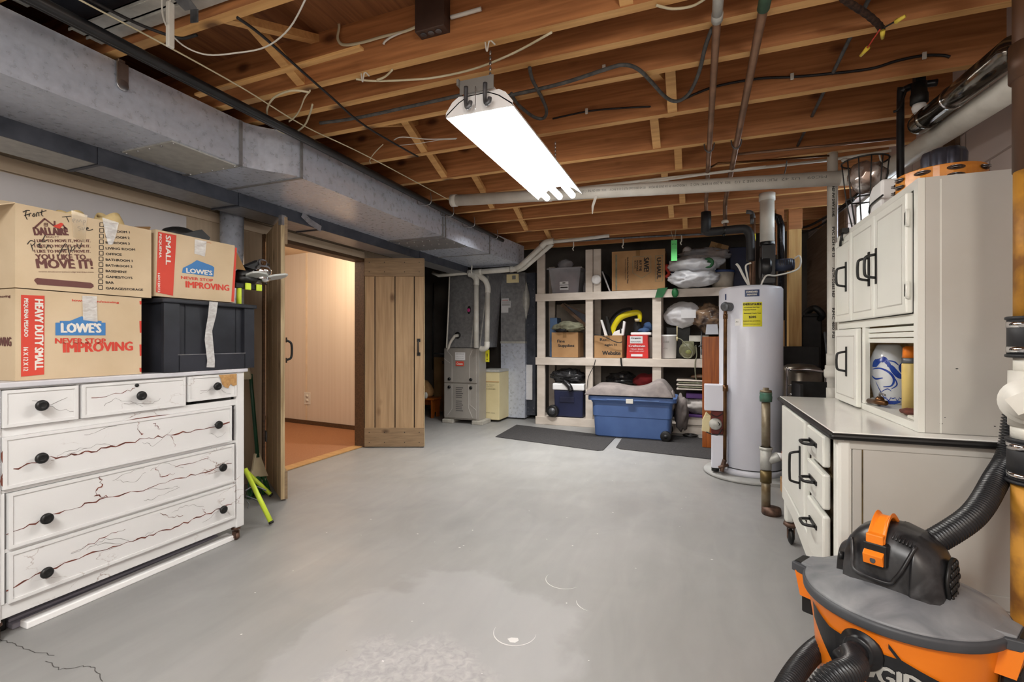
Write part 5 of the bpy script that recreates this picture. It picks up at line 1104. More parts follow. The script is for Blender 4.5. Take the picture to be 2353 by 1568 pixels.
b = B(); b.hexa([(-1.06,6.26,zt),(-1.045,6.26,zt),(-1.06,6.7,zt),(-1.045,6.7,zt),(-1.16,6.26,zt+0.26),(-1.145,6.26,zt+0.26),(-1.16,6.7,zt+0.26),(-1.145,6.7,zt+0.26)]); b.mi = 1; b.hexa([(-1.062,6.252,zt),(-1.043,6.252,zt),(-1.062,6.26,zt),(-1.043,6.26,zt),(-1.162,6.252,zt+0.265),(-1.143,6.252,zt+0.265),(-1.162,6.26,zt+0.265),(-1.143,6.26,zt+0.265)])
tag(b.mk('picture_frame', [m_galvk, m_steel], fix=False), 'thin framed panel leaning on the top shelf beside the tall brown box', 'frame')
DNv, RTv = (0,0,-1), (1,0,0)
t = plainbox('tall brown utility box with sideways printing on the top shelf', -1.02,-0.375,6.20,6.62,zt+0.004,zt+0.50,m_cardb,
   txt=[('U-HAUL',-0.47,zt+0.39,0.048,0.26,DNv,RTv),('SAVE!',-0.625,zt+0.40,0.06,0.17,DNv,RTv),('BUY THIS',-0.68,zt+0.37,0.028,0.13,DNv,RTv),('REUSABLE',-0.715,zt+0.37,0.022,0.13,DNv,RTv),('BOX',-0.74,zt+0.37,0.018,0.10,DNv,RTv),('Use & Reuse Boxes. Save Over Waste',-0.83,zt+0.42,0.018,0.33,DNv,RTv),('www.utility.com',-0.86,zt+0.40,0.014,0.26,DNv,RTv)])
b = B()
for x0,x1,z0,z1 in ((-0.49,-0.485,zt+0.10,zt+0.42),(-0.405,-0.40,zt+0.10,zt+0.42),(-0.49,-0.40,zt+0.10,zt+0.104),(-0.49,-0.40,zt+0.416,zt+0.42)): b.box(x0,x1,6.197,6.2,z0,z1)
b.mk('printed_border', m_khaki, t)
b = B(); b.box(-0.975,-0.955,6.197,6.2,zt+0.01,zt+0.46); b.mk('printed_stripe', m_khaki, t)
b = B()
P = [(-0.76,zt+0.33),(-0.76,zt+0.42),(-0.54,zt+0.42),(-0.54,zt+0.22),(-0.65,zt+0.15),(-0.76,zt+0.22),(-0.76,zt+0.33)]
b.strip([(x,6.2,z) for x, z in P], 0.007, (0,-1,0)); b.mk('printed_outline', m_khaki, t)
t = thing('hanging_tag', 'bright green paper tag hanging from a pipe valve before the top shelf', 'tag', tuple(PY(1549,600,5.9)))
c = PY(1549,575,5.9); b = B(); b.box(c.x-0.033,c.x+0.033,5.898,5.901,c.z-0.125,c.z+0.115); b.mi = 1; b.text('TEST TAG', (c.x-0.026,5.897,c.z+0.06), (1,0,0), (0,0,1), 0.014, 0.05); b.mk('card', [m_tag, m_darkgreen], t, fix=False, bev=0.0)
b = B(); b.tube([c+Vector((-0.005,0,0.11)), PY(1541,528,5.9), PY(1549,520,5.9), PY(1553,530,5.9), c+Vector((0.005,0,0.11))],0.003,5,smooth=False); b.mk('string', m_wire, t)
b = B(); b.cyl(PY(1538,528,5.9), PY(1567,526,5.9), 0.006); b.cyl(PY(1549,527,5.9), PY(1549,512,5.9), 0.014,0.010); tag(b.mk('small_valve', m_brass), 'tiny brass valve with the green tag tied on it', 'valve')
b = B(); b.tube([PY(1240,560,5.95),PY(1400,549,5.95),PY(1549,541,5.95),PY(1660,537,5.95)],0.012,8,2); tag(b.mk('steel_pipe', m_dull), 'dull thin pipe running along the ceiling above the shelving', 'pipe')
for (u, v) in ((1318,566),(1432,560),(1566,552)):
    c = PY(u, v, 5.9); b = B(); b.tube([c+Vector((0,0,0.055)), c+Vector((0,0,-0.01)), c+Vector((-0.012,0,-0.03)), c+Vector((0,0,-0.055))],0.007,6); tag(b.mk('hanging_hook', m_wirew), 'small white hook hanging %s' % {1318:'above the clear tote', 1432:'above the tall brown utility box', 1566:'just right of the green tag'}[u], 'hook', 'white hooks above the shelving')
# bags and clutter, top tier right
b = B(); b.blob((-0.05,6.18,zt+0.12),(0.26,0.15,0.10),0.18,1.8,3,4,ridged=0.28); tag(b.mk('plastic_bag', m_bag), 'white plastic bag hanging over the shelf edge, the lower one', 'bag')
b = B(); b.blob((-0.03,6.2,zt+0.28),(0.28,0.17,0.10),0.2,1.6,11,4,ridged=0.28); tag(b.mk('plastic_bag', m_bag), 'white plastic bag with a green ring tie, lying above the other white bag', 'bag')
b = B(); b.blob((0.08,6.3,zt+0.40),(0.26,0.14,0.08),0.2,2,17,4,ridged=0.35); tag(b.mk('grey_bag', m_clear), 'crinkled grey translucent bag on top of the white bags', 'bag')
b = B(); b.lathe([(0.028,0),(0.05,0.006),(0.062,0),(0.05,-0.006),(0.028,0)], (0.115,6.03,zt+0.27), axis=(0.1,1,0.1), seg=18); tag(b.mk('bag_tie', m_green), 'green ring tie on the upper white bag', 'tie')
b = B(); b.prism([(-0.46,6.19,zt+0.01),(-0.34,6.19,zt+0.02),(-0.40,6.19,zt-0.10),(-0.49,6.19,zt-0.10)], (0,-0.01,0)); b.sph((-0.255,6.17,zt-0.05),0.05,10,(0.8,0.5,1.2)); tag(b.mk('green_ribbon', m_green), 'green translucent ribbon draped over the shelf edge below the bags', 'ribbon')
t = thing('knit_toy', 'small dark blue and red knitted toy with white pompom on the bags', 'toy', (-0.2,6.35,zt+0.25))
b = B(); b.tube([(-0.33,6.35,zt+0.20),(-0.25,6.33,zt+0.32),(-0.15,6.33,zt+0.42)],0.05,10); b.mk('body', m_navy, t)
b = B(); b.sph((-0.12,6.30,zt+0.47),0.055,12); b.mk('pompom', m_bagw, t)
b = B(); b.sph((-0.36,6.28,zt+0.28),0.04,10); b.tube([(-0.36,6.28,zt+0.26),(-0.33,6.26,zt+0.2),(-0.37,6.24,zt+0.15)],0.02,8); b.mk('red_part', m_red, t)
plainbox('small brown carton tilted on the top shelf above the grey bag', 0.12,0.33,6.36,6.55,zt+0.38,zt+0.55,m_cardb,txt=[('THE',0.18,zt+0.50,0.012,0.06),('PREMIUM',0.155,zt+0.475,0.016,0.13),('TOYNEW',0.175,zt+0.435,0.02,0.11)],rot=0.35)
b = B(); b.hexa(P8(0.36,0.62,6.42,6.72,zt,zt+0.50,0.02)); tag(b.mk('blue_bin', m_navy, bev=0.01), 'dark blue bin at the right end of the top shelf', 'bin')
t = thing('lidded_bucket', 'clear bucket with dark blue lid on the top shelf by the water heater', 'bucket', (0.28,6.36,zt))
b = B(); b.lathe([(0.0,0),(0.115,0),(0.13,0.19),(0.128,0.19),(0,0.19)], (0.28,6.36,zt+0.003)); b.mk('tub', mat('milky_plastic', (200,192,178), (182,172,156), rough=0.4, scale=12), t)
b = B(); b.lathe([(0,0.215),(0.132,0.215),(0.138,0.21),(0.138,0.185),(0.13,0.185)], (0.28,6.36,zt)); b.mk('lid', mat('blue_lid', (48,70,124), (40,60,110), rough=0.35), t)
# middle tier
plainbox('cardboard box with marker writing on the middle shelf at far left', -1.84,-1.48,6.28,6.62,zm+0.003,zm+0.335,m_cardb,txt=[('Fine',-1.76,zm+0.20,0.035,0.10),('Supplies',-1.75,zm+0.13,0.045,0.22)])
b = B(); b.blob((-1.62,6.36,zm+0.41),(0.20,0.12,0.07),0.25,1.8,5,4,ridged=0.2); tag(b.mk('khaki_cloth', m_khaki), 'khaki cloth heaped on the marker-written cardboard box', 'cloth')
t = thing('tilted_picture', 'dark picture frame leaning diagonally above the khaki cloth', 'frame', (-1.5,6.45,zm+0.4))
b = B(); b.hexa([(-1.74,6.36,zm+0.70),(-1.71,6.36,zm+0.73),(-1.74,6.5,zm+0.70),(-1.71,6.5,zm+0.73),(-1.40,6.36,zm+0.40),(-1.38,6.36,zm+0.44),(-1.40,6.5,zm+0.40),(-1.38,6.5,zm+0.44)]); b.hexa([(-1.70,6.36,zm+0.725),(-1.685,6.36,zm+0.735),(-1.70,6.38,zm+0.725),(-1.685,6.38,zm+0.735),(-1.375,6.36,zm+0.56),(-1.37,6.36,zm+0.575),(-1.375,6.38,zm+0.56),(-1.37,6.38,zm+0.575)]); b.mk('frame_rail', m_darkw, t)
b = B(); b.prism([(-1.71,6.40,zm+0.72),(-1.40,6.40,zm+0.44),(-1.38,6.40,zm+0.56)], (0,0.01,0)); b.mk('panel', m_galvk, t)
b = B(); b.box(-1.90,-1.80,6.40,6.60,zm,zm+0.54); tag(b.mk('blue_folder', mat('dusty_blue', (96,124,160), (84,110,146), rough=0.6)), 'dusty blue folder standing at the left end of the middle shelf', 'folder')
b = B(); b.blob((-1.70,6.30,zm+0.365),(0.09,0.06,0.03),0.2,2,9,3); tag(b.mk('black_pouch', m_black), 'small black pouch on the box edge under the khaki cloth', 'pouch')
t = plainbox('opened cardboard box with marker writing in the middle bay', -1.255,-0.90,6.25,6.60,zm+0.003,zm+0.29,m_cardb,txt=[('Run',-1.18,zm+0.22,0.035,0.10),('agin !!',-1.12,zm+0.15,0.035,0.15),('Website',-1.15,zm+0.04,0.05,0.23)])
t = thing('juice_bag', 'bright red printed bag standing in the middle bay of the shelving', 'bag', (-0.71,6.35,zm))
b = B(); b.hexa(P8(-0.835,-0.585,6.25,6.45,zm+0.003,zm+0.29,-0.008)); b.mi = 1
b.box(-0.80,-0.645,6.245,6.249,zm+0.19,zm+0.28); b.box(-0.785,-0.645,6.234,6.24,zm+0.025,zm+0.055)
b.text('Craftsmen', (-0.815,6.24,zm+0.145), (1,0,0), (0,0,1), 0.026, 0.20, bold=0.01); b.text('TRASH BAGS', (-0.795,6.238,zm+0.11), (1,0,0), (0,0,1), 0.016, 0.16); b.text('HEAVY LOADS ONLY', (-0.805,6.238,zm+0.085), (1,0,0), (0,0,1), 0.012, 0.18)
b.mi = 2; b.text('Organic', (-0.785,6.244,zm+0.245), (1,0,0), (0,0,1), 0.02, 0.12, bold=0.01); b.text('SEASONAL', (-0.79,6.244,zm+0.205), (1,0,0), (0,0,1), 0.014, 0.13)
b.mk('bag_body', [mat('glossy_red', (206,38,34), (186,30,28), rough=0.35, scale=6), m_paper, m_ink], t, fix=False)
t = thing('yellow_tool', 'bright yellow curved tool housing leaning in the middle bay', 'tool', (-0.9,6.45,zm+0.3))
b = B(); b.tube([(-1.06,6.40,zm+0.30),(-1.02,6.40,zm+0.42),(-0.94,6.40,zm+0.53),(-0.82,6.40,zm+0.575),(-0.72,6.40,zm+0.585),(-0.695,6.40,zm+0.54),(-0.70,6.40,zm+0.47)],0.036,12,6,rf=lambda i,t_:0.75+0.35*math.sin(math.pi*min(1,t_+0.1)),flat=1.0); b.mk('housing', m_yellow, t)
b = B(); b.tube([(-1.09,6.46,zm+0.34),(-1.04,6.46,zm+0.50),(-0.93,6.46,zm+0.60),(-0.80,6.46,zm+0.62)],0.045,10); b.mk('backing', m_blackpl, t)
b = B(); b.cyl((-0.725,6.36,zm+0.505),(-0.725,6.36,zm+0.47),0.033,0.028); b.mk('nozzle', m_cream, t)
t = thing('lantern', 'black canister with cream cap behind the red bag', 'canister', (-0.73,6.42,zm+0.32))
b = B(); b.lathe([(0,0),(0.05,0),(0.055,0.05),(0.045,0.12),(0.03,0.14),(0,0.14)], (-0.73,6.44,zm+0.335)); b.mk('body', m_rubber, t)
b = B(); b.box(-0.80,-0.545,6.30,6.58,zm+0.293,zm+0.33); tag(b.mk('white_tray', m_refl, bev=0.012), 'white shallow tray resting on top of the red bag', 'tray')
b = B(); b.blob((-0.64,6.40,zm+0.36),(0.07,0.06,0.03),0.3,2,4,3); b.blob((-0.60,6.45,zm+0.40),(0.06,0.05,0.06),0.3,2,6,3); tag(b.mk('blue_rag', mat('blue_cloth', (70,98,140), (56,80,120), rough=0.9)), 'small blue rag heaped on the white tray', 'rag')
for i, (x, lean, lab) in enumerate(((-1.20,0.05,'black and white vacuum handle standing left of the yellow tool'),(-0.985,-0.03,'white appliance housing in front of the yellow tool'))):
    t = thing('appliance_part', lab, 'appliance', (x,6.42,zm+0.28))
    if i == 0:
        b = B(); b.prism([(x,6.36,zm+0.50),(x+0.025,6.36,zm+0.50),(x+0.10,6.36,zm+0.28),(x+0.06,6.36,zm+0.28)], (0,0.05,0)); b.mk('white_arm', m_refl, t, bev=0.004)
        b = B(); b.prism([(x+0.07,6.36,zm+0.54),(x+0.10,6.36,zm+0.54),(x+0.16,6.36,zm+0.30),(x+0.11,6.36,zm+0.28)], (0,0.05,0)); b.mk('black_arm', m_black, t, bev=0.004)
    else:
        b = B(); b.prism([(x-0.06,6.34,zm+0.29),(x+0.09,6.34,zm+0.29),(x+0.115,6.34,zm+0.47),(x+0.085,6.34,zm+0.48),(x+0.075,6.34,zm+0.38),(x-0.03,6.34,zm+0.34)], (0,0.08,0)); b.mk('white_shell', m_refl, t, bev=0.006)
        b = B(); b.box(x+0.045,x+0.065,6.335,6.34,zm+0.32,zm+0.39); b.mk('dark_slot', m_black, t)
b = B(); b.lathe([(0,0),(0.07,0),(0.08,0.26),(0.085,0.27),(0,0.27)], (-0.565+0.0,6.54,zm+0.003)); tag(b.mk('white_bucket', m_pvc), 'white bucket between the red bag and the shelf post', 'bucket')
b = B(); b.tube([(-1.25,6.2,zm+0.31),(-1.12,6.19,zm+0.28),(-1.0,6.19,zm+0.22),(-0.93,6.195,zm+0.20),(-0.89,6.19,zm+0.21)],0.006,6); b.tube([(-1.23,6.19,zm-0.02),(-1.25,6.19,zm-0.1),(-1.32,6.19,zm-0.25),(-1.34,6.19,zm-0.40)],0.004,6); tag(b.mk('power_cord', m_wireb), 'thin black cord trailing from the middle shelf down the left post', 'cord')
b = B(); b.tube([(-0.905,6.185,zm+0.01),(-0.90,6.185,zm-0.06),(-0.89,6.185,zm-0.11)],0.010,6); tag(b.mk('black_strap', m_black), 'short black strap hanging over the rail under the red bag', 'strap')
# right bay of the middle tier
t = thing('paint_bucket', 'white bucket with faint printing at the left of the right bay', 'bucket', (-0.33,6.38,zm))
b = B(); b.lathe([(0,0),(0.088,0),(0.098,0.27),(0.104,0.275),(0.104,0.295),(0,0.295)], (-0.34,6.38,zm+0.003)); b.mi = 1
b.text('USABLE', (-0.40,6.275,zm+0.20), (1,0,0), (0,0,1), 0.018, 0.07); b.text('1.25 G', (-0.40,6.278,zm+0.12), (1,0,0), (0,0,1), 0.014, 0.05); b.mk('tub', [m_refl, m_greyink], t, fix=False)
b = B(); b.blob((-0.17,6.42,zm+0.55),(0.21,0.14,0.145),0.15,1.5,21,4,ridged=0.2); tag(b.mk('laundry_bag', m_bagw), 'bulging white cloth bag in the right bay of the middle shelf', 'bag')
b = B(); b.box(-0.19,-0.02,6.265,6.27,zm+0.50,zm+0.60); tag(b.mk('paper_sheet', m_paper), 'white sheet stuck on the bulging cloth bag', 'paper')
b = B(); b.strip([(-0.14,6.245,zm+0.68),(-0.19,6.245,zm+0.57),(-0.215,6.25,zm+0.50)],0.014,(0,-1,0)); b.bm.free()
b = B(); b.blob((0.12,6.40,zm+0.50),(0.17,0.13,0.15),0.25,2,31,4,ridged=0.35); tag(b.mk('crinkled_bag', mat('brown_clear_film', (150,124,100), (74,62,58), rough=0.15, scale=7, lo=0.4, hi=0.55, bump=0.3)), 'crinkled brownish clear bag beside the white cloth bag', 'bag')
b = B(); b.box(-0.38,-0.08,6.50,6.7,zm,zm+0.40); tag(b.mk('black_case', m_black, bev=0.01), 'black case standing behind the white bucket and green work lamp', 'case')
b = B(); b.hexa(P8(0.10,0.22,6.26,6.36,zm+0.30,zm+0.42,-0.012)); tag(b.mk('pale_tub', mat('pale_grey_tub', (196,200,208), (180,184,194), rough=0.4)), 'pale grey plastic tub half hidden by the water heater', 'tub')
t = thing('work_lamp', 'olive green round work lamp with looped cord in the right bay', 'lamp', (-0.13,6.38,zm))
m_olive = mat('olive_metal', (132,132,104), (112,112,86), rough=0.4, scale=8)
b = B(); b.lathe([(0,-0.06),(0.06,-0.06),(0.095,-0.03),(0.10,0.02),(0.08,0.07),(0.03,0.09),(0,0.09)], (-0.12,6.36,zm+0.105), axis=(0.1,1,0.15), seg=22); b.box(-0.18,-0.04,6.36,6.44,zm+0.14,zm+0.22); b.mk('housing', m_olive, t, bev=0.006)
b = B(); b.sph((-0.105,6.29,zm+0.085),0.035,12,(1,0.5,0.8)); b.mk('lens', mat('greenish_glass', (150,156,96), (120,128,72), rough=0.15, coat=0.5), t)
b = B(); b.tube([(-0.24,6.25,zm+0.25),(-0.19,6.24,zm+0.24),(-0.12,6.24,zm+0.16),(-0.06,6.24,zm+0.09),(-0.08,6.24,zm+0.02),(-0.15,6.24,zm+0.02),(-0.19,6.24,zm+0.07)],0.007,7); b.tube([(-0.02,6.22,zm+0.17),(-0.01,6.21,zm+0.05),(-0.03,6.19,zm-0.05),(-0.02,6.19,zm-0.22),(0.01,6.19,zm-0.32)],0.006,6); b.mk('cord', m_khaki, t)
b = B(); b.cyl((-0.235,6.245,zm+0.24),(-0.235,6.245,zm+0.40),0.006); b.cyl((-0.235,6.245,zm+0.22),(-0.235,6.245,zm+0.27),0.010); tag(b.mk('cream_rod', m_cream), 'thin cream rod beside the white paint bucket', 'rod')
t = thing('sewing_machine', 'white boxy machine with a dark foot behind the olive lamp', 'machine', (0.06,6.45,zm))
b = B(); b.box(-0.10,0.13,6.42,6.60,zm+0.21,zm+0.29); b.box(0.03,0.13,6.42,6.60,zm+0.0,zm+0.21); b.mk('body', m_pvc, t, bev=0.006)
b = B(); b.cyl((0.045,6.38,zm+0.06),(0.045,6.38,zm+0.34),0.008); b.tube([(0.01,6.38,zm+0.15),(0.05,6.37,zm+0.17),(0.08,6.38,zm+0.20)],0.009,6); b.box(0.035,0.075,6.37,6.40,zm+0.05,zm+0.12); b.mk('foot', m_dull, t)
# bottom tier
t = thing('cooler', 'navy blue cooler with white lid and black wheel on the bottom shelf', 'cooler', (-1.62,6.4,zb))
b = B(); b.hexa(P8(-1.80,-1.40,6.24,6.60,zb+0.004,zb+0.36,0.012)); b.mk('body', m_navy, t, bev=0.015)
b = B(); b.box(-1.72,-1.52,6.236,6.242,zb+0.20,zb+0.27); b.mk('grip_recess', mat('navy_recess', (30,34,62), (26,30,54), rough=0.5), t, bev=0.008)
b = B(); b.box(-1.815,-1.385,6.225,6.615,zb+0.362,zb+0.45); b.mk('lid', m_refl, t, bev=0.014)
b = B(); b.cyl((-1.80,6.15,zb+0.085),(-1.80,6.235,zb+0.085),0.078,seg=26); w = b.mk('wheel', m_black, t, bev=0.006)
b = B(); b.cyl((-1.80,6.146,zb+0.085),(-1.80,6.15,zb+0.085),0.045,seg=20); b.mk('hub_cap', m_dull, w)
b = B(); b.blob((-1.63,6.36,zb+0.545),(0.20,0.14,0.085),0.2,1.8,41,4,ridged=0.4); b.tube([(-1.66,6.24,zb+0.48),(-1.58,6.21,zb+0.42),(-1.55,6.20,zb+0.36)],0.035,8); tag(b.mk('trash_bag', m_trash), 'crumpled black trash bag on the lid of the navy cooler', 'bag')
b = B(); b.blob((-0.95,6.55,zb+0.50),(0.22,0.15,0.10),0.3,2,43,3); tag(b.mk('dark_bundle', m_trash), 'dark bundle in shade behind the grey quilt', 'bundle')
b = B(); b.blob((-0.62,6.45,zb+0.50),(0.15,0.12,0.10),0.3,2,44,3); tag(b.mk('red_cloth', mat('dark_red_cloth', (140,34,36), (110,26,30), rough=0.9)), 'dark red cloth showing behind the grey quilt', 'cloth')
# big blue tote with grey quilt
t = thing('wheeled_tote', 'big blue plastic tote with wheels standing on the dark mats', 'tote', (-0.72,5.85,0.0))
b = B(); tx0, tx1, ty0, ty1 = -1.165, -0.255, 5.62, 6.12
def rrect(x0,x1,y0,y1,z,r,n=5):
    out = []
    for cx_, cy_2, a0 in ((x1-r,y1-r,0),(x0+r,y1-r,90),(x0+r,y0+r,180),(x1-r,y0+r,270)):
        for k in range(n+1): a = math.radians(a0+90*k/n); out.append(Vector((cx_+r*math.cos(a), cy_2+r*math.sin(a), z)))
    return out
b.rings([rrect(tx0+e,tx1-e,ty0+e*0.5,ty1-e*0.5,z,0.05) for e, z in ((0.05,0.008),(0.035,0.02),(0.022,0.24),(0.012,0.25),(0.006,0.40),(0.0,0.405),(-0.012,0.43))]); b.mk('tub', m_tote, t, bev=0.004)
b = B(); b.rings([rrect(tx0-0.04,tx1+0.04,ty0-0.03,ty1+0.03,z,0.06) for z in (0.43,0.478)]+[rrect(tx0,tx1,ty0,ty1,0.49,0.05)]); b.mk('lid', m_tote, t, bev=0.004)
b = B(); b.box(-0.98,-0.40,ty0-0.036,ty0-0.03,0.444,0.452); b.mk('lid_ridge', mat('light_blue_plastic', (110,140,190), (98,128,178), rough=0.4), t)
b = B(); b.box(-0.76,-0.68,ty0-0.05,ty0-0.028,0.41,0.462); b.mk('latch', m_pvc, t, bev=0.004)
for y in (5.60, 6.10):
    b = B(); b.cyl((-0.33,y-0.02,0.062),(-0.33,y+0.03,0.062),0.058,seg=24); w = b.mk('wheel', m_black, t, bev=0.006)
    b = B(); b.cyl((-0.33,y-0.024,0.062),(-0.33,y-0.02,0.062),0.022,seg=16); b.mk('hub_cap', m_rubber, w)
b = B(); n1, n2 = 44, 22; V = []
def qh(s_, r_):
    h = 0.09+0.025*math.sin(s_*5)+0.02*noise.noise(Vector((s_*3,r_*3,1)))
    h += 0.11*math.exp(-((s_-0.86)**2)/0.02) - 0.02*math.exp(-((s_-0.5)**2)/0.02)
    e = min(s_, 1-s_, r_, 1-r_); return 0.497+h*min(1, (e/0.12))**0.5
for i in range(n1+1):
    s_ = i/n1; row = []
    for j in range(n2+1):
        r_ = j/n2; row.append(b.bm.verts.new(Vector((tx0-0.07+(tx1-tx0+0.07)*s_+0.01*noise.noise(Vector((s_*9,r_*9,4))), ty0-0.05+0.56*r_+0.012*noise.noise(Vector((s_*9,r_*9,8))), qh(s_, r_)))))
    V.append(row)
b.sm = True
for i in range(n1):
    for j in range(n2): b.face([V[i][j],V[i+1][j],V[i+1][j+1],V[i][j+1]])
bot = [[b.bm.verts.new(Vector((v.co.x,v.co.y,0.493))) for v in r] for r in V]
for i in range(n1):
    for j in range(n2): b.face([bot[i][j],bot[i][j+1],bot[i+1][j+1],bot[i+1][j]])
tag(b.mk('folded_quilt', m_cush), 'grey quilted blanket lying folded on the lid of the blue tote', 'blanket')
b = B(); b.blob((-0.27,5.72,0.44),(0.035,0.04,0.10),0.3,2,51,3,ridged=0.3); b.blob((-0.18,6.0,0.28),(0.07,0.08,0.18),0.3,2,52,3,ridged=0.3); tag(b.mk('frayed_cloth', m_cush), 'frayed grey cloth corner hanging at the right side of the blue tote', 'cloth')
for k in range(5):
    b = B(); z = 0.53+k*0.026; x0 = -0.24+0.02*(k%2)
    b.box(x0,0.22,6.16,6.5,z,z+0.018)
    tag(b.mk('folded_rug', m_shelf if k%2==0 else m_khaki, bev=0.007), '%s folded rug in the low right bay stack' % ('lowest cream','second khaki','middle cream','fourth khaki','topmost cream')[k], 'rug', 'folded rugs in the low right bay')
b = B(); b.blob((0.08,6.3,0.69),(0.15,0.12,0.03),0.3,2,61,3); tag(b.mk('brown_scrap', m_darkw), 'brown fur-like scrap on top of the folded rugs', 'cloth')
t = thing('purple_bin', 'purple bin filled with pale cloth under the folded rugs', 'bin', (0.0,6.35,0.24))
m_purple = mat('purple_plastic', (84,50,112), (72,42,98), rough=0.45)
b = B(); b.box(-0.13,0.24,6.18,6.5,0.43,0.49); b.mk('rim', m_purple, t, bev=0.006)
b = B(); b.box(-0.12,0.24,6.18,6.5,0.205,0.235); b.mk('base_rim', m_purple, t, bev=0.004)
b = B(); b.box(-0.12,0.23,6.19,6.5,0.11,0.205); b.mk('drawer', m_shelf, t, bev=0.004)
b = B(); b.blob((0.04,6.3,0.335),(0.19,0.12,0.10),0.18,2,63,4,ridged=0.25); b.mk('cloth', m_cush if False else mat('pale_grey_cloth', (186,180,176), (160,154,150), rough=0.9, bump=0.2, scale=10), t)
b = B(); b.lathe([(0.045,0),(0.075,0),(0.09,0.012),(0.075,0.022),(0.045,0.022),(0.045,0)], (-0.08,6.02,0.006), seg=22); tag(b.mk('rubber_ring', m_black), 'black ring lying on the mat beside the blue tote', 'ring')
# mats
def rug(label, pts):
    b = B(); b.prism(pts, (0,0,0.007)); return tag(b.mk('floor_mat', m_mat, bev=0.003), label, 'mat')
rug('long charcoal mat on the floor before the shelving, left one', [(-2.20,5.18,0.0005),(-0.95,4.90,0.0005),(-0.90,4.94,0.0005),(-0.885,5.70,0.0005),(-2.25,6.02,0.0005)])
rug('charcoal mat on the floor under the tote end, right one', [(-0.80,5.12,0.0005),(-0.75,5.06,0.0005),(0.30,4.90,0.0005),(0.36,5.9,0.0005),(-0.82,6.1,0.0005)])
b = B(); b.box(0.045,0.33,5.43,5.455,0.0076,1.165); tag(b.mk('varnished_board', m_redwood, bev=0.003), 'tall varnished orange-brown board standing behind the water heater', 'board')

# ------------------------------------------------------------------ water heater
hx, hy, hr = 0.415, 4.52, 0.243
b = B(); b.lathe([(0,0),(0.36,0),(0.37,0.01),(0.36,0.026),(0,0.026)], (hx,hy,0.0005), seg=48); b.box(hx-0.02,hx+0.36,hy-0.35,hy+0.35,0.0005,0.026); tag(b.mk('equipment_pad', mat('pad_paint', (160,160,158), (146,146,144), rough=0.6, scale=8)), 'low grey concrete pad under the white water heater', 'pad')
t = thing('water_heater', 'tall white cylindrical water heater with yellow energy label', 'water heater', (hx,hy,0.027))
m_wh = mat('white_heater_enamel', (220,222,232), (214,216,227), rough=0.28, scale=2)
b = B(); b.lathe([(0,0.075),(hr-0.01,0.075),(hr,0.085),(hr,1.545),(hr-0.012,1.562),(hr-0.07,1.575),(0,1.58)], (hx,hy,0), seg=56); b.mk('tank', m_wh, t)
b = B(); b.lathe([(0,0.028),(hr+0.006,0.028),(hr+0.006,0.07),(hr-0.004,0.076),(0,0.076)], (hx,hy,0), seg=56); b.mk('base_ring', m_wh, t)
b = B(); b.lathe([(hr-0.004,0.077),(hr+0.002,0.080),(hr-0.004,0.084)], (hx,hy,0), seg=56); b.mk('seam', m_black, t)
hc = Vector((hx,hy,0)); hn = (-hc).normalized(); hs = Vector((0,0,1)).cross(hn).normalized()
def hwrap(q):
    d = q-hc; s_ = d.dot(hs); a = s_/hr; out = d.dot(hn)-hr
    return Vector((hx,hy,q.z)) + (hn*math.cos(a)+hs*math.sin(a))*(hr+max(out,0)+0.0008)
def hlabel(name, u0, u1, z0, z1, m, inks=(), mi2=None):
    b = B(); A = hc+hn*(hr+0.0006)
    for i in range(8):
        a0 = u0+(u1-u0)*i/8; a1 = u0+(u1-u0)*(i+1)/8
        b.quad(*[hwrap(A+hs*a+Vector((0,0,z))) for a, z in ((a0,z0),(a1,z0),(a1,z1),(a0,z1))])
    b.mi = 1
    for s_, a, z, h, w in inks: b.text(s_, A+hn*0.001+hs*a+Vector((0,0,z)), hs, (0,0,1), h, w, bold=0.01, wrap=hwrap, up=0.0012)
    return b.mk(name, [m, mi2 or m_ink], t, fix=False)
hlabel('energy_label', -0.055, 0.085, 1.235, 1.43, m_label, [('ENERGYGUIDE',-0.05,1.405,0.018,0.13),('U.S. Government Water Heater',-0.045,1.385,0.008,0.11),('Capacity: Natural',-0.05,1.365,0.008,0.09),('Estimated Yearly Cost',-0.045,1.335,0.010,0.12),('$205',-0.01,1.30,0.02,0.05),('Federal law prohibits',-0.05,1.275,0.008,0.12),('removal before purchase',-0.05,1.25,0.008,0.12)])
hlabel('maker_badge', -0.04, 0.065, 1.475, 1.53, mat('badge_navy', (44,62,104), (38,54,94), rough=0.4), [('STANDARD',-0.028,1.505,0.014,0.08),('HEATERS',-0.022,1.485,0.012,0.068)], m_inkw)
hlabel('faint_label', -0.115, -0.075, 1.245, 1.30, m_refl, [('A1',-0.11,1.27,0.01,0.02)], m_greyink)
hlabel('side_sticker', -0.215, -0.20, 1.46, 1.51, MATS['badge_navy'])
pp = lambda u, v, k=0.0: PY(u, v, hy-hr*0.72-k)
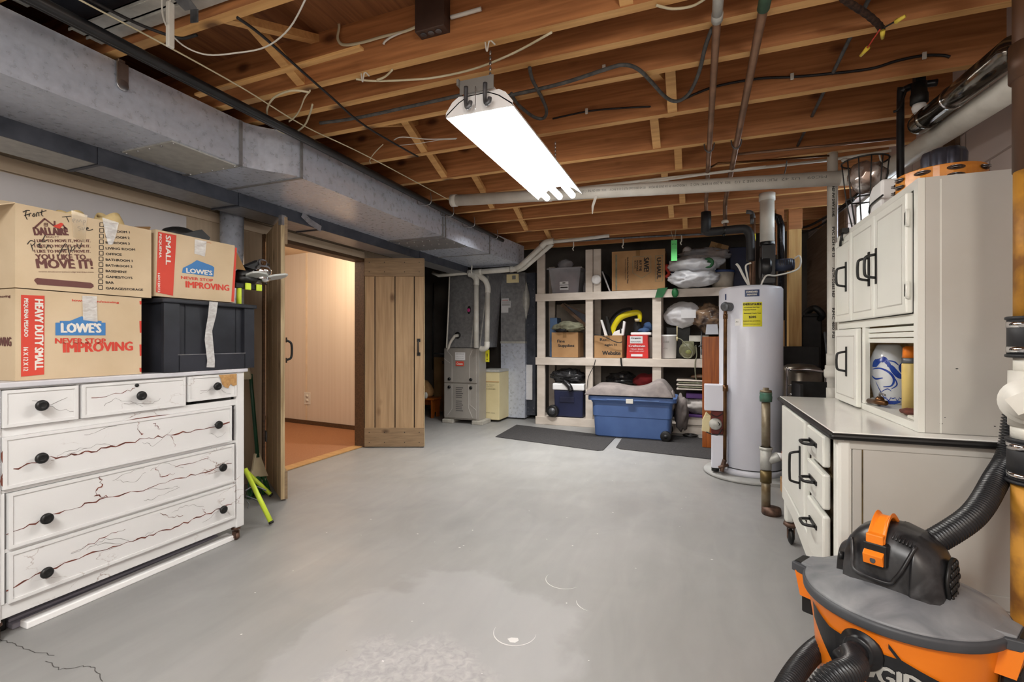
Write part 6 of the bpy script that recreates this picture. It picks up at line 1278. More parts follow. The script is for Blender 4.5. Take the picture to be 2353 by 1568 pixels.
# relief pipe down the front left
b = B(); c = hc+(hn*math.cos(-0.66)+hs*math.sin(-0.66))*hr; dn = (c-hc).normalized()
b.cyl(c+Vector((0,0,1.40)), c+dn*0.05+Vector((0,0,1.40)), 0.036, seg=20); b.lathe([(0.02,0.05),(0.036,0.052),(0.04,0.06),(0.034,0.072),(0.015,0.075)], c+Vector((0,0,1.40)), axis=tuple(dn)); b.mk('relief_valve', m_dull, t)
cp = c+dn*0.055
b = B(); b.tube([cp+Vector((0,0,1.40)), cp+Vector((0.0,0,1.33)), cp+Vector((-0.005,0,0.14))], 0.0145, 12, smooth=False); b.cyl(cp+Vector((0,0,0.71)),cp+Vector((0,0,0.76)),0.021); b.cyl(cp+Vector((0,0,1.30)),cp+Vector((0,0,1.34)),0.018); b.mk('relief_pipe', m_brass, t)
b = B(); b.tube([cp+Vector((-0.005,0,0.15)), cp+Vector((-0.02,-0.01,0.10)), cp+Vector((-0.03,-0.02,0.055))], 0.018, 10); b.cyl(cp+Vector((-0.05,-0.03,0.09)),cp+Vector((0.02,0.0,0.11)),0.012); b.mk('drain_valve', m_castr, t)
# control boxes on the left side
kx = hx-hr-0.005
b = B(); b.box(kx-0.115,kx+0.05,4.30,4.42,0.545,0.76); b.mk('control_box', m_wh, t, bev=0.006)
b = B(); b.box(kx-0.06,kx+0.06,4.30,4.42,0.075,0.345); b.mk('lower_cover', m_wh, t, bev=0.006)
b = B(); b.box(kx-0.06,kx+0.03,4.33,4.42,0.35,0.54); b.mk('valve_housing', mat('dark_red_box', (110,40,34), (90,32,28), rough=0.5), t, bev=0.004)
b = B(); b.lathe([(0.045,0),(0.05,-0.012),(0.042,-0.03),(0.0,-0.034)], (kx-0.03,4.33,0.435), axis=(0,1,0)); b.mk('gas_dial', m_galvl, t)
b = B(); b.prism([(kx-0.135,4.32,0.37),(kx-0.075,4.32,0.36),(kx-0.065,4.32,0.50),(kx-0.10,4.32,0.53),(kx-0.13,4.32,0.46)], (0,0.05,0)); b.mk('beige_plug', m_cream, t, bev=0.004)
b = B(); b.tube([(kx-0.07,4.31,0.52),(kx-0.02,4.305,0.50),(kx+0.03,4.31,0.53)],0.004,6); b.tube([(kx-0.10,4.315,0.365),(kx-0.02,4.305,0.345),(kx+0.02,4.31,0.40)],0.005,6); b.tube([(kx-0.03,4.305,0.47),(kx+0.0,4.30,0.44),(kx-0.02,4.305,0.41)],0.004,6); b.mk('wires', m_black, t)
b = B(); b.cyl((kx-0.03,4.36,0.04),(kx-0.03,4.36,0.075),0.03); b.mk('foot', m_black, t)
# top fittings: blower, flue, cables, lines
b = B(); b.cyl((0.55,4.60,1.95),(0.55,4.60,2.36),0.056,seg=28); b.cyl((0.55,4.60,2.31),(0.55,4.60,2.37),0.063,seg=28); b.mk('flue_pipe', m_pvc, t)
b = B(); b.cyl((0.55,4.60,1.93),(0.55,4.60,1.96),0.060,seg=24); b.cyl((0.55,4.60,1.56),(0.55,4.60,1.93),0.048,seg=20); b.box(0.50,0.60,4.50,4.66,1.60,1.92); b.lathe([(0.09,-0.04),(0.105,-0.02),(0.105,0.03),(0.09,0.045)], (0.53,4.58,1.74), axis=(1,0,0)); b.mk('blower_housing', m_blackpl, t, bev=0.004)
b = B(); b.cyl((0.60,4.57,1.755),(0.73,4.57,1.755),0.052,seg=24); b.cyl((0.73,4.57,1.755),(0.745,4.57,1.755),0.045,seg=24)
b.mi = 1
for k in range(8): b.box(0.625+0.013*k,0.630+0.013*k,4.516,4.519,1.745,1.79)
b.mk('blower_motor', [mat('navy_motor', (58,66,86), (46,54,74), rough=0.4), m_black], t)
b = B(); b.tube([(0.745,4.56,1.80),(0.78,4.55,1.82),(0.79,4.55,1.76),(0.75,4.53,1.70),(0.60,4.45,1.655),(0.52,4.40,1.65),(0.48,4.40,1.57)],0.007,7); b.mk('motor_cable', m_wirew, t)
b = B(); b.tube([(0.40,4.42,1.57),(0.36,4.40,1.64),(0.32,4.40,1.73),(0.30,4.41,1.76)],0.010,7); b.mk('white_cable', m_wirew, t)
b = B(); b.tube([(0.40,4.42,1.57),(0.38,4.40,1.66),(0.37,4.40,1.74),(0.41,4.40,1.76)],0.007,7); b.mk('white_cable', m_wirew, t)
b = B(); b.cyl((0.42,4.56,1.57),(0.42,4.56,1.82),0.012); b.mk('inlet_nipple', m_copper, t)
t = thing('gas_line', 'brown gas line with a small valve rising behind the water heater', 'pipe', (0.46,4.72,1.57))
b = B(); b.cyl((0.46,4.72,1.57),(0.46,4.72,2.22),0.014); b.mk('pipe', m_copper, t)
b = B(); b.cyl((0.46,4.72,2.0),(0.46,4.72,2.06),0.017); b.mk('yellow_collar', m_label, t)
b = B(); b.tube([(0.46,4.72,2.2),(0.44,4.72,2.25),(0.40,4.72,2.26)],0.018,8); b.cyl((0.44,4.68,2.22),(0.44,4.66,2.14),0.014); b.mk('valve', m_dull, t)
pipe('black_vent', [(0.68,4.78,1.3),(0.68,4.78,2.13),(0.66,4.78,2.20),(0.61,4.78,2.22)], 0.03, mat('shiny_black', (40,40,44), (28,28,30), rough=0.15, metal=0.5), 'shiny black pipe with a bent top right of the white flue', smooth=False)
# ------------------------------------------------------------------ wooden post and braces behind the heater
b = B(); b.box(0.815,0.925,5.28,5.38,0.0,ZC); tag(b.mk('wooden_post', m_post, bev=0.003), 'pale pine post right behind the water heater', 'post')
b = B(); b.box(0.812,0.928,5.262,5.279,2.19,ZC) ; tag(b.mk('post_block', m_joist, bev=0.003), 'orange wood block nailed above the pine post', 'wood block')
b = B(); b.box(0.70,0.765,5.20,5.26,1.95,ZC); tag(b.mk('wood_cleat', m_joist, bev=0.003), 'short orange cleat hanging left of the pine post', 'wood block')
b = B(); b.box(0.74,0.80,5.40,5.46,0.0,2.0); tag(b.mk('wooden_post', m_post, bev=0.003), 'narrower pine stud tucked left behind the pine post', 'post')
# clutter behind the heater
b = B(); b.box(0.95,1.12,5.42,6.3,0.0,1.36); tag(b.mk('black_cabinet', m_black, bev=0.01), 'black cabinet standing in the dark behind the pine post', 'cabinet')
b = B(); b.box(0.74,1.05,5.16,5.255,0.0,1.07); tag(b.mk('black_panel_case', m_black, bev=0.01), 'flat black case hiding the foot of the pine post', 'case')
t = thing('folding_chair', 'tubular chrome chair frame in the dark right of the water heater', 'chair', (0.95,4.9,0))
b = B(); b.tube([(0.72,4.73,0.0),(0.72,4.73,0.80),(0.75,4.73,0.87),(0.98,4.75,0.86),(1.01,4.755,0.80),(0.98,4.76,0.0)],0.011,10,4); b.mk('tube_frame', m_chrome, t)
for z in (0.74, 0.66, 0.45):
    b = B(); b.cyl((0.72,4.73,z),(1.005,4.755,z),0.006); b.mk('cross_bar', m_chrome, t)
b = B(); b.lathe([(0,0),(0.16,0),(0.17,0.02),(0.17,0.85),(0.155,0.88),(0.10,0.91),(0,0.92)], (0.86,4.975,0.0), seg=28); tag(b.mk('metal_drum', mat('smoked_steel', (132,124,112), (84,76,66), rough=0.3, metal=0.8, scale=3)), 'smoky steel drum behind the chrome chair frame', 'drum')
b = B(); b.tube([(1.06,4.5,0.0),(1.10,5.2,1.2)],0.014,8,smooth=False); tag(b.mk('leaning_rail', m_dull), 'thin grey rail leaning toward the brown side wall', 'rail')
b = B(); b.tube([(0.99,5.5,1.38),(1.05,5.4,1.44),(1.12,5.4,1.36),(1.05,5.5,1.30)],0.03,8,5); b.box(0.98,1.10,5.44,5.55,1.361,1.39); tag(b.mk('folded_stand', m_black), 'black folded stand perched on top of the black cabinet', 'stand')
b = B(); b.tube([(0.93,5.9,2.32),(1.05,5.6,2.28),(1.18,5.0,2.30),(1.26,4.6,2.36)],0.012,7); b.tube([(0.95,6.0,2.26),(1.1,5.5,2.24),(1.22,4.8,2.30)],0.010,7); tag(b.mk('black_cable_bundle', m_wireb), 'dark cable bundle under the joists right of the pine post', 'cable')
# shelf of dark wood right of heater, under the worktop line
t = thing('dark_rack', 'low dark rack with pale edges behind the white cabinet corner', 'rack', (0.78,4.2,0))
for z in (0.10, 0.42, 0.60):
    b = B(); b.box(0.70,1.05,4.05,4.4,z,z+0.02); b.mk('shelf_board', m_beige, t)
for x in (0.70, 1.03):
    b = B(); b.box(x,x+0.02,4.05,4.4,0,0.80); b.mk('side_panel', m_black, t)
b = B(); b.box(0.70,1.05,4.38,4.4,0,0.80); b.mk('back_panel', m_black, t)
# standpipe in the floor
t = thing('standpipe', 'corroded steel standpipe with a tee rising from the floor before the heater', 'pipe', (0.415,3.53,0))
sp_ = (0.415,3.53)
b = B(); b.lathe([(0,0),(0.055,0),(0.058,0.02),(0.055,0.045),(0,0.05)], (0.445,3.51,0.0)); b.mk('floor_flange', m_castr, t)
m_oldsteel = mat('stained_steel', (150,142,124), (112,96,70), rough=0.45, metal=0.5, scale=9)
b = B(); b.cyl((*sp_,0.0),(*sp_,0.25),0.027,seg=20); b.cyl((*sp_,0.43),(*sp_,0.72),0.026,seg=20); b.mk('pipe', m_oldsteel, t)
b = B(); b.cyl((*sp_,0.20),(*sp_,0.275),0.034,seg=20); b.mk('coupling', mat('brassy_steel', (128,112,70), (100,84,52), rough=0.45, metal=0.6), t)
b = B(); b.cyl((*sp_,0.285),(*sp_,0.43),0.034,seg=20); b.lathe([(0.034,0),(0.040,0.003),(0.040,0.018),(0.034,0.02)], (*sp_,0.41)); b.tube([(0.43,3.53,0.345),(0.46,3.53,0.36),(0.49,3.53,0.375)],0.030,14,4); b.mk('tee', m_galvl, t)
b = B(); b.cyl((0.48,3.53,0.375),(0.51,3.53,0.375),0.022); b.mk('taped_thread', m_refl, t)
b = B(); b.cyl((0.507,3.53,0.375),(0.57,3.53,0.375),0.036,seg=20); b.lathe([(0.036,0),(0.040,0.004),(0.036,0.01)], (0.515,3.53,0.375), axis=(1,0,0)); b.lathe([(0.036,0),(0.040,0.004),(0.036,0.01)], (0.557,3.53,0.375), axis=(1,0,0)); b.cyl((0.57,3.53,0.375),(0.585,3.53,0.375),0.022); b.mk('iron_cap', mat('red_rust', (142,82,56), (116,64,44), rough=0.6, scale=20), t)
b = B(); b.lathe([(0,0),(0.036,0),(0.038,0.03),(0.035,0.045),(0.037,0.05),(0.036,0.06),(0,0.062)], (*sp_,0.725), seg=18); b.mk('green_coupling', mat('teal_patina', (52,116,100), (74,84,66), rough=0.5, scale=14), t)
b = B(); b.lathe([(0,0),(0.036,0),(0.034,0.012),(0.018,0.014),(0.018,0.028),(0,0.028)], (*sp_,0.787), seg=18); b.mk('plug', m_oldsteel, t)
plainbox('small brown cardboard box on the floor behind the standpipe', 0.58,0.75,3.98,4.12,0.0,0.10,m_cardb)

# ------------------------------------------------------------------ white enamel baking cabinet (base + worktop + upper cupboard)
CX0, CX1, CY0, CY1 = 0.45, 1.15, 1.965, 3.07
t = thing('baking_cabinet', 'white enamelled kitchen cabinet with black-edged worktop and iron pulls', 'cabinet', (0.8,2.5,0))
m_gap = mat('dark_gap_wood', (96,80,48), (60,50,34), rough=0.8, scale=20)
b = B(); b.box(CX0+0.046, CX1, CY0, CY0+0.018, 0.24, 0.782); b.box(CX0+0.046, CX1, CY1-0.018, CY1, 0.24, 0.782); b.box(CX1-0.02, CX1-0.001, CY0+0.019, CY1-0.019, 0.12, 0.781); b.box(CX0+0.046, CX1-0.021, CY0+0.019, CY1-0.019, 0.24, 0.26); b.mk('carcass', m_whitep, t, bev=0.003)
b = B(); b.box(CX0+0.02, CX0+0.03, CY0+0.02, CY1-0.02, 0.26, 0.782); b.mk('inner_board', m_gap, t)
b = B(); b.box(CX0, CX0+0.045, CY0-0.006, CY0+0.055, 0.12, 0.782); b.mk('front_stile', m_white, t, bev=0.012)
b = B(); b.box(CX0, CX0+0.045, CY1-0.05, CY1+0.004, 0.12, 0.782); b.mk('front_stile', m_white, t, bev=0.012)
b = B(); b.box(CX0+0.005, CX0+0.03, 2.345, 2.395, 0.26, 0.782); b.mk('centre_stile', m_white, t, bev=0.004)
b = B(); b.box(CX0+0.02, CX1-0.01, CY0-0.004, CY0, 0.75, 0.782); b.box(CX1-0.07, CX1, CY0-0.008, CY0, 0.12, 0.782); b.box(CX0+0.08, CX1-0.06, CY0-0.006, CY0, 0.275, 0.32); b.mk('side_rails', m_whitep, t, bev=0.002)
b = B(); b.box(CX0+0.072, CX0+0.076, CY0-0.002, CY0+0.001, 0.3, 0.76); b.mk('side_seam', m_gap, t)
b = B(); b.prism([(CX0-0.012,y,z) for y, z in ((CY0+0.03,0.19),(CY0+0.03,0.275),(CY1-0.02,0.335),(CY1-0.02,0.25),(2.75,0.24),(2.5,0.20),(2.25,0.165))], (0.02,0,0)); b.mk('apron', m_white, t, bev=0.005)
def front(name, y0, y1, z0, z1, x=CX0, thick=0.022, parent=None, m=None):
    b = B(); b.box(x-thick, x+0.004, y0, y1, z0, z1); return b.mk(name, m or m_white, parent or t, bev=0.007)
def pull_v(d, y, zc, x, L=0.15):
    b = B(); b.box(x-0.005, x, y-0.008, y+0.008, zc-L/2, zc+L/2)
    b.tube([(x-0.004,y,zc+L/2-0.025),(x-0.035,y,zc+L/2-0.032),(x-0.042,y,zc+L/2-0.05),(x-0.042,y,zc-L/2+0.05),(x-0.035,y,zc-L/2+0.032),(x-0.004,y,zc-L/2+0.025)], 0.0055, 8, 3); b.mk('handle', m_black, d)
def pull_h(d, yc, z, x, L=0.13):
    b = B(); b.box(x-0.005, x, yc-L/2, yc+L/2, z-0.008, z+0.008)
    b.tube([(x-0.004,yc+L/2-0.02,z),(x-0.035,yc+L/2-0.028,z),(x-0.042,yc+L/2-0.045,z),(x-0.042,yc-L/2+0.045,z),(x-0.035,yc-L/2+0.028,z),(x-0.004,yc-L/2+0.02,z)], 0.006, 8, 3); b.mk('handle', m_black, d)
d = front('door', 2.40, 2.985, 0.345, 0.772); pull_v(d, 2.475, 0.555, CX0-0.022, 0.19)
for z0, z1 in ((0.655,0.770),(0.50,0.63),(0.265,0.475)):
    d = front('drawer', 2.062, 2.338, z0, z1); pull_h(d, 2.215, (z0+z1)/2+(0.03 if z1 < 0.5 else 0.005), CX0-0.022)
b = B(); b.box(CX0-0.028, CX1+0.01, CY0-0.035, CY1+0.035, 0.782, 0.805); b.mk('worktop_edge', m_black, t, bev=0.011, seg=3)
b = B(); b.box(CX0-0.016, CX1+0.0, CY0-0.023, CY1+0.023, 0.800, 0.8085); b.mk('worktop', mat('enamel_top', (232,231,226), (222,220,214), rough=0.18, scale=2, coat=0.4), t, bev=0.003)
for (x, y) in ((CX0+0.03, CY1-0.03), (CX0+0.05, CY0+0.05), (CX1-0.04, CY1-0.04), (CX1-0.04, CY0+0.05)):
    b = B(); b.lathe([(0.0,0.118),(0.035,0.118),(0.038,0.105),(0.02,0.09),(0.0,0.09)], (x,y,0)); b.box(x-0.018,x-0.013,y-0.012,y+0.012,0.03,0.095); b.box(x+0.013,x+0.018,y-0.012,y+0.012,0.03,0.095); c = b.mk('caster', m_castr, t)
    b = B(); b.sph((x,y,0.042),0.042,20,(0.42,1,1)); b.mk('wheel', m_black, c)
# upper cupboard
ux, uy0, uy1, uz0, uz1 = 0.70, 2.03, 3.045, 0.8095, 1.675
b = B(); b.box(ux+0.02, CX1, uy0, uy0+0.018, uz0, uz1); b.box(ux+0.02, CX1, uy1-0.018, uy1, uz0, uz1); b.box(ux+0.021, CX1-0.012, uy0+0.019, uy1-0.019, uz1-0.018, uz1-0.001); b.box(CX1-0.01, CX1-0.001, uy0+0.019, uy1-0.019, uz0, uz1)
b.box(ux+0.03, CX1-0.012, 2.76, 2.775, uz0, 1.19); b.box(ux+0.03, CX1-0.012, uy0+0.019, uy1-0.019, 1.191, 1.205); b.mk('upper_carcass', m_whitep, t)
b = B(); b.box(ux, ux+0.019, uy0, uy0+0.035, uz0, uz1); b.box(ux+0.001, ux+0.018, uy0+0.035, uy1-0.03, 1.182, 1.215); b.box(ux+0.001, ux+0.018, uy0+0.035, uy1-0.03, 1.645, uz1); b.box(ux, ux+0.019, uy1-0.03, uy1, uz0, uz1); b.box(ux+0.001, ux+0.018, 2.585, 2.63, uz0+0.03, 1.182); b.box(ux+0.001, CX1-0.012, uy0+0.035, 2.75, uz0, uz0+0.028); b.mk('upper_face_frame', m_white, t)
b = B(); b.box(ux+0.06, ux+0.064, uy0-0.0015, uy0, uz0, uz1-0.01); b.mk('side_bead', m_white, t)
def cup(y0, y1, z0, z1, hy=None, hz=None, hinge=False):
    b = B(); b.box(ux-0.02, ux+0.002, y0, y1, z0, z1); d = b.mk('door', m_white, t, bev=0.005)
    e = 0.032; b = B(); b.box(ux-0.0215, ux-0.019, y0+e, y1-e, z0+e, z0+e+0.005); b.box(ux-0.0215, ux-0.019, y0+e, y1-e, z1-e-0.005, z1-e); b.box(ux-0.0215, ux-0.019, y0+e, y0+e+0.005, z0+e, z1-e); b.box(ux-0.0215, ux-0.019, y1-e-0.005, y1-e, z0+e, z1-e); b.mk('panel_moulding', m_whitep, d, bev=0.001)
    if hy: pull_v(d, hy, hz, ux-0.02, 0.145)
    if hinge:
        for z in (z0+0.08, z1-0.09):
            b = B(); b.cyl((ux-0.016, y0-0.006, z-0.03), (ux-0.016, y0-0.006, z+0.03), 0.006); b.box(ux-0.02, ux-0.017, y0-0.012, y0+0.014, z-0.022, z+0.022); b.mk('hinge', m_white, d)
cup(2.722, 3.01, 1.218, 1.640, 2.795, 1.435)
cup(2.398, 2.716, 1.218, 1.640, 2.455, 1.425)
cup(2.072, 2.392, 1.218, 1.640, 2.365, 1.425, True)
cup(2.635, 3.01, 0.815, 1.178, 2.79, 1.02)
for k in range(3):
    b = B(); b.box(ux+0.012, ux+0.024, uy0+0.035, 2.585, 1.112+k*0.022, 1.131+k*0.022); b.mk('tambour_slat', m_white, t, bev=0.003)
b = B(); b.box(1.10, 1.12, uy0+0.02, 2.75, uz0+0.03, 1.19); b.box(ux+0.03,1.1,2.745,2.758,uz0+0.03,1.19); b.mk('inner_lining', wood('cork_lining', (198,164,112), (140,108,66), grain=(20,20,20), knots=False), t)
b = B()
for k in range(14):
    y = uy0-0.0008; x = random.choice((0.78,0.93,1.0,1.03)) + random.uniform(-0.03,0.04); z = random.choice((1.03,1.035,0.86,0.84,0.815)) + random.uniform(-0.01,0.01); r_ = random.uniform(0.0012,0.004)
    b.quad((x-r_*1.8,y,z),(x,y,z-r_*0.8),(x+r_*1.6,y,z),(x,y,z+r_*0.7))
b.mk('enamel_chips', m_black, t)['kind'] = 'stuff'
# things in the open bay
c = Vector((0.805,2.645,uz0+0.029))
t = thing('painted_vase', 'white ceramic vase painted with loose blue brush strokes, in the open bay', 'vase', tuple(c))
vprof = [(0.0,0.0),(0.052,0.0),(0.055,0.02),(0.058,0.04),(0.068,0.09),(0.073,0.14),(0.070,0.19),(0.058,0.23),(0.045,0.258),(0.040,0.266),(0.036,0.262),(0,0.25)]
b = B(); b.lathe(vprof, c, seg=36)
m_blu = mat('cobalt_glaze', (56,92,178), (34,58,150), rough=0.2, scale=22)
b.mk('vase_body', mat('white_glaze', (230,232,234), (222,226,230), rough=0.12, scale=2, coat=0.6), t)
vn = (-Vector((c.x,c.y,0))).normalized(); vs_ = Vector((0,0,1)).cross(vn).normalized()
def vr(z):
    for (r0,z0),(r1,z1) in zip(vprof[1:], vprof[2:-1]):
        if z0 <= z <= z1: return r0+(r1-r0)*(z-z0)/max(z1-z0,1e-6)
    return 0.05
def vp_(s_, z): r_ = vr(z); a = s_/0.07; return Vector((c.x,c.y,c.z+z)) + (vn*math.cos(a)+vs_*math.sin(a))*(r_+0.0012)
b = B()
def vstroke(pts, w):
    P = smooth_path([Vector((a,z,0)) for a, z in pts], 5); n = len(P)-1
    L = []
    for i, p in enumerate(P):
        d = P[min(i+1,n)]-P[max(i-1,0)]; tt = Vector((-d.y,d.x,0)).normalized(); ww = w*(0.35+0.65*math.sin(math.pi*i/n))
        q1 = p+tt*ww/2; q2 = p-tt*ww/2
        L.append((b.bm.verts.new(vp_(q1.x,max(0.002,q1.y))), b.bm.verts.new(vp_(q2.x,max(0.002,q2.y)))))
    for a_, b_ in zip(L, L[1:]): b.face([a_[0],a_[1],b_[1],b_[0]])
for a0 in range(8): vstroke([(-0.062+0.002*a0,0.165),(-0.055+0.005*a0,0.185+0.003*a0),(-0.05+0.008*a0,0.20+0.004*(a0%3)-0.004*a0)], 0.014)
vstroke([(-0.062,0.155),(-0.03,0.160),(0.0,0.145),(0.018,0.115),(0.01,0.085),(-0.02,0.078)], 0.009)
vstroke([(-0.068,0.125),(-0.05,0.112),(-0.02,0.118)], 0.008)
vstroke([(-0.005,0.175),(0.008,0.168),(0.02,0.148),(0.035,0.13),(0.05,0.125),(0.06,0.14)], 0.022)
vstroke([(0.06,0.19),(0.045,0.17),(0.05,0.15),(0.062,0.14)], 0.022)
vstroke([(0.0,0.195),(0.02,0.19),(0.035,0.175)], 0.006); vstroke([(-0.05,0.10),(-0.035,0.06),(-0.02,0.03),(0.0,0.02)], 0.004); vstroke([(-0.03,0.055),(-0.005,0.07),(0.01,0.06)], 0.004); vstroke([(0.02,0.12),(0.03,0.09),(0.01,0.07)],0.006)
for k in range(6): vstroke([(-0.05+0.02*k,0.03),(-0.04+0.02*k,0.018+0.01*(k%2)),(-0.03+0.02*k,0.034)], 0.004)
vstroke([(-0.055,0.012),(0.0,0.008),(0.06,0.014)], 0.018)
b.mk('blue_painting', m_blu, t, fix=False)
c = Vector((0.775,2.325,uz0+0.029))
t = thing('adhesive_tube', 'yellowish cartridge with bright orange cap beside the painted vase', 'cartridge', tuple(c))
b = B(); b.lathe([(0,0),(0.024,0),(0.025,0.19),(0.022,0.195),(0,0.195)], c); b.mk('tube_body', mat('yellow_cream', (216,192,120), (204,178,106), rough=0.4, scale=8), t)
b = B(); b.cyl(c+Vector((0,0,0.195)), c+Vector((0,0,0.215)), 0.026); b.mk('ribbed_ring', m_dull, t)
b = B(); b.lathe([(0,0.215),(0.023,0.215),(0.021,0.255),(0.012,0.262),(0,0.262)], c); b.mk('cap', m_orange, t)
b = B(); b.blob((0.755,2.25,uz0+0.042),(0.035,0.05,0.012),0.2,2,71,3); tag(b.mk('red_pocketknife', m_crackr, bev=0), 'small dull red tool lying in front of the cartridge', 'tool')
t = thing('brass_faucet', 'small brass and steel fitting lying at the left end of the open bay', 'fitting', (0.735,2.55,uz0+0.03))
b = B(); b.cyl((0.71,2.57,uz0+0.045),(0.735,2.45,uz0+0.05),0.011); b.sph((0.735,2.52,uz0+0.055),0.018,10); b.mk('barrel', m_brass, t)
b = B(); b.cyl((0.725,2.56,uz0+0.046),(0.73,2.52,uz0+0.046),0.017); b.tube([(0.735,2.52,uz0+0.06),(0.73,2.50,uz0+0.085),(0.735,2.46,uz0+0.082)],0.005,6); b.mk('knurled_end', m_steel, t)
b = B(); b.box(0.712,0.745,2.05,2.16,uz0+0.029,uz0+0.042); tag(b.mk('small_white_tray', m_pvc, bev=0.004), 'small white plastic piece at the near corner of the open bay', 'tray')
# on top of the upper cupboard
t = thing('tambourine', 'orange wooden crescent tambourine with metal jingles on top of the cabinet', 'tambourine', (0.85,2.25,uz1))
tc = Vector((0.852,2.275)); R0 = 0.132; arcpts = [math.radians(a) for a in range(105, 356, 8)]
m_tam = wood('tambourine_wood', (226,150,56), (206,124,40), grain=(3,3,20), rough=0.25, knots=False)
b = B(); rr = []
for a in arcpts:
    cx_, sx_ = math.cos(a), math.sin(a)
    rr.append([Vector((tc.x+r_*cx_, tc.y+r_*sx_, uz1+z)) for r_, z in ((R0-0.012,0.012),(R0,0.012),(R0,0.075),(R0-0.012,0.075))])
b.rings(rr); b.mk('wooden_frame', m_tam, t, bev=0.003)
b = B(); b.cyl((tc.x,tc.y-0.124,uz1+0.001),(tc.x,tc.y-0.124,uz1+0.014),0.006); b.cyl((tc.x-0.124,tc.y,uz1+0.001),(tc.x-0.124,tc.y,uz1+0.014),0.006); b.mk('rubber_foot', m_black, t)
for a in (150, 190, 228, 268, 312):
    ar = math.radians(a); nx, ny = math.cos(ar), math.sin(ar); tx_, ty_ = -ny, nx
    for z in (0.03, 0.057):
        b = B()
        P = [(math.cos(q)*0.026, math.sin(q)*0.0085) for q in [2*math.pi*i/20 for i in range(20)]]
        b.prism([Vector((tc.x+nx*(R0+0.0005)+tx_*p, tc.y+ny*(R0+0.0005)+ty_*p, uz1+z+q)) for p, q in P], (nx*0.0015, ny*0.0015, 0)); s_ = b.mk('jingle_slot', mat('slot_shadow_wood', (70,44,22), (56,34,18), rough=0.6), t)
        b = B(); c = Vector((tc.x+nx*(R0+0.001), tc.y+ny*(R0+0.001), uz1+z))
        for dz in (-0.003, 0.003): b.lathe([(0.0,0),(0.006,0.0015),(0.012,0.0),(0.017,0.0008)], c+Vector((0,0,dz)), seg=16)
        b.mk('jingle', m_steel, t)
t = thing('fluted_mould', 'dark grey fluted metal baking mould standing behind the tambourine', 'mould', (0.86,2.14,uz1))
b = B(); rr = []
for k, (r_, z) in enumerate(((0.062,0.0),(0.064,0.05),(0.066,0.095),(0.060,0.108),(0.045,0.112),(0.02,0.10))):
    rr.append([Vector((0.865+r_*(1+0.16*abs(math.sin(a*3.5)))*math.cos(a)*0.9, 2.285+r_*(1+0.16*abs(math.sin(a*3.5)))*math.sin(a), uz1+0.001+z*1.45)) for a in [2*math.pi*i/84 for i in range(84)]])
b.sm = True; b.rings(rr); b.mk('mould_shell', mat('dark_cast_metal', (92,94,106), (64,66,78), rough=0.3, metal=0.7, scale=10), t)
b = B(); b.tube([(0.81,2.30,uz1+0.09),(0.785,2.31,uz1+0.088)],0.008,8,smooth=False); b.mk('lug', m_dull, t)
t = thing('white_canister', 'white plastic jug lying on the cabinet left of the tambourine', 'jug', (0.80,2.56,uz1))
b = B(); b.prism([(0.735,2.50,uz1+0.001),(0.735,2.66,uz1+0.001),(0.735,2.66,uz1+0.115),(0.735,2.62,uz1+0.14),(0.735,2.50,uz1+0.14)], (0.10,0,0)); b.mk('shell', m_refl, t, bev=0.01)
b = B(); b.tube([(0.73,2.64,uz1+0.03),(0.728,2.62,uz1+0.055),(0.728,2.55,uz1+0.06),(0.728,2.46,uz1+0.06)],0.004,6); b.mk('black_line', m_black, t)
t = thing('wire_basket', 'dark wire basket with reflective lining before the window, above the cabinet', 'basket', (0.92,2.86,uz1))
bc = Vector((0.79,2.92,uz1+0.003))
for k in range(12):
    a = 2*math.pi*k/12; b = B(); b.tube([bc+Vector((0.05*math.cos(a),0.05*math.sin(a),0.0)), bc+Vector((0.08*math.cos(a),0.08*math.sin(a),0.16)), bc+Vector((0.10*math.cos(a),0.10*math.sin(a),0.35))],0.003,5,3); b.mk('wire_rib', m_black, t)
for r_, z in ((0.05,0.0),(0.08,0.16),(0.10,0.35)):
    b = B(); b.tube([bc+Vector((r_*math.cos(math.radians(q)),r_*math.sin(math.radians(q)),z)) for q in range(0,361,20)],0.004,6,smooth=False); b.mk('wire_ring', m_black, t)
b = B(); b.blob(bc+Vector((0.01,0.0,0.27)),(0.07,0.07,0.065),0.2,2,81,3,ridged=0.4); b.mk('foil_lining', mat('crumpled_foil', (226,220,216), (150,128,116), rough=0.15, metal=0.6, scale=9, lo=0.45, hi=0.55), t)
b = B(); b.tube([(ux-0.022,2.86,1.66),(ux-0.03,2.85,1.63),(ux-0.028,2.87,1.60)],0.006,6); b.tube([(ux-0.022,2.84,1.67),(ux-0.03,2.83,1.64),(ux-0.026,2.835,1.62)],0.005,6); b.box(ux-0.03,ux-0.0,2.83,2.88,1.660,1.682); tag(b.mk('black_clip', m_black), 'small black clip dangling at the far top edge of the cabinet doors', 'clip')

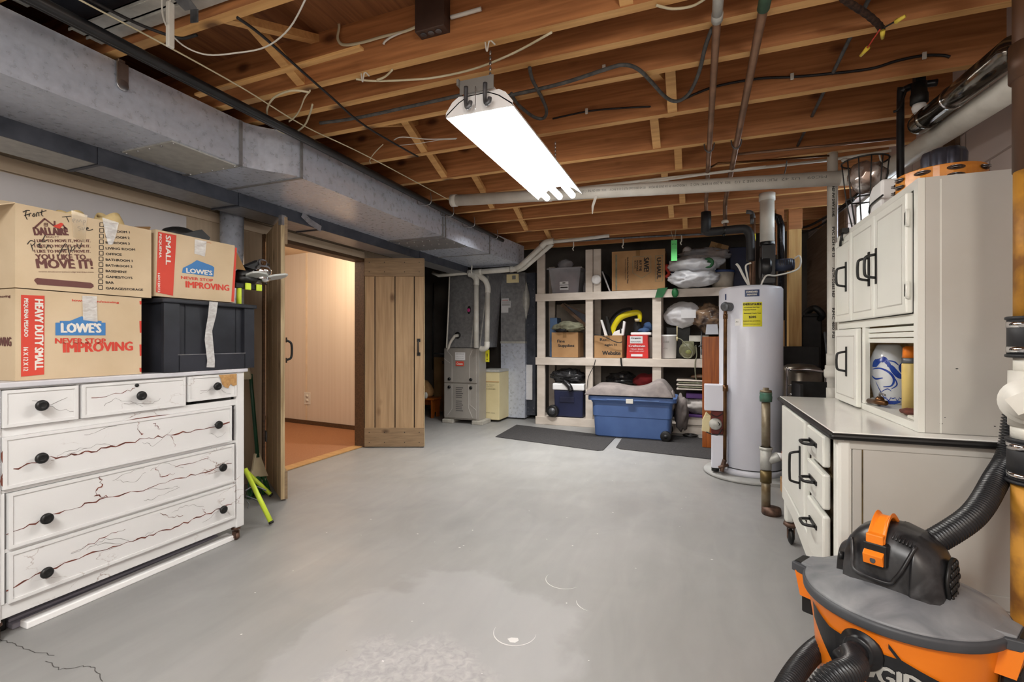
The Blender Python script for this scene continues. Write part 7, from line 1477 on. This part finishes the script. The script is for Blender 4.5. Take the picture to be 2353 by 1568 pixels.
# ------------------------------------------------------------------ orange shop vacuum
vc = Vector((0.519,1.6335,0)); ex = Vector((0.84,-0.54,0)).normalized(); ey = Vector((-ex.y,ex.x,0))
VM = Matrix(((ex.x,ey.x,0,vc.x),(ex.y,ey.y,0,vc.y),(0,0,1,0),(0,0,0,1)))
PD = lambda u, v, d: Vector((0,0,H)) + _dir(u,v)*d
t = thing('shop_vacuum', 'orange wet-dry vacuum with grey lid and black motor head', 'vacuum cleaner', tuple(vc))
b = B(); b.lathe([(0,0.045),(0.165,0.045),(0.185,0.07),(0.200,0.30),(0.212,0.385),(0.218,0.405),(0,0.405)], (0,0,0), seg=56)
for s_ in (-1, 1): b.hexa([(s_*0.19,-0.05,0.33),(s_*0.235,-0.045,0.33),(s_*0.19,0.05,0.33),(s_*0.235,0.045,0.33),(s_*0.19,-0.05,0.403),(s_*0.25,-0.045,0.403),(s_*0.19,0.05,0.403),(s_*0.25,0.045,0.403)])
# printed band: black swoosh with grey lettering wrapped on the drum
def dwrap(q):   # local: x along ex, -y front
    s_ = q.x; a = s_/0.2; r_ = 0.186+ (0.212-0.186)*min(1,max(0,(q.z-0.08)/0.30)) + (-q.y-0.2)
    return Vector((r_*math.sin(a), -r_*math.cos(a), q.z))
b.mi = 1
def dquad(P, up=0.0016, n=10):
    (x0,za,zb),(x1,zc,zd) = P
    for i in range(n):
        a = i/n; c_ = (i+1)/n; xa = x0+(x1-x0)*a; xb = x0+(x1-x0)*c_
        b.quad(*[dwrap(Vector((x,-0.2-up,z))) for x, z in ((xa,za+(zc-za)*a),(xb,za+(zc-za)*c_),(xb,zb+(zd-zb)*c_),(xa,zb+(zd-zb)*a))])
dquad(((-0.17,0.33,0.375),(-0.10,0.25,0.345))); dquad(((-0.10,0.25,0.345),(0.06,0.255,0.345))); dquad(((0.06,0.255,0.345),(0.15,0.285,0.305)))
b.mi = 2; b.text('RIDGID', (-0.068,-0.2,0.268), (1,0,0), (0,0,1), 0.046, 0.165, bold=0.01, wrap=dwrap, up=0.003)
b.mi = 1; P = [Vector((0.035+0.075*i/8, 0, 0.365-0.10*i/8)) for i in range(9)]
for p, q in zip(P, P[1:]): b.quad(*[dwrap(Vector((x,-0.2016,z))) for x, z in ((p.x,p.z),(q.x,q.z),(q.x,q.z+0.012),(p.x,p.z+0.012))])
b.xf(VM); b.mk('drum', [m_orange, m_blackpl, m_galvl], t, fix=False)
b = B(); b.lathe([(0.205,0.398),(0.226,0.396),(0.228,0.418),(0.222,0.424),(0.205,0.424)], (0,0,0), seg=64)
for s_ in (-1, 1): b.hexa([(s_*0.20,-0.06,0.398),(s_*0.262,-0.04,0.398),(s_*0.20,0.06,0.398),(s_*0.262,0.04,0.398),(s_*0.20,-0.06,0.424),(s_*0.262,-0.04,0.424),(s_*0.20,0.06,0.424),(s_*0.262,0.04,0.424)])
b.xf(VM); b.mk('lid_rim', m_lidrim, t, bev=0.003)
b = B(); b.lathe([(0.0,0.400),(0.222,0.418),(0.220,0.428),(0.205,0.434),(0.17,0.448),(0.12,0.466),(0.08,0.476),(0,0.478)], (0,0,0), seg=64)
for s_ in (-1, 1): b.hexa([(s_*0.20,-0.055,0.424),(s_*0.235,-0.038,0.424),(s_*0.20,0.055,0.424),(s_*0.235,0.038,0.424),(s_*0.19,-0.055,0.436),(s_*0.235,-0.036,0.430),(s_*0.19,0.055,0.436),(s_*0.235,0.036,0.430)])
b.xf(VM); b.mk('lid', m_lid, t, bev=0.002)
for s_ in (-1, 1):
    b = B(); b.box(min(s_*0.238,s_*0.256),max(s_*0.238,s_*0.256),-0.030,0.030,0.4245,0.4265); b.xf(VM); b.mk('latch_slot', m_black, t)
    b = B(); b.box(min(s_*0.205,s_*0.24),max(s_*0.205,s_*0.24),-0.025,0.025,0.27,0.335); b.xf(VM); b.mk('latch', m_black, t, bev=0.006)
HM = VM @ Matrix.Translation((-0.012,0,0)) @ Matrix.Diagonal((0.82,1,1,1))
secs = [(-0.148,0.045,0.045),(-0.143,0.062,0.07),(-0.118,0.070,0.085),(-0.112,0.090,0.105),(-0.085,0.102,0.135),(-0.04,0.108,0.158),(0.03,0.110,0.162),(0.075,0.108,0.150),(0.080,0.112,0.150),(0.125,0.100,0.120),(0.145,0.085,0.085),(0.150,0.070,0.06)]
def hsec(x, w, h, n=18, e=0.62):
    out = [Vector((x,-w,0.448))]
    for i in range(n+1):
        a = math.pi*i/n; cs, sn = math.cos(a), math.sin(a)
        out.append(Vector((x, -w*math.copysign(abs(cs)**e, cs)*(1-0.18*(abs(sn)**e)), 0.455+h*abs(sn)**e)))
    out.append(Vector((x, w, 0.448))); return out
b = B(); b.sm = True; b.rings([hsec(*s_) for s_ in secs]); b.xf(HM); b.mk('motor_head', m_vacblk, t, bev=0.004)
# raised arch bead and ribs on the head
b = B(); b.tube([(-0.085,-0.085,0.57),(-0.075,-0.104,0.53),(-0.07,-0.112,0.495),(-0.02,-0.117,0.487),(0.03,-0.116,0.487),(0.042,-0.112,0.50),(0.06,-0.104,0.53),(0.085,-0.075,0.59)],0.0055,8,4); b.xf(HM); b.mk('front_bead', m_vacblk, t)
b = B()
for k in range(7): b.tube([(0.025+0.009*k,-0.078,0.594-0.002*k),(0.025+0.009*k,-0.03,0.612-0.0025*k),(0.025+0.009*k,0.03,0.614-0.003*k)],0.0025,6,3)
b.xf(HM); b.mk('cooling_ribs', m_vacblk, t)
b = B(); b.box(-0.045,0.022,-0.1135,-0.085,0.520,0.580); b.xf(HM); b.mk('switch_recess', m_black, t, bev=0.004)
b = B(); b.prism([(-0.040,y,z) for y, z in ((-0.12,0.524),(-0.126,0.550),(-0.105,0.566),(-0.09,0.566),(-0.09,0.524))], (0.055,0,0)); b.mi = 1; b.lathe([(0.007,0),(0.009,0.0008),(0.007,0.0012)], (-0.012,-0.123,0.537), axis=(0,-1,0), seg=16); b.xf(HM); b.mk('power_switch', [m_orange, m_lidrim], t, bev=0.003)
b = B(); n_ = 12; rr = []
for i in range(n_+1):
    a = i/n_; y = -0.105+0.15*a; z = 0.600+0.055*math.sin(math.pi*min(1,a*1.05))-0.012*(1-a)
    w = 0.026-0.004*math.sin(math.pi*a); k = 0.012*math.sin(math.pi*a)
    rr.append([Vector((-0.012-w,y,z)), Vector((-0.012-w*0.6,y,z-k)), Vector((-0.012+w*0.6,y,z-k)), Vector((-0.012+w,y,z)), Vector((-0.012+w,y,z-0.016)), Vector((-0.012-w,y,z-0.016))])
b.rings(rr); b.box(-0.036,0.012,-0.112,-0.088,0.575,0.602); b.xf(HM); b.mk('carry_handle', m_orange, t, bev=0.003)
b = B(); b.cyl((0.150,-0.005,0.505),(0.158,-0.005,0.505),0.055,seg=24)
for i in range(5):
    for j in range(5):
        y, z = -0.045+0.02*i+0.01*(j%2), 0.465+0.02*j
        if (y+0.005)**2+(z-0.505)**2 < 0.0026: b.sph((0.160,y,z),0.008,6,(0.6,1,1))
b.xf(HM); b.mk('exhaust_grille', m_black, t)
b = B(); b.cyl((-0.1225,-0.058,0.50),(-0.135,-0.064,0.50),0.011); b.xf(HM); b.mk('cord_hole', m_black, t)
b = B(); b.lathe([(0.030,0),(0.046,0.0),(0.050,0.006),(0.048,0.014),(0.038,0.016),(0.036,0.024),(0.032,0.028)], (-0.02,-0.198,0.332), axis=(-0.1,-1,0), seg=28); b.xf(VM); b.mk('hose_port', m_blackpl, t)
for s_ in (-1, 1):
    for f_ in (-1, 1):
        b = B(); b.lathe([(0,0.0),(0.03,0.0),(0.042,0.02),(0.044,0.05),(0.03,0.075),(0,0.08)], (s_*0.15,f_*0.13,0.006)); b.xf(VM); b.mk('caster_foot', m_lidrim, t)
p0 = VM @ Vector((-0.02,-0.205,0.332)); p1 = VM @ Vector((-0.028,-0.245,0.328))
b = B(); b.tube([p0, p1, VM @ Vector((-0.04,-0.275,0.318))], 0.028, 18, 4, rf=lambda i,k: 1-0.08*k); b.mk('hose_cuff', m_blackpl, t)
b = B(); b.hose([p1, PD(1962,1535,1.10), PD(1905,1568,1.06), PD(1845,1640,1.07), PD(1795,1700,1.16), PD(1792,1620,1.25), PD(1822,1555,1.32), PD(1868,1500,1.40), PD(1925,1462,1.50), PD(1990,1430,1.66)], 0.0245, 0.008); tag(b.mk('vacuum_hose', m_blackpl), 'black ribbed hose curling from the front port of the orange vacuum', 'hose')
b = B(); b.hose([HM @ Vector((0.085,0.045,0.565)), PD(2236,1185,1.35), PD(2290,1100,1.43), PD(2322,1040,1.455), (0.90,1.895,0.92), (0.97,1.895,0.99)], 0.027, 0.009); tag(b.mk('exhaust_hose', m_blackpl), 'black ribbed hose rising from the vacuum head to behind the soil pipe', 'hose')
b = B(); b.tube([(0.80,1.62,0.006),(0.86,1.66,0.02),(0.93,1.66,0.10),(0.98,1.72,0.06)],0.006,6); tag(b.mk('power_cord', m_wireb), 'black cord on the floor between the vacuum and the soil pipe', 'cord')
b = B(); b.box(0.75,0.95,1.60,1.66,0.0,0.03) ; tag(b.mk('floor_board_scrap', m_oak, bev=0.004), 'small scrap of wood on the floor behind the vacuum', 'wood scrap')
# loose slat and small ceiling details
a, c = PZ(446,219,2.372), PZ(826,108,2.372)
b = B(); b.prism([a, c, c+Vector((0,0.03,0)), a+Vector((0,0.03,0))], (0,0,0.012)); tag(b.mk('loose_lath', m_joist2, bev=0.002), 'thin tan wooden lath ending under the joist near the flat cream cable', 'lath')
for (u, v, y) in ((1700,640,0),):
    pass
